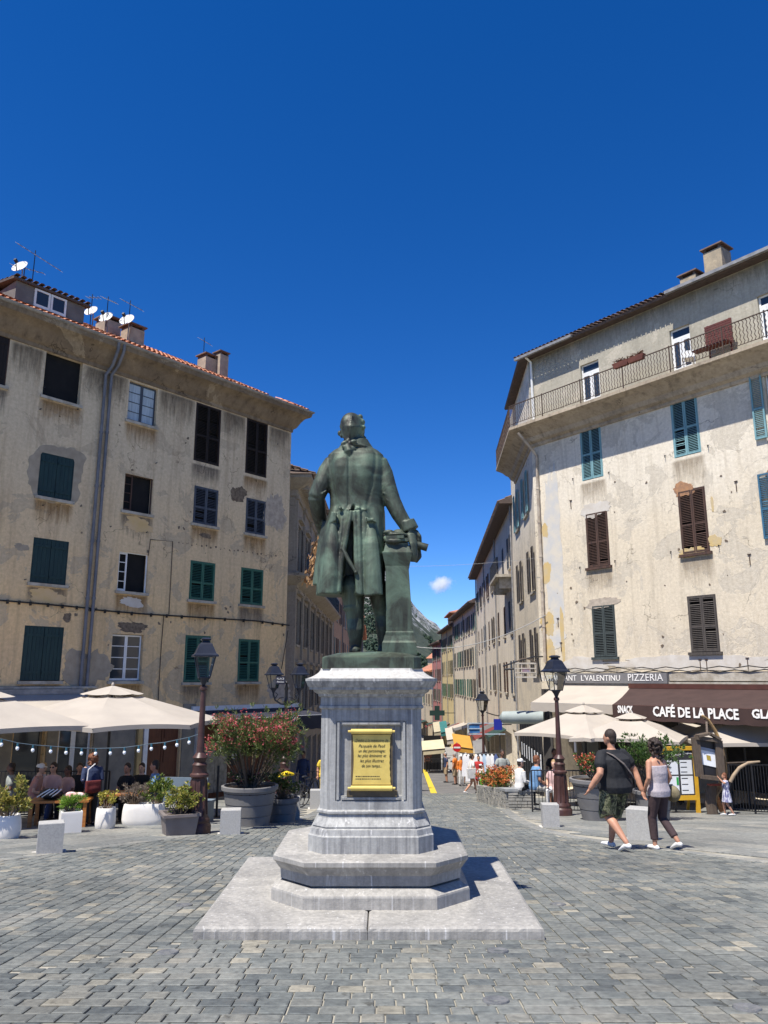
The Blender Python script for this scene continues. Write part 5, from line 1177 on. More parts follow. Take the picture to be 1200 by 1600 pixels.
# --- coat body: rings of (py, cx, half width px, half depth m, dy)
sec = [(694, 556, 17, .075, .02), (699, 556, 24, .10, .02), (705, 556, 36, .125, .01), (712, 556, 44, .15, .0), (722, 556, 46, .165, 0), (735, 557, 46, .175, 0), (750, 557.5, 45, .175, .0), (765, 558, 44.5, .17, .01), (780, 558, 43, .165, .02), (793, 558, 43, .165, .02),
       (803, 557, 45, .18, .02), (820, 555, 47, .20, .02), (840, 553, 49, .22, .02), (860, 551.5, 50.5, .235, .02), (880, 549.5, 51.5, .25, .02), (900, 548, 51.5, .26, .02), (918, 547, 51.5, .265, .02), (930, 546.5, 51, .265, .02)]
NR = 128; rgs = []
for (py, cx, hw_, hd, dy) in sec:
    c0 = Vector(Sx(cx, py, dy)); a = hw_ * pxm; tt = max(0, (py - 793) / 137); ring = []
    for q in range(NR):
        th = 2 * math.pi * q / NR; cs, sn = math.cos(th), math.sin(th)
        e = (abs(cs) ** 2.35 + abs(sn) ** 2.35) ** (-1 / 2.35); rx, ry = a * e, hd * e
        f = 1 + tt * (.030 * math.sin(9 * th + .6) + .022 * math.sin(15 * th + 1.1))
        x = cs * rx * f; y = sn * ry * f
        if py > 793 and sn < 0:                       # the vent at the back and the pleats either side
            pxx = cx + cs * hw_
            lo, hi = 552 - 20 * tt ** .75, 552.5 + 3 * tt
            if tt > .04 and lo < pxx < hi: y *= (.04 if tt > .1 else .5)
            for pc, wd_, amp in ((531 - 6 * tt, 3.2, .05), (563 + 2 * tt, 3.0, .05), (541 - 9 * tt, 2.5, .03), (577 + 4 * tt, 4.5, .04), (515 - 14 * tt, 5, .03)):
                y += amp * (.35 + .65 * tt) * math.exp(-((pxx - pc) / wd_) ** 2)
        elif sn < 0 and py <= 793 and py > 705:       # back seams and shoulder blades
            pxx = cx + cs * hw_
            y += .016 * math.exp(-((pxx - 546) / 1.6) ** 2)
            curve = 24 * ((py - 735) / 60) if py > 735 else 0
            for pc in (520 + .35 * curve, 586 - .5 * curve): y += .012 * math.exp(-((pxx - pc) / 2.2) ** 2)
            for pc in (530, 574): y -= .022 * math.exp(-((pxx - pc) / 11) ** 2) * math.exp(-((py - 735) / 20) ** 2)
        ring.append(tuple(c0 + Vector((x, y, 0))))
    rgs.append(ring)
fig.rings(rgs[::-1])
# flared left corner of the skirt
fig.tube([Sx(511, 815, .05), Sx(507, 850, .06), Sx(504, 890, .06), Sx(502, 915, .06)], [.05, .075, .09, .095], 12, ry=[.05, .06, .07, .07])
fig.tube([Sx(521, 810, -.15), Sx(519, 850, -.19), Sx(516, 900, -.22), Sx(514, 928, -.22)], [.03, .07, .085, .09], 12, ry=[.02, .04, .05, .05])
fig.tube([Sx(579, 812, -.14), Sx(581, 850, -.19), Sx(583, 900, -.22), Sx(584, 930, -.22)], [.03, .075, .09, .095], 12, ry=[.02, .045, .05, .05])
# turned-back tails of the vent
for pl in (((549, 798), (541, 840), (533, 880), (529, 926)), ((554, 798), (556.5, 850), (559, 890), (560, 928)), ((561, 798), (562, 850), (563, 900), (563, 930))):
    fig.tube([Sx(x, y, -.17 - .05 * (y - 798) / 130) for x, y in pl], [.018, .026, .032, .03], 8)
# --- arms
fig.tube([Sx(526, 721, .0), Sx(518, 724, .0), Sx(511, 737, -.0), Sx(503, 757, -.02), Sx(494, 777, -.02)], [.07, .088, .098, .098, .092], 16, dome=True)
fig.tube([Sx(494, 777, -.02), Sx(497, 797, .06), Sx(501, 815, .15), Sx(505, 828, .24)], [.09, .084, .075, .068], 16, dome=True)
fig.tube([Sx(586, 721, 0), Sx(594, 724, 0), Sx(600, 740, -.0), Sx(606, 762, -.02), Sx(613, 783, -.03)], [.07, .088, .096, .094, .09], 16, dome=True)
fig.tube([Sx(613, 783, -.03), Sx(623, 803, -.05), Sx(635, 822, -.06)], [.09, .082, .072], 16, dome=True)
fig.tube([Sx(635, 815, -.06), Sx(641, 829, -.06)], [.088, .096], 16)
for pl, dd in ((((593, 744), (601, 741), (609, 748)), -.088), (((595, 757), (604, 757), (612, 764)), -.10), (((598, 770), (608, 774), (618, 778)), -.105), (((603, 780), (612, 786), (622, 790)), -.11), (((609, 792), (619, 799), (629, 806)), -.11), (((496, 768), (503, 772), (511, 766)), -.10), (((508, 730), (514, 742), (517, 756)), -.085), (((505, 742), (510, 752), (512, 762)), -.095)):
    fig.tube([Sx(x, y, dd + .012 * (q - 1) ** 2) for q, (x, y) in enumerate(pl)], [.005, .012, .005], 6)
# --- neck, head (turned to the right and up), hair roll, queue
fig.tube([Sx(556, 700, .02), Sx(555, 684, .03)], [.095, .088], 14)
hc = Vector(Sx(550, 667, .03)); rot = Matrix.Rotation(R(-32), 3, 'Z') @ Matrix.Rotation(R(14), 3, 'X')
fig.ell(hc, (.118, .155, .158), 20, 14, rot)
fig.ell(Vector(Sx(557, 672, .10)), (.09, .10, .125), 14, 10, rot)             # face mass
fig.ell(Vector(Sx(567, 667, .16)), (.022, .045, .026), 8, 6, rot)               # nose
fig.ell(Vector(Sx(566, 676, .15)), (.03, .03, .018), 8, 6, rot)                # lips
fig.ell(Vector(Sx(567, 685, .14)), (.04, .045, .03), 8, 6, rot)                # chin
fig.ell(Vector(Sx(565, 668, .02)), (.02, .034, .045), 8, 6, rot)               # ear
for (x, y, d, r_) in ((566, 660, .02, .045), (563, 652, .04, .04), (568, 668, .0, .032), (531, 677, .05, .036), (534, 681, .03, .03)): fig.ell(Vector(Sx(x, y, d)), (r_ * .75, r_, r_ * .85), 10, 8)
for i in range(13):                                                             # combed strands drawn to the ribbon
    f = (i - 6) / 6; fig.tube([Sx(549 + f * 13, 649 + abs(f) * 5, -.10 + abs(f) * .075), Sx(548 + f * 16, 666, -.135 + abs(f) ** 2 * .10), Sx(546 + f * 10, 682, -.105 + abs(f) * .05), Sx(544 + f * 2, 690, -.09)], [.008, .0125, .0125, .010], 6)
fig.tube([Sx(544, 688, -.09), Sx(543, 697, -.115), Sx(545, 706, -.135), Sx(547, 713, -.14)], [.03, .042, .048, .02], 10)
for a_ in ((538, 692), (552, 690), (539, 699), (551, 700)): fig.ell(Vector(Sx(a_[0], a_[1], -.135)), (.045, .022, .024), 8, 6, Matrix.Rotation(rnd.uniform(-.6, .6), 3, 'Y'))
# collar: stands round the neck and turns over
cr_ = []
for z_, (py, hw_, hd) in enumerate(((703, 30, .13), (697, 26, .125), (690, 21, .115), (686, 19, .105))): cr_.append([tuple(Vector(Sx(556, py, .02)) + Vector((math.cos(t) * hw_ * pxm, math.sin(t) * hd, .022 * math.sin(t)))) for t in np.linspace(0, 2 * math.pi, 32, False)])
fig.rings(cr_[::-1])
fig.tube([Sx(531, 704, -.02), Sx(542, 697, -.11), Sx(556, 694, -.12), Sx(570, 697, -.10), Sx(582, 705, 0)], [.014, .016, .016, .016, .014], 8)
# waist seam, buttons, pocket flaps
for x in (531.5, 560.5): fig.ell(Vector(Sx(x, 794, -.165)), (.022, .018, .02), 10, 6)
fig.tube([Sx(519, 795, -.13), Sx(545, 795, -.172), Sx(575, 796, -.16)], .004, 6)
for (x0, y0, x1, y1, x2, y2, x3, y3) in ((518, 799, 526, 800, 525, 814, 514, 817), (572, 807, 582, 812, 588, 815, 574, 815)):
    d = -.215; pts = [Vector(Sx(x, y, d + (.04 if x < 520 or x > 585 else 0))) for x, y in ((x0, y0), (x1, y1), (x2, y2), (x3, y3))]; n = len(pts); fig.add([tuple(p) for p in pts] + [tuple(p + Vector((0, .07, 0))) for p in pts], [(0, 1, 2, 3), (7, 6, 5, 4), (0, 4, 5, 1), (1, 5, 6, 2), (2, 6, 7, 3), (3, 7, 4, 0)])
# --- legs
def leg(pl): fig.tube([Sx(x, y, d) for x, y, d, r_ in pl], [p[3] for p in pl], 16, dome=True)
leg([(549, 915, .03, .125), (552, 935, .03, .118), (554, 955, .03, .10), (555, 968, .04, .092), (555.5, 985, .02, .088), (556, 1002, .03, .066), (556, 1014, .04, .058)])
leg([(590, 915, .08, .115), (594, 940, .09, .10), (598, 962, .12, .085), (599, 980, .10, .08), (599, 1000, .11, .06), (599, 1014, .12, .055)])
for x, d, y in ((556, .04, 1016), (599, .12, 1017)): fig.tube([Sx(x - 1, y, d - .06), Sx(x - 1, y + 1, d + .06), Sx(x - 4, y + 2, d + .24)], [.056, .062, .045], 12, ry=[.05, .045, .03], dome=True)
fig.tube([Sx(552, 948, .03), Sx(552.5, 953, .03)], [.112, .108], 14)
# --- right hand closing on the paper roll
hp = Vector(Sx(645, 836, -.06)); fig.ell(hp, (.05, .055, .075), 12, 8, Matrix.Rotation(R(-30), 3, 'Y'))
for i, (x0, y0, x1, y1, x2, y2) in enumerate(((650, 830, 656, 838, 657, 848), (648, 835, 654, 845, 655, 855), (645, 840, 651, 850, 652, 859), (642, 843, 647, 853, 649, 860))):
    fig.tube([Sx(x0, y0, -.08 + i * .012), Sx(x1, y1, -.10 + i * .012), Sx(x2, y2, -.075 + i * .012)], [.022, .02, .016], 8, dome=True)
fig.tube([Sx(641, 830, -.12), Sx(637, 839, -.13), Sx(640, 847, -.11)], [.022, .02, .017], 8, dome=True)
# --- left hand
fig.ell(Vector(Sx(503, 832, .27)), (.045, .07, .05), 10, 8)
for i in range(4): fig.tube([Sx(500 + i * 2, 832 + i, .32), Sx(498 + i * 2, 840 + i, .33), Sx(499 + i * 2, 845, .29)], [.02, .018, .014], 6, dome=True)
fig.tube([Sx(507, 830, .30), Sx(509, 838, .30)], [.02, .016], 6, dome=True)
fuse(fig, "figure", BRONZE, statue, voxel=.0088, smooth_it=1)
k = MB(); k.tube([Sx(535, 857, -.20), Sx(545, 876, -.235), Sx(555.5, 893, -.25)], [.024, .021, .018], 10); k.ell(Sx(556, 894, -.25), (.022, .022, .02), 8, 6); k.build("scabbard_tip", BRONZE, statue, smooth=40)
k = MB(); k.tube([Sx(641, 848, -.10), Sx(668, 856, -.10)], [.036, .04], 14, ry=[.036, .04]); k.build("paper_roll", BRONZE, statue, smooth=40)
# half-pillar at his side
def sq(lev):
    k = MB(); out = []
    for (py, x0, x1, ex) in lev:
        a = Vector(Sx(x0, py, -.19 - ex)); b = Vector(Sx(x1, py, -.19 - ex)); w_ = (b.x - a.x); out.append([(a.x, a.y, a.z), (b.x, a.y, a.z), (b.x, a.y + w_, a.z), (a.x, a.y + w_, a.z)])
    k.rings(out[::-1] if out[0][0][2] > out[-1][0][2] else out); return k
sq([(1024, 597, 651, .02), (1007, 597, 651, .02), (1004, 597.5, 650.5, .02), (1001, 599, 649.5, .01), (993, 601, 647, .0), (989, 603, 645.5, 0), (988, 602.5, 646, 0), (986, 603.5, 645.5, -.005), (886, 602.5, 638.5, 0)]).build("pillar", BRONZE, statue)
sq([(887, 602, 639.5, .0), (884, 602, 640, .0), (864, 597.5, 644, .03), (862, 597, 644.5, .03), (861, 599.5, 641.5, .02), (851, 602, 638.5, .0), (849, 601, 639, .0), (848, 602, 638, 0)]).build("pillar_cap", BRONZE, statue)
k = MB()
for (x0, x1, py, yaw, th) in ((603, 637, 846, .05, .035), (606, 634, 842, -.2, .03)): 
    a, b = Vector(Sx(x0, py, -.1)), Vector(Sx(x1, py, -.1)); k.obox((a + b) / 2, ((b - a).length, .24, th), Matrix.Rotation(yaw, 3, 'Z'))
k.build("book", BRONZE, statue)
k = MB(); c0 = Vector(Sx(621, 838, -.06))
k.ell(c0, (.13, .15, .035), 18, 8); k.ell(c0 + Vector((.02, .02, .03)), (.085, .09, .05), 14, 8); k.ell(c0 + Vector((-.09, -.06, .03)), (.06, .05, .03), 10, 6); k.tube([Sx(601, 840, -.12), Sx(606, 845, -.2), Sx(616, 846, -.21), Sx(630, 843, -.2)], [.02, .03, .03, .02], 8)
fuse(k, "tricorne_hat", BRONZE, statue, voxel=.01, smooth_it=2)
k = MB()
k.tube([Sx(633, 832, -.05), Sx(643, 836, -.12), Sx(646, 850, -.15), Sx(645, 868, -.15), Sx(644, 878, -.14)], [.04, .055, .05, .06, .05], 10, ry=[.03, .03, .03, .035, .02]); k.tube([Sx(640, 836, -.02), Sx(650, 850, -.04), Sx(652, 870, -.04), Sx(648, 878, -.05)], [.04, .05, .05, .03], 10, ry=[.025, .03, .03, .02])
fuse(k, "drapery", BRONZE, statue, voxel=.01, smooth_it=2)
# dried laurel wreath hanging from the left hand
wr_p = Vector(A(499, 872, YC + .2)); wre = empty("wreath", wr_p - Vector((0, 0, .3)), 0, "withered brown laurel wreath hanging from the statue's left hand", "wreath")
lf = MB(); wr = random.Random(5)
for i in range(420):
    f = wr.random(); a = wr.uniform(0, 6.283); c0 = Vector((.03 - .10 * f + wr.gauss(0, .03 + .03 * f), wr.gauss(0, .04), .56 - .52 * f))
    d = Vector((wr.gauss(0, .5), wr.gauss(0, .5), -1)).normalized(); s_ = d.cross(Vector((wr.gauss(0, 1), wr.gauss(0, 1), .2))).normalized() * .012; l = .05 + wr.random() * .03
    lf.add([c0, c0 + d * l * .5 + s_, c0 + d * l, c0 + d * l * .5 - s_], [(0, 1, 2, 3)])
lf.build("dry_leaves", leafmat("dead laurel", [(.28, .15, .06), (.42, .25, .11), (.20, .10, .045), (.36, .22, .12)], .7, .1), wre)
k = MB(); k.tube([(.05, .05, .66), (.0, 0, .4), (-.08, 0, .1)], .008, 5); k.build("stem", bark, wre)
# ================================================================ lamps, bollards, planters, awnings, furniture
gpos = lambda x, y: G(x, y)
LN = [  # (half bottom, half top) lantern in metres around z=0 at the lantern's foot
]
def lantern(parent, z, s=1.0, x=0.0, y=0.0, name_lantern=True):
    k = MB(); k.M = Matrix.Translation((x, y, z)) @ Matrix.Rotation(R(20), 4, 'Z') @ Matrix.Scale(s, 4)
    b, t, h = .105, .19, .42
    for sx_, sy_ in ((-1, -1), (1, -1), (1, 1), (-1, 1)): k.bar((sx_ * b, sy_ * b, .10), (sx_ * t, sy_ * t, .10 + h), .018)
    for q, zz_ in ((b, .10), (t, .10 + h)):
        for (a0_, b0_), (a1_, b1_) in (((-1, -1), (1, -1)), ((1, -1), (1, 1)), ((1, 1), (-1, 1)), ((-1, 1), (-1, -1))): k.bar((a0_ * q, b0_ * q, zz_), (a1_ * q, b1_ * q, zz_), .022)
    k.tube([(0, 0, -.06), (0, 0, .10)], [.03, .10], 8)
    rg = lambda q, zz_: [(-q, -q, zz_), (q, -q, zz_), (q, q, zz_), (-q, q, zz_)]
    k.rings([rg(.245, .515), rg(.245, .545), rg(.20, .58), rg(.125, .76), rg(.11, .78), rg(.075, .80), rg(.06, .84)]); k.rings([rg(.085, .84), rg(.10, .87), rg(.05, .90)])
    for a in (-1, 1): k.bar((a * .02, 0, -.02), (a * .12, 0, .1), .02)
    o = k.build("lantern", mat("lantern black", (.014, .017, .028), (.022, .026, .04), 6, .38), parent)
    k = MB(); k.M = Matrix.Translation((x, y, z)) @ Matrix.Rotation(R(20), 4, 'Z') @ Matrix.Scale(s, 4)
    q = .94
    for (a0_, b0_), (a1_, b1_) in (((-1, -1), (1, -1)), ((1, -1), (1, 1)), ((1, 1), (-1, 1)), ((-1, 1), (-1, -1))):
        k.add([(a0_ * b * q, b0_ * b * q, .11), (a1_ * b * q, b1_ * b * q, .11), (a1_ * t * q, b1_ * t * q, .10 + h), (a0_ * t * q, b0_ * t * q, .10 + h)], [(0, 1, 2, 3)])
    k.build("lantern_pane", lantern_glass, o)
def lamp_post(x, y, H, label, s=1.0, heads=1, rz=0.0, name="street_lamp"):
    r = empty(name, (x, y, gz(y)), rz, label, "street lamp", "street lamps of the square")
    k = MB(); k.lathe([(.27, -.02), (.27, .16), (.255, .19), (.235, .22), (.245, .25), (.235, .29), (.185, .36), (.165, .60), (.15, 1.0)], 20); k.lathe([(.15, 1.0), (.15, 1.04), (.185, 1.07), (.185, 1.11), (.14, 1.14), (.135, 1.25), (.15, 1.29), (.10, 1.34)], 20)
    for i in range(10):
        a = i * math.pi / 5; k.bar((.185 * math.cos(a), .185 * math.sin(a), .36), (.148 * math.cos(a), .148 * math.sin(a), 1.0), .03)
    k.build("pedestal", lamp_brown, r, smooth=35)
    k = MB(); hp = H - .95 * s; k.lathe([(.10, 1.32), (.13, 1.40), (.15, 1.43), (.12, 1.47), (.078, 1.52), (.062, hp * .7), (.05, hp - .1), (.075, hp - .08), (.075, hp - .03), (.045, hp)], 16); k.build("pole", lamp_brown, r, smooth=35)
    if heads == 1: lantern(r, hp + .06, s)
    else:
        k = MB(); k.lathe([(.05, hp - .2), (.09, hp - .1), (.06, hp), (.05, hp + .3), (.07, hp + .35), (.03, hp + .5), (.05, hp + .55), (.001, hp + .62)], 10)
        for a in (-1, 1):
            k.tube([(0, 0, hp - .15), (a * .18, 0, hp - .12), (a * .36, 0, hp + .0), (a * .42, 0, hp + .16), (a * .42, 0, hp + .22)], .028, 8); k.tube([(a * .08, 0, hp + .08), (a * .22, 0, hp + .06), (a * .3, 0, hp - .04), (a * .2, 0, hp - .1)], .016, 6); k.tube([(a * .36, 0, hp + .05), (a * .28, 0, hp + .18), (a * .36, 0, hp + .24)], .014, 6)
        k.build("double_arm", iron_black, r, smooth=40)
        for a in (-1, 1): lantern(r, hp + .28, s * .92, x=a * .42)
    return r
g = gpos(307, 1303); lampL = lamp_post(g.x, g.y, A(322, 997, g.y)[2] - g.z, "oxblood lamp post beside the variegated bush planter, left of the monument")
g = gpos(878, 1275); lamp_post(g.x, g.y, A(864, 1024, g.y)[2] - g.z, "oxblood lamp post in front of the restaurant terrace", s=1.15)
Yd = 26.0; pX = A(447, 1100, Yd)[0]; lampD = lamp_post(pX, Yd, A(448, 1043, Yd)[2] - gz(Yd), "lamp post with two lanterns and a dark name plate at the street corner", heads=2, rz=.15, s=1.1)
hz_ = A(440, 1068, Yd)[2] - gz(Yd)
k = MB(); k.box(-.36, -.06, -.30, -.27, hz_ - .02, hz_ + .24); pl_ = k.build("name_plate", mat("plate black", (.012, .012, .03), None), lampD)
letters("PLACE", .085, letter_white, "lettering", pl_, facing(-.21, -.302, hz_ + .125)); letters("PAOLI", .085, letter_white, "lettering", pl_, facing(-.21, -.302, hz_ + .025))
gF = A(757, 1228, 42); lf_ = lamp_post(gF[0], 42, A(756, 1080, 42)[2] - gz(42), "smaller lamp post beside the rack of white dresses", s=1.25)

def bollard(px, py, hpx, wpx, label, rz=0):
    g = G(px, py); s_ = (g.y * CP) / FPX; h = hpx * s_ * 1.03; w_ = wpx * s_; r = empty("stone_bollard", (g.x, g.y + w_ * .3, gz(g.y + w_ * .3)), rz, label, "bollard", "square stone bollards")
    k = MB(); b = .014; hw_ = w_ / 2; dd = hw_ * .8
    sqr = lambda q, z: [(-hw_ + q, -dd + q, z), (hw_ - q, -dd + q, z), (hw_ - q, dd - q, z), (-hw_ + q, dd - q, z)]
    k.rings([sqr(0, -.05), sqr(0, h - b), sqr(b * .4, h - b * .3), sqr(b, h)]); k.build("block", granite, r)
    k = MB(); k.box(-hw_ - .06, hw_ + .06, -dd - .05, dd + .05, -.04, .012); k.build("footing", mat("pale mortar", (.5, .48, .44), (.42, .4, .37), 8, .9), r)
bollard(72, 1335, 44, 36, "light granite bollard at the left front, beside the white cube planter", R(24))
bollard(358, 1305, 36, 30, "granite bollard in front of the big grey oleander tub", R(8))
bollard(457, 1282, 33, 20, "granite bollard beside the small bush tub, catching a bicycle shadow", R(8))
bollard(494, 1264, 27, 20, "granite bollard half hidden behind the left edge of the pedestal", R(4))
bollard(862, 1293, 33, 25, "granite bollard in front of the right lamp post", R(-4))
bollard(1009, 1314, 45, 40, "granite bollard between the walking couple", R(-28))

# ---------------------------------------------------------------- plants
def leaf(mb, p, d, l, w_, rr_):
    d = d.normalized(); s_ = d.cross(Vector((rr_.gauss(0, 1), rr_.gauss(0, 1), rr_.gauss(0, 1)))); s_ = s_.normalized() * w_ * .5 if s_.length > 1e-5 else Vector((w_, 0, 0))
    mid = p + d * l * .5 + d.cross(s_).normalized() * l * .08; mb.add([p, mid + s_, p + d * l, mid - s_], [(0, 1, 2, 3)])
def bush(name, loc, label, cat, size, n, ll, lw, cols, seed, stems=10, flowers=None, grp=None, top=.0, shape=1.0, fl_n=0, fl_cols=None, fl_size=.04, clump=14):
    """stems from the root, leaf clumps along them, gaps between"""
    r = empty(name, loc, 0, label, cat, grp); q = random.Random(seed); st = MB(); lf = MB(); fl = MB(); ends = []
    for i in range(stems):
        a = q.uniform(0, 6.283); rad = q.random() ** .5; e = Vector((math.cos(a) * rad * size[0], math.sin(a) * rad * size[1], size[2] * (top + (1 - top) * (q.uniform(.35, 1) if rad > .5 else q.uniform(.6, 1)))))
        b0 = Vector((e.x * .12, e.y * .12, -.02)); m_ = b0.lerp(e, .5) + Vector((q.gauss(0, .04), q.gauss(0, .04), size[2] * .08)); st.tube([b0, m_, e], [.010 * shape + .006, .008, .003], 5); ends.append((m_, e))
    for i in range(n):
        m_, e = ends[q.randrange(len(ends))]; c0 = m_.lerp(e, q.uniform(.15, 1.08)) + Vector((q.gauss(0, size[0] * .10), q.gauss(0, size[1] * .10), q.gauss(0, size[2] * .06)))
        d0 = (c0 - Vector((0, 0, size[2] * .2))).normalized()
        for j in range(clump): 
            d = d0 + Vector((q.gauss(0, .8), q.gauss(0, .8), q.gauss(.15, .7))); leaf(lf, c0 + d * .01, d, ll * q.uniform(.6, 1.2), lw * q.uniform(.7, 1.2), q)
    st.build("stems", bark, r); lf.build("foliage", leafmat(name + " leaves " + str(cols[0][1]), cols, .45, .3), r)
    if fl_n:
        for i in range(fl_n):
            m_, e = ends[q.randrange(len(ends))]; c0 = m_.lerp(e, q.uniform(.55, 1.12)) + Vector((q.gauss(0, size[0] * .08), q.gauss(0, size[1] * .07), q.gauss(.03, .05)))
            for j in range(9):
                d = Vector((q.gauss(0, 1), q.gauss(0, 1), q.gauss(.3, .8))); p = c0 + d.normalized() * q.uniform(.01, fl_size * 1.6)
                leaf(fl, p, d, fl_size, fl_size * .9, q)
        fl.build("flowers", leafmat(name + " flowers " + str(fl_cols[0][0]), fl_cols, .6, .25), r)
    return r
def round_tub(px, py, wtop, wbot, hpx, label, ribs=3, n=32, m=pot_grey, Y=None):
    g = G(px, py); s_ = g.y * CP / FPX; h = hpx * s_; rt, rb_ = wtop * s_ / 2, wbot * s_ / 2; y = g.y + rb_; r = empty("planter", (g.x, y, gz(y)), 0, label, "planter", "grey round tubs")
    k = MB(); prof = [(rb_ * .98, -.06), (rb_, .0)]
    for i in range(1, ribs + 1):
        f = i / (ribs + .6); rr_ = rb_ + (rt - rb_) * f; prof += [(rr_ - .006, h * f - .012), (rr_ - .018, h * f), (rr_ + .004, h * f + .012)]
    prof += [(rt - .02, h - .09), (rt + .025, h - .085), (rt + .03, h - .01), (rt + .015, h), (rt - .03, h), (rt - .04, h - .08), (.001, h - .09)]
    k.lathe(prof, n); k.build("tub", m, r, smooth=30); k = MB(); k.lathe([(rt - .035, h - .16), (rt - .035, h - .06), (.001, h - .04)], 20); k.build("soil", soil, r)
    return r, Vector((g.x, y, gz(y) + h - .06))
tub, top = round_tub(383, 1293, 84, 62, 60, "large grey ribbed tub holding the red oleander")
h_ol = A(390, 1117, top.y)[2] - top.z
bush("oleander", top, "large red flowering oleander growing in the big grey tub", "shrub", (1.12, .9, h_ol), 1250, .115, .020, [(.045, .085, .02), (.09, .14, .035), (.17, .20, .05), (.06, .10, .03), (.24, .24, .09)], 3, stems=64, top=.30, fl_n=330, fl_cols=[(.44, .05, .07), (.56, .11, .12), (.34, .03, .05), (.62, .22, .20), (.32, .06, .05)], fl_size=.042, clump=9)
bush("underplanting", top + Vector((0, -.1, -.02)), "dark leafy underplanting round the foot of the oleander", "plant", (.52, .4, .36), 90, .08, .05, [(.03, .055, .022), (.05, .08, .03), (.10, .03, .05), (.05, .1, .05)], 4, stems=20, clump=8)
tub2, top2 = round_tub(437, 1286, 50, 40, 36, "smaller dark grey tub behind the oleander tub, on its right", ribs=2)
bush("low_bush", top2, "dense low green bush in the small grey tub", "shrub", (.42, .36, .62), 150, .06, .03, [(.04, .07, .02), (.08, .12, .03), (.14, .17, .05)], 6, stems=26, clump=10)
tub3, top3 = round_tub(940, 1284, 76, 44, 62, "wide tapered grey tub left of the walking man", ribs=3)
bush("flower_bush", top3, "bush with orange red blooms in the tapered tub by the walking man", "shrub", (.5, .42, .55), 160, .07, .035, [(.04, .09, .02), (.09, .16, .035), (.15, .2, .06)], 7, stems=26, clump=9, fl_n=60, fl_cols=[(.5, .08, .03), (.6, .14, .06), (.65, .25, .22)], fl_size=.04)
gq = G(1020, 1272); _, top5 = round_tub(1030, 1284, 56, 44, 45, "grey tub behind the woman holding a tall green shrub", ribs=2)
bush("tall_shrub", top5, "tall leafy green shrub behind the walking woman", "shrub", (.85, .6, A(1030, 1150, top5.y)[2] - top5.z), 330, .10, .032, [(.035, .08, .02), (.07, .13, .03), (.12, .19, .05)], 8, stems=34, top=.3, clump=9)
def boxpot(px, py, wpx, hpx, label, m, taper=1.0, rz=0, rim=0, depth=.8, grp="planters in front of the left terrace", roundish=False, rib=False):
    g = G(px, py); s_ = g.y * CP / FPX; w_, h = wpx * s_ / 2, hpx * s_; y = g.y + w_ * .55; r = empty("planter", (g.x, y, gz(y)), rz, label, "planter", grp); k = MB()
    if roundish:
        n = 32; prof = [(.80, -.03), (.88, .03), (.97, .2), (1.0, .45), (.95, .75), (.86, .97), (.84, 1.0), (.78, 1.0), (.76, .93), (.01, .9)] if roundish == 1 else [(.84, -.03), (.95, .05), (1.0, .3), (.98, .7), (.93, .97), (.90, 1.0), (.84, 1.0), (.82, .9), (.01, .88)]
        out = []
        for f, z in prof:
            ring = []
            for q in range(n):
                a = 2 * math.pi * q / n; cs, sn = math.cos(a), math.sin(a); e = (abs(cs) ** 3 + abs(sn) ** 3) ** (-1 / 3) if roundish == 2 else 1
                ring.append((cs * e * w_ * f, sn * e * w_ * f * depth, z * h))
            out.append(ring)
        k.rings(out); k.build("pot", m, r, smooth=50)
    else:
        sqr = lambda q, z: [(-w_ * q, -w_ * depth * q, z), (w_ * q, -w_ * depth * q, z), (w_ * q, w_ * depth * q, z), (-w_ * q, w_ * depth * q, z)]
        lev = [sqr(taper, -.04), sqr(taper + (1 - taper) * .8, h * .88)] + ([sqr(1.06, h * .88), sqr(1.06, h)] if rim else [sqr(1, h - .01), sqr(.985, h)]) + [sqr(.86, h), sqr(.84, h - .06)]
        k.rings(lev); k.build("pot", m, r, smooth=25)
    k = MB(); k.lathe([(w_ * .78 * min(1, depth + .1), h - .12), (w_ * .78 * min(1, depth + .1), h - .06), (.001, h - .05)], 16); k.build("soil", soil, r)
    return Vector((g.x, y, gz(y) + h - .06))
t = boxpot(4, 1312, 40, 35, "round white planter cut by the left edge of the view", pot_white, roundish=1, depth=1)
bush("variegated_shrub", t, "yellow green variegated shrub in the leftmost white planter", "shrub", (.42, .4, .62), 120, .085, .04, [(.12, .16, .03), (.28, .28, .06), (.40, .33, .08), (.10, .09, .03)], 10, stems=16, clump=9)
t = boxpot(105, 1302, 30, 32, "white cube planter behind the front bollard", pot_white, rz=R(28), depth=1)
bush("grass_clump", t, "bright lime green tuft in the white cube planter", "plant", (.22, .2, .3), 130, .10, .012, [(.14, .26, .03), (.22, .36, .05), (.10, .2, .02)], 11, stems=16, clump=10)
t = boxpot(161, 1296, 28, 31, "slim round white planter between the cube and the long one", pot_white, roundish=2, depth=1)
bush("yellow_plant", t, "small yellow leaved plant in the slim white planter", "plant", (.18, .18, .34), 50, .06, .04, [(.38, .33, .05), (.46, .40, .08), (.25, .26, .04)], 12, stems=10, top=.4, clump=6)
t = boxpot(218, 1291, 64, 32, "long rounded white trough with dry lavender", pot_white, roundish=2, depth=.42, rz=R(12))
bush("lavender", t + Vector((-.22, -.02, 0)), "grey brown dried lavender in the long white trough", "plant", (.30, .18, .46), 170, .07, .008, [(.20, .16, .13), (.28, .22, .18), (.16, .15, .09), (.24, .18, .20)], 13, stems=40, clump=10)
bush("mixed_shrub", t + Vector((.28, .02, 0)), "green shrub in the right half of the long white trough", "shrub", (.34, .26, .58), 150, .07, .035, [(.05, .10, .02), (.12, .17, .03), (.24, .26, .05)], 14, stems=20, clump=9)
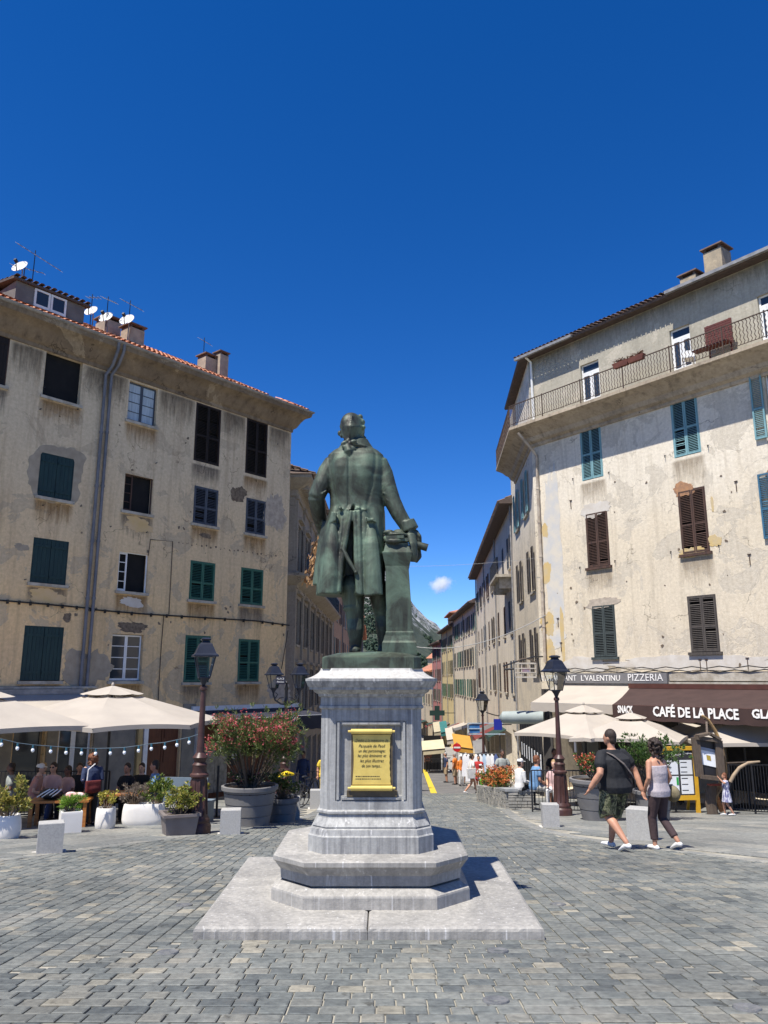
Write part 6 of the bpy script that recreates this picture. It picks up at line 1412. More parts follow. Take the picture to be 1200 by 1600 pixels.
t = boxpot(275, 1306, 52, 33, "square taupe planter with a raised rim beside the left lamp", mat("taupe resin", (.16, .135, .125), (.19, .165, .155), 3, .6), taper=.78, rim=1, rz=R(24), depth=1)
bush("euonymus", t, "yellow and green variegated bush in the square taupe planter", "shrub", (.36, .34, .52), 240, .062, .034, [(.08, .13, .02), (.20, .24, .04), (.38, .36, .07), (.46, .40, .12), (.06, .09, .02)], 15, stems=26, clump=9)
# bamboo screen behind the terrace (yellow tips by the bench)
p = A(297, 1206, 17.5); bush("yellow_shrub", Vector((p[0], 18.2, gz(18.2) + .55)), "yellow tipped shrub behind the grey bench by the lamp", "shrub", (.25, .22, .42), 60, .07, .045, [(.3, .27, .05), (.42, .36, .06), (.12, .15, .03)], 16, stems=10, clump=7)

# ---------------------------------------------------------------- parasols
def parasol(cx, cy, zr, za, rad, n, rot, label, m=canvas_beige, vent=.24, sag=.06, sub=5, val=.10, pole=True, yx=1.0):
    r = empty("parasol", (cx, cy, gz(cy)), rot, label, "parasol", "beige parasols over the terraces"); b0 = gz(cy); zr -= b0; za -= b0; k = MB()
    def pt(f, a, lift=0):        # f: 0 apex, 1 rim; a in sides
        i = int(a); u = a - i; p0 = Vector((math.cos(2 * math.pi * i / n), math.sin(2 * math.pi * i / n) * yx)); p1 = Vector((math.cos(2 * math.pi * (i + 1) / n), math.sin(2 * math.pi * (i + 1) / n) * yx)); p = p0.lerp(p1, u) * rad * f
        edge = 4 * u * (1 - u); z = za + (zr - za) * (f ** 1.08) - sag * edge * f * (1 - f) * 2 - (.05 * edge * (-1) * (f > .99)) + lift; return (p.x, p.y, z)
    FS_ = [vent, .4, .6, .8, .93, 1.0]; S_ = 8
    def ring(f, lift=0): return [pt(f, (j / S_) % n, lift) for j in range(n * S_)]
    k.rings([ring(f) for f in FS_] + [[(x, y, z - val) for x, y, z in ring(1.0)]], caps=False)
    cn = k.build("canopy", m, r, smooth=20)
    k = MB(); k.rings([ring(f, .10 - .05 * f) for f in (.01, .12, vent * .8, vent * 1.12)], caps=False); k.build("vent_cap", m, r, smooth=20)
    k = MB()
    for i in range(n): k.bar(pt(vent * .3, i, -.05), pt(1, i, -.03), .025)
    k.build("ribs", wood_dark, r)
    if pole:
        k = MB(); k.tube([(0, 0, 0), (0, 0, za + .12)], .035, 10); k.build("pole", iron_black, r); k = MB(); k.box(-.4, .4, -.4, .4, -.03, .08); k.build("base", iron_black, r)
    k = MB(); k.ell((0, 0, za + .12), (.04, .04, .06), 8, 6); k.build("finial", m, r)
    return r
Ya = 20.6; p = A(176, 1076, Ya); parasol(p[0], Ya, A(200, 1136, Ya - 2.4)[2], p[2] - .02, 2.95, 8, R(12), "large beige parasol with a vented cap behind the left planters")
Yb = 17.6; p = A(-30, 1085, Yb); parasol(p[0] + .1, Yb, A(60, 1139, Yb - .7)[2], A(-60, 1082, Yb)[2], 2.37, 4, R(10), "beige parasol cut by the left edge, lapping over the vented one")
Yu = 24.5; p = A(985, 1118, Yu); parasol(p[0], Yu, A(1014, 1157, Yu - 1.5)[2], p[2], 2.2, 4, R(-72), "beige parasol under the lettered brown awning, above the walking couple")
Yv = 25.6; p = A(912, 1106, Yv); parasol(p[0], Yv, A(900, 1146, Yv)[2], p[2], 2.25, 4, R(-10), "beige parasol beside the right lamp post, behind the front one")
Yw = 24.4; p = A(1158, 1117, Yw); parasol(p[0], Yw, A(1160, 1164, Yw - 1.8)[2], p[2], 2.5, 4, R(-52), "beige parasol behind the leaning wooden display, at the right edge")
Yx = 28; p = A(1080, 1124, Yx); parasol(p[0], Yx, A(1080, 1152, Yx - 1.5)[2], p[2], 1.9, 4, R(-60), "beige parasol standing furthest back under the brown awning")
Yy = 21.0; p = A(880, 1113, Yy + 1.5)
# awnings of the left house
a_, zt1 = FL.px(0, 1085, .25); b_, _ = FL.px(128, 1088, .25); _, zf1 = FL.px(60, 1118, 2.6)
awning(FL, "long beige awning over the first left shop", T0L, b_, zt1, zf1, 2.6, .2, canvas_beige, .2)
a_, zt1 = FL.px(300, 1110, .2); b_, _ = FL.px(476, 1102, .2); _, zf1 = FL.px(400, 1122, 2.2)
aw3, vl3 = awning(FL, "dark navy awning lettered in white at the corner of the left house", a_, min(b_, .6), zt1, zf1, 2.2, .5, canvas_navy, .15, bar_m=white_paint)
te, ze = FL.px(456, 1123, 2.22); letters("ENTAL", .26, letter_white, "lettering", vl3, facing(te, -2.225, ze - .1), bold=.002)
# festoon lights along the terrace
Yf_ = 16.6; pts = [A(x, y, Yf_ - (160 - x) * .006 if x < 160 else Yf_ - (x - 160) * .003) for x, y in ((-30, 1147), (3, 1155), (28, 1161), (52, 1164), (80, 1166), (104, 1168), (128, 1169), (150, 1169.5), (173, 1169), (195, 1168), (217, 1165), (237, 1162), (258, 1160), (277, 1156), (296, 1152), (311, 1147))]
fs_ = empty("festoon_lights", pts[8] - Vector((0, 0, .5)), 0, "string of white bulbs strung across the left terrace to the lamp post", "string lights"); org = Vector(fs_.location)
k = MB(); k.tube([p - org for p in pts], .008, 5); k.build("cord", mat("blue grey cord", (.10, .14, .17), None), fs_)
bulbm = mat("milky bulb", (.85, .87, .9), (.8, .82, .86), 4, .2); sock = mat("turquoise socket", (.03, .12, .17), None, 5, .5)
for p in pts[1:-1]:
    q = p - org; k = MB(); k.tube([q, q - Vector((0, 0, .07))], .022, 8); o = k.build("socket", sock, fs_); k = MB(); k.ell(q - Vector((0, 0, .10)), (.034, .034, .042), 10, 8); k.build("bulb", bulbm, fs_, smooth=80)
# ================================================================ terrace furniture, menus, bicycles, street things
def table(px, py, Y, wd, label, rz=0, h=.75, m=wood_orange):
    x = A(px, py, Y)[0]; r = empty("table", (x, Y, gz(Y)), rz, label, "table", "wooden café tables"); k = MB(); k.box(-wd / 2, wd / 2, -.35, .35, h - .045, h); k.build("tabletop", m, r)
    for a in (-1, 1):
        for b in (-1, 1): k = MB(); k.box(a * (wd / 2 - .08) - .035, a * (wd / 2 - .08) + .035, b * .28 - .035, b * .28 + .035, 0, h - .045); k.build("leg", m, r)
    return Vector((x, Y, gz(Y) + h))
def chair(x, y, rz, label, m=iron_black, grp="terrace chairs"):
    r = empty("chair", (x, y, gz(y)), rz, label, "chair", grp); k = MB(); k.box(-.21, .21, -.21, .21, .43, .47); k.build("seat", m, r); k = MB(); k.box(-.21, .21, -.23, -.20, .58, .92); k.build("backrest", m, r)
    for a in (-1, 1):
        for b in (-1, 1): k = MB(); k.box(a * .19 - .014, a * .19 + .014, b * .19 - .014, b * .19 + .014, 0, .43 if b > 0 else .9); k.build("leg", m, r)
tt = table(96, 1252, 17.6, 1.25, "orange wooden table with a striped bag and a pink bundle on it", R(10), .58)
table(190, 1238, 18.4, .9, "orange wooden table in front of the woman in black", R(5), .68)
r = empty("bag", tt + Vector((-.2, -.1, 0)), 0, "black and white striped bag lying on the left table", "bag"); k = MB(); k.ell((0, 0, .11), (.26, .16, .12), 16, 8); k.build("body", iron_black, r, smooth=60)
for i in range(4): k = MB(); k.tube([(-.24 + i * .1, -.12, .06), (-.1 + i * .1, -.165, .15), (.02 + i * .08, -.1, .22)], .015, 5); k.build("stripe", white_paint, r)
r = empty("bundle", tt + Vector((.32, -.1, 0)), 0, "crumpled pink and white bundle of cloth on the left table", "cloth"); k = MB(); rb = random.Random(3)
for i in range(6): k.ell((rb.uniform(-.14, .14), rb.uniform(-.05, .05), .06 + rb.random() * .04), (.13, .1, .06), 10, 6)
fuse(k, "cloth", mat("pink white cloth", (.62, .26, .26), (.75, .68, .66), 6, .8), r, voxel=.02)
def fence(P, Q, h, label, n, nm="barrier", m=iron_black, grp="black terrace barriers"):
    P, Q = Vector(P), Vector(Q); r = empty(nm, (P.x, P.y, gz(P.y)), 0, label, "barrier", grp); d = Q - P; z = lambda f: gz(P.y + d.y * f) - gz(P.y); k = MB()
    for f in (.02, 1): k.bar((0, 0, z(0) + h * f + .06), (d.x, d.y, z(1) + h * f + .06), .03)
    k.build("rail", m, r)
    for i in range(n + 1):
        f = i / n; k = MB(); post = i % 8 == 0 or i == n; k.bar((d.x * f, d.y * f, z(f) + (0 if post else .08)), (d.x * f, d.y * f, z(f) + h + .06), .04 if post else .014); k.build("post" if post else "baluster", m, r)
a, b = A(-20, 1245, 20.2), A(165, 1240, 20.6); fence((a[0], 20.2), (b[0], 20.8), 1.05, "black railing behind the people seated on the left terrace", 32)
a, b = A(832, 1262, 22.6), A(965, 1262, 21.8); fence((a[0], 22.6), (b[0], 21.8), 1.05, "black railing along the right terrace beside the stone wall", 24)
a, b = A(1150, 1272, 22.0), A(1215, 1272, 21.0); fence((a[0], 22.2), (b[0], 21.2), 1.2, "dark railing at the right edge behind the little girl", 14)
a, b = A(965, 1262, 22.4), A(1060, 1262, 22.6); fence((a[0], 22.4), (b[0], 22.8), 1.05, "black railing behind the walking couple", 18)
rc = random.Random(8)
for i, (x, y, lb) in enumerate(((7.0, 25.0, "dark chair under the parasol nearest the right lamp"), (8.3, 25.4, "dark chair at the back of the right terrace"), (10.2, 24.4, "dark chair behind the railing by the right edge"), (9.4, 26.3, "dark chair furthest back under the brown awning"))): chair(x, y, rc.uniform(0, 6), lb)
# bench, slender post with hoop
p = A(275, 1215, 18.6); r = empty("bench", (p[0], 18.8, gz(18.8)), R(-10), "pale blue grey bench back behind the taupe planter", "bench"); bm = mat("blue grey bench", (.17, .22, .27), (.14, .18, .22), 3, .6)
k = MB(); k.box(-.55, .75, -.05, .0, .45, 1.0); k.build("backrest", bm, r); k = MB(); k.box(-.55, .75, 0, .5, .42, .47); k.build("seat", bm, r)
for a in (-.5, .7): k = MB(); k.box(a - .03, a + .03, 0, .45, 0, .42); k.build("leg", bm, r)
p = G(338, 1278); r = empty("sign_post", (p.x, p.y, gz(p.y)), 0, "thin dark green post standing left of the oleander tub", "post"); k = MB(); k.tube([(0, 0, 0), (0, 0, 1.25)], .03, 8); k.build("pole", iron_black, r); k = MB(); k.box(-.15, .3, -.15, .15, 0, .03); k.build("base", iron_black, r)
k = MB(); k.M = Matrix.Translation((.45, -.1, .16)) @ Matrix.Rotation(R(90), 4, 'X'); k.lathe([(.10, -.02), (.14, -.03), (.14, .03), (.10, .02), (.10, -.02)], 16); k.build("wheel", iron_black, r)
# bicycles leaning near the bollards
def bicycle(x, y, rz, label, col, jacket=None):
    r = empty("bicycle", (x, y, gz(y)), rz, label, "bicycle", "parked bicycles"); m = mat("bike " + label[:12], col, None, 5, .35); R_ = .34
    for cx in (-.52, .52):
        k = MB(); k.tube([(cx + R_ * math.cos(a), 0, R_ + R_ * math.sin(a)) for a in np.linspace(0, 2 * math.pi, 25)], .02, 6); w_ = k.build("wheel", iron_black, r, smooth=60); k = MB()
        for i in range(12): a = i * math.pi / 6; k.bar((cx, 0, R_), (cx + R_ * math.cos(a), 0, R_ + R_ * math.sin(a)), .004)
        k.tube([(cx, -.04, R_), (cx, .04, R_)], .03, 8); k.build("spokes", chrome, w_)
    k = MB(); BB, ST, HT, RW, FW = (-.08, 0, .30), (-.22, 0, .80), (.36, 0, .82), (-.52, 0, R_), (.52, 0, R_)
    for a, b in ((BB, ST), (BB, HT), (ST, HT), (RW, BB), (RW, ST), (HT, FW)): k.tube([a, b], .018, 8)
    k.build("frame", m, r)
    k = MB(); k.tube([(.34, -.28, .98), (.36, -.1, 1.0), (.36, 0, .98), (.36, .1, 1.0), (.34, .28, .98)], .014, 6); k.tube([HT, (.36, 0, .98)], .018, 6); k.build("handlebar", iron_black, r)
    k = MB(); k.ell((-.25, 0, .90), (.14, .07, .035), 10, 6); k.tube([ST, (-.24, 0, .88)], .014, 6); k.build("saddle", iron_black, r, smooth=60)
    k = MB(); k.tube([(-.08, -.03, .30), (-.08, .03, .30)], .09, 12); k.bar((-.08, .06, .30), (.06, .06, .20), .02); k.bar((-.08, -.06, .30), (-.22, -.06, .40), .02); k.build("crank", chrome, r)
    return r
p = G(444, 1264); bicycle(p.x, p.y, R(35), "dark bicycle with a yellow bag parked behind the small bush tub", (.05, .05, .06))
y0 = p.y; r = empty("saddlebag", (p.x - .1, p.y - .05, gz(y0) + .80), R(35), "bright yellow bag strapped over the parked bicycle", "bag"); ym = mat("yellow fabric", (.70, .50, .01), (.60, .42, .01), 4, .7)
k = MB(); k.tube([(-.32, 0, .04), (-.1, 0, .12), (.18, 0, .2), (.40, 0, .16)], [.04, .08, .11, .05], 12, ry=[.03, .06, .08, .04], dome=True); fuse(k, "body", ym, r, voxel=.02)
p = G(478, 1258); bicycle(p.x, p.y + .4, R(70), "black bicycle standing nearer the pedestal", (.02, .02, .022))
p = G(425, 1262); bicycle(p.x, p.y + .8, R(20), "bicycle hidden behind the bush, wheel showing at its right", (.10, .03, .03))
# yellow framed menu board
g = G(1066, 1271); r = empty("menu_board", (g.x, g.y, gz(g.y)), R(6), "yellow framed menu board behind the walking woman", "menu board"); s_ = g.y * CP / FPX; hw_ = 26 * s_; hh = (1270 - 1173) * s_; z0 = 19 * s_
k = MB()
for a in (-1, 1): k.box(a * hw_ - .05, a * hw_ + .05, -.04, .04, 0, hh)
k.box(-hw_ + .05, hw_ - .05, -.04, .04, hh - .10, hh); k.box(-hw_ + .05, hw_ - .05, -.04, .04, z0, z0 + .12); k.build("frame", yellow_paint, r)
k = MB()
for a in (-1, 1): k.bar((a * hw_, .02, hh - .1), (a * hw_, .6, 0), .06)
k.build("rear_leg", yellow_paint, r)
k = MB(); k.box(-hw_ + .05, hw_ - .05, -.01, .02, z0 + .12, hh - .10); bd = k.build("board", mat("chalkboard", (.03, .03, .035), (.045, .045, .05), 4, .6), r)
zlo, zhi = z0 + .16, hh - .36; zm_ = zlo + (zhi - zlo) * .55
for i, (x0, x1, c, d) in enumerate(((-hw_ + .09, -.03, zm_ + .02, zhi), (.03, hw_ - .09, zm_ + .02, zhi), (-hw_ + .09, -.03, zlo, zm_ - .02), (.03, hw_ - .09, zlo, zm_ - .02))):
    k = MB(); k.box(x0, x1, -.016, -.0105, c, d); sh_ = k.build("menu_sheet", screen_white, bd)
    k = MB(); n = 3
    for j in range(n): zz_ = d - .05 - j * (d - c) / n; k.box(x0 + .02, x0 + (.16 if i % 2 == 0 else .2), -.019, -.0165, zz_ - .02, zz_)
    k.build("print", iron_black, sh_) if False else k.build("printed_heading", iron_black, bd)
k = MB(); k.box(-.10, -.04, -.022, -.0195, zm_ - .25, zm_ - .05); k.build("green_sticker", mat("green sticker", (.03, .42, .08), None), bd)
letters("L'idée", .11, letter_white, "lettering", bd, facing(-hw_ * .45, -.014, hh - .28), depth=.002, shear=.3) if False else None
k = MB(); q = random.Random(4)
for i in range(12): x_ = -hw_ * .7 + i * .035; k.box(x_, x_ + .022, -.013, -.0105, hh - .24, hh - .24 + q.uniform(.03, .08))
for i in range(9): x_ = hw_ * .3 + i * .03; k.box(x_, x_ + .02, -.013, -.0105, hh - .22 + q.uniform(0, .03), hh - .18 + q.uniform(0, .04))
k.build("chalk_heading", letter_white, bd, kind="stuff")
# leaning wooden display with curved mast
Yt = 21.6; g = Vector((A(1112, 1272, Yt)[0], Yt, gz(Yt))); r = empty("display_stand", g, 0, "dark wooden display case hung from a curved timber mast, leaning right of the menu", "display stand")
T = lambda x, y, d=0: Vector(A(x, y, Yt + d)) - g
k = MB(); k.tube([T(1097, 1118), T(1106, 1124), T(1117, 1141), T(1125, 1160), T(1130, 1182), T(1132, 1205), T(1127, 1226), T(1117, 1243), T(1112, 1272)], [.03, .05, .06, .075, .10, .12, .12, .10, .14], 8, ry=[.03, .04, .05, .05, .06, .07, .07, .07, .1]); k.build("mast", mat("pale curved timber", (.40, .25, .10), (.16, .11, .06), 4, .6, .1), r, smooth=50)
c = [T(1086, 1152, -.3), T(1122, 1157, -.3), T(1127, 1217, -.3), T(1093, 1213, -.3)]
def quadframe(c, th, dpt):
    k = MB()
    for i in range(4): k.bar(c[i], c[(i + 1) % 4], th, dpt, up=(0, 1, 0))
    return k
k = quadframe(c, .10, .16) if False else MB()
for i in range(4): k.bar(c[i], c[(i + 1) % 4], .2, .10)
k.build("case_frame", wood_dark, r)
k = MB(); k.add([p + Vector((0, .05, 0)) for p in c], [(0, 3, 2, 1)]); k.add([p + Vector((0, .09, 0)) for p in c], [(0, 1, 2, 3)]); bp_ = k.build("case_back", mat("dark case panel", (.02, .02, .024), None, 4, .4), r)
u, v = (c[1] - c[0]), (c[3] - c[0]); at = lambda a, b: c[0] + u * a + v * b + Vector((0, .03, 0))
k = MB(); q4 = [at(.12, .22), at(.92, .26), at(.95, .72), at(.16, .68)]; k.add(q4 + [p + Vector((0, .015, 0)) for p in q4], [(0, 3, 2, 1), (0, 1, 5, 4), (1, 2, 6, 5), (2, 3, 7, 6), (3, 0, 4, 7)]); o = k.build("notice", screen_white, bp_)
k = MB(); q4 = [at(.42, .42), at(.60, .43), at(.61, .56), at(.43, .55)]; q4 = [p - Vector((0, .006, 0)) for p in q4]; k.add(q4, [(0, 3, 2, 1)]); k.build("ochre_square", mat("ochre print", (.42, .30, .05), None), bp_)
k = MB(); q4 = [at(.12, .22), at(.92, .26), at(.925, .34), at(.125, .30)]; q4 = [p - Vector((0, .006, 0)) for p in q4]; k.add(q4, [(0, 3, 2, 1)]); k.build("grey_header", mat("grey print", (.35, .38, .43), None), bp_)
k = MB(); k.bar(T(1089, 1150, -.3), T(1108, 1146, -.3), .28, .06); k.bar(T(1108, 1146, -.3), T(1124, 1155, -.3), .28, .06); k.build("case_roof", wood_dark, r)
k = MB(); k.bar(T(1104, 1128), T(1105, 1148, -.2), .05); k.build("hanger", wood_dark, r)
k = MB(); k.tube([T(1112, 1226, -.1), T(1110, 1250, -.1), T(1114, 1273, -.1)], [.14, .15, .15], 8, ry=[.06, .06, .06]); k.build("post", wood_dark, r); k = MB(); k.bar(T(1116, 1236), T(1128, 1268), .1); k.build("brace", wood_orange, r)
k = MB(); k.bar(T(1107, 1226, -.2), T(1126, 1226, -.2), .2, .03); k.build("shelf", mat("red shelf", (.3, .05, .03), None), r)
k = MB(); k.tube([T(1141, 1222, -.4), T(1146, 1212, -.4), T(1155, 1200, -.4), T(1168, 1192, -.4), T(1187, 1190, -.4)], [.05, .05, .045, .04, .025], 8); k.build("curved_arm", mat("pale branch", (.34, .25, .16), (.24, .18, .12), 5, .7), r, smooth=50)
k = MB(); k.bar(T(1136, 1192, -.4), T(1186, 1190, -.4), .03); k.build("rod", wood_dark, r)
# low stone wall with flowers
P = Vector((G(812, 1266).x, G(812, 1266).y)); x0, y0 = G(833, 1265).x, G(833, 1265).y
wl = empty("stone_wall", (x0 - .35, y0, gz(y0)), 0, "low rubble stone wall with a slate coping beside the right terrace", "wall"); sr = random.Random(9); dirw = Vector((-.35, 4.6, 0)); k = MB(); Lw = dirw.length
stn = [mat("rubble stone", (.20, .20, .185), (.36, .34, .30), 3.5, .9, .4)]
for face in (0, 1):
    LL = Lw if face == 0 else .75; zc_ = 0.0
    while zc_ < .50:
        hh_ = sr.uniform(.07, .13); p_ = 0
        while p_ < LL:
            l = sr.uniform(.12, .30); e = min(LL, p_ + l); f = (p_ + e) / 2
            if face == 0: c0 = dirw * (f / Lw) + Vector((-.375, 0, zc_ + hh_ / 2 + gz(y0 + 4.6 * f / Lw) - gz(y0))); sz = (.1 + sr.random() * .03, e - p_ - .012, hh_ - .012)
            else: c0 = Vector((-.375 + f, 0, zc_ + hh_ / 2)); sz = (e - p_ - .012, .1 + sr.random() * .03, hh_ - .02)
            k.obox(c0, sz, Matrix.Rotation(sr.uniform(-.05, .05), 3, 'Z')); p_ = e
        zc_ += hh_
k.build("stones", stn[0], wl, kind="stuff")
k = MB(); dz_ = gz(y0 + 4.6) - gz(y0)
k.rings([[(-.36, .02, -.1), (.36, .02, -.1), (.36, .02, .5), (-.36, .02, .5)], [(-.71, 4.6, dz_ - .1), (.01, 4.6, dz_ - .1), (.01, 4.6, dz_ + .5), (-.71, 4.6, dz_ + .5)]]); k.build("core", mat("mortar core", (.26, .25, .22), (.2, .19, .17), 4, .95), wl)
k = MB(); k.rings([[(-.46, -.08, .51), (.44, -.08, .51), (.44, -.08, .58), (-.46, -.08, .58)], [(-.50, 1.3, .38), (.36, 1.3, .38), (.36, 1.3, .45), (-.50, 1.3, .45)]]); k.build("coping", mat("slate coping", (.22, .235, .24), (.3, .3, .3), 4, .8, .2), wl)
for i, f in enumerate((.42, .62, .82)):
    bush("wall_flowers", Vector((x0 - .35, y0, gz(y0))) + dirw * f + Vector((0, 0, .45 + dz_ * f)), ["orange red flowers at the near end of the rubble wall", "orange flowers midway along the rubble wall", "green and orange plants at the far end of the rubble wall"][i], "flowers", (.5, .55, .62), 90, .09, .04, [(.06, .12, .02), (.12, .19, .04), (.2, .22, .05)], 20 + i, stems=18, clump=8, fl_n=110 - i * 20, fl_cols=[(.5, .13, .03), (.58, .22, .06), (.42, .07, .03)], fl_size=.05, grp="plants on the rubble wall")
# rack of white dresses
Yr = 41.0; x = A(742, 1225, Yr)[0]; r = empty("clothes_rack", (x, Yr, gz(Yr)), 0, "clothes rack hung with long white dresses by the far lamp post", "clothes rack"); k = MB()
for a in (-.6, 1.3): k.bar((a, 0, 0), (a, 0, 1.75), .03)
k.bar((-.6, 0, 1.73), (1.3, 0, 1.73), .03); k.build("frame", chrome, r); q = random.Random(1)
cl = [mat("white cotton", (.82, .82, .82), (.74, .75, .77), 3, .8), mat("pale blue cotton", (.42, .55, .70), (.36, .48, .62), 3, .8), mat("indigo cotton", (.08, .12, .28), None, 3, .8)]
for i in range(9):
    xx = -.5 + i * .2; l = q.uniform(1.0, 1.35); k = MB(); w0, w1 = .12, .17
    k.rings([[(xx - w_, -.04 - w_ * .4 + .02 * math.sin(i * 3), z), (xx + w_, -.04 - w_ * .3, z), (xx + w_ * .8, .08, z), (xx - w_ * .8, .08, z)] for w_, z in ((w1, 1.68 - l), (w1 * .9, 1.68 - l * .6), (w0 * .8, 1.3), (w0, 1.55), (.03, 1.7))]); k.build("dress", cl[0] if i not in (5, 8) else cl[1 + (i == 8)], r, smooth=60)
# no entry sign
Ys = 48; x = A(714, 1168, Ys); r = empty("road_sign", (x[0], Ys, gz(Ys)), 0, "round red no entry sign on a thin pole in the street", "road sign"); zc_ = x[2] - gz(Ys)
k = MB(); k.tube([(0, .03, 0), (0, .03, zc_ + .3)], .03, 8); k.build("pole", zinc, r); k = MB(); k.M = Matrix.Translation((0, 0, zc_)) @ Matrix.Rotation(R(90), 4, 'X'); k.lathe([(.001, -.02), (.25, -.02), (.25, .0), (.001, .004)], 28); d_ = k.build("disc", mat("traffic red", (.55, .02, .025), None, 3, .4), r); k = MB(); k.box(-.2, .2, -.016, -.008, zc_ - .045, zc_ + .045); k.build("white_bar", white_paint, d_)
# awnings and stalls of the street
def street_awning(x0, y0, x1, y1, Y, dz, out, m, label, side=1, post=False):
    a, b = A(x0, y0, Y), A(x1, y1, Y); r = empty("street_awning", (a[0], Y, gz(Y)), 0, label, "awning", "awnings along the street"); z0 = a[2] - gz(Y); w_ = b[0] - a[0]; k = MB(); z1 = b[2] - gz(Y)
    k.sheet([[(0, 0, z0), (w_, 0, z1)], [(0, -out, z0 - dz), (w_, -out, z1 - dz)]][::-1]); k.sheet([[(0, -out, z0 - dz), (w_, -out, z1 - dz)], [(0, -out - .01, z0 - dz - .3), (w_, -out - .01, z1 - dz - .3)]][::-1]); k.build("canopy", m, r)
    k = MB(); k.bar((0, -out, z0 - dz), (w_, -out, z1 - dz), .05)
    if post:
        for q in (0, w_): k.bar((q, -out, z0 - dz), (q, -out, 0), .06); k.bar((q, 0, z0), (q, 0, 0), .06)
    k.build("frame", iron_black, r)
    return r
cream = mat("cream cloth", (.46, .41, .29), (.40, .36, .26), 2, .9, trans=.2); orange_c = mat("orange yellow cloth", (.56, .30, .055), (.50, .27, .05), 2, .9, trans=.2); teal_c = mat("teal cloth", (.03, .14, .14), None, 2, .9)
street_awning(658, 1158, 692, 1155, 58, .5, 1.9, mat("cream stall cloth", (.50, .44, .30), (.44, .39, .27), 2, .9), "cream awning of the stall left of the orange one, just right of the pedestal", post=True)
street_awning(706, 1146, 734, 1150, 54, .7, 1.8, orange_c, "orange and cream awning over the shop behind the no entry sign")
street_awning(686, 1128, 697, 1126, 70, .8, 2, teal_c, "small teal awning further up the street"); street_awning(676, 1129, 687, 1127, 76, .8, 2, cream, "pale awning beside the teal one, furthest up the street")
street_awning(695, 1138, 706, 1136, 64, .8, 2, canvas_beige, "beige awning between the teal and orange ones"); street_awning(738, 1158, 755, 1154, 47, .7, 1.6, pot_grey, "grey awning right of the orange one")
Yc_ = 57.0; a, b = A(664, 1200, Yc_), A(692, 1205, Yc_); r = empty("stall", (a[0], Yc_, gz(Yc_)), 0, "dark café stall with a low black fence under the cream awning", "stall"); w_ = b[0] - a[0]; k = MB(); k.box(0, w_, 1.6, 1.7, 0, 2.4); k.build("back_panel", dark_void, r); k = MB()
for i in range(14): k.bar((w_ * i / 13, -.9, 0), (w_ * i / 13, -.9, 1.0), .03)
k.bar((0, -.9, 1.0), (w_, -.9, 1.0), .05); k.bar((0, -.9, .1), (w_, -.9, .1), .04); k.build("fence", iron_black, r)
# pharmacy cross, blue sign and blue balcony frame
def plate_sign(nm, px, py, Y, w_, h, m, label):
    p = A(px, py, Y); r = empty(nm, p - Vector((0, 0, h / 2)), 0, label, "sign"); k = MB(); k.box(-w_ / 2, w_ / 2, -.05, .05, 0, h); k.build("panel", m, r); k = MB(); k.bar((w_ / 2, 0, h / 2), (w_ / 2 + .5, 0, h / 2), .05); k.build("bracket", iron_black, r); return r
p = A(683, 1114, 80); r = empty("pharmacy_cross", p - Vector((0, 0, .7)), 0, "dark cross sign projecting over the far street", "sign"); k = MB(); k.box(-.75, .75, -.1, .1, .45, .95); k.box(-.25, .25, -.1, .1, 0, .45); k.box(-.25, .25, -.1, .1, .95, 1.4); k.build("cross", mat("dark green sign", (.01, .035, .03), None), r)
k = MB(); k.bar((.75, 0, .7), (1.8, 0, .7), .06); k.build("bracket", iron_black, r)
blue = mat("blue enamel", (.02, .03, .30), (.02, .03, .26), 3, .4); plate_sign("shop_sign", 778, 1132, 41.5, .42, .55, blue, "small deep blue sign on the corner building's street side")
Yb2 = 45; a, b = A(731, 1130, Yb2), A(756, 1147, Yb2); r = empty("advertising_sign", (a[0], Yb2, b[2] - 0), 0, "blue advertising panel in a pale frame over the street shops", "sign"); w_, h_ = b[0] - a[0], a[2] - b[2]; k = MB(); k.box(w_ * .1, w_ * .75, .0, .04, h_ * .1, h_ * .9); k.build("panel", mat("blue panel", (.02, .10, .30), (.05, .18, .4), 3, .5), r); k = MB()
for z_ in (0, h_ * .5, h_): k.bar((0, -.02, z_), (w_, -.02, z_), .05)
for x_ in (0, w_): k.bar((x_, -.02, 0), (x_, -.02, h_), .05)
k.bar((w_, 0, h_), (w_ + 1.2, 0, h_), .05); k.bar((w_, 0, 0), (w_ + 1.2, 0, 0), .05); k.build("frame", mat("pale blue frame", (.4, .5, .6), None), r)
# overhead cables between the two rows
def cable(P, Q, sag, label, rad=.02, m=None):
    P, Q = Vector(P), Vector(Q); r = empty("overhead_cable", P, 0, label, "cable", "cables across the street"); k = MB(); k.tube([(Q - P) * f - Vector((0, 0, sag * 4 * f * (1 - f))) for f in np.linspace(0, 1, 14)], rad, 5); k.build("wire", m or mat("pale cable", (.42, .42, .41), None), r)
cable(A(853, 961, 32), A(610, 1001, 40), .8, "pale cable sagging across the street below the mountain", .018)
cable(A(838, 872, 32), A(520, 878, 45), .3, "thin wire high across the street beside the statue's hand", .006)
cable(A(760, 1113, 43), A(800, 1118, 40), .1, "short dark cable from the far lamp post to the row houses", .03, cable_black)
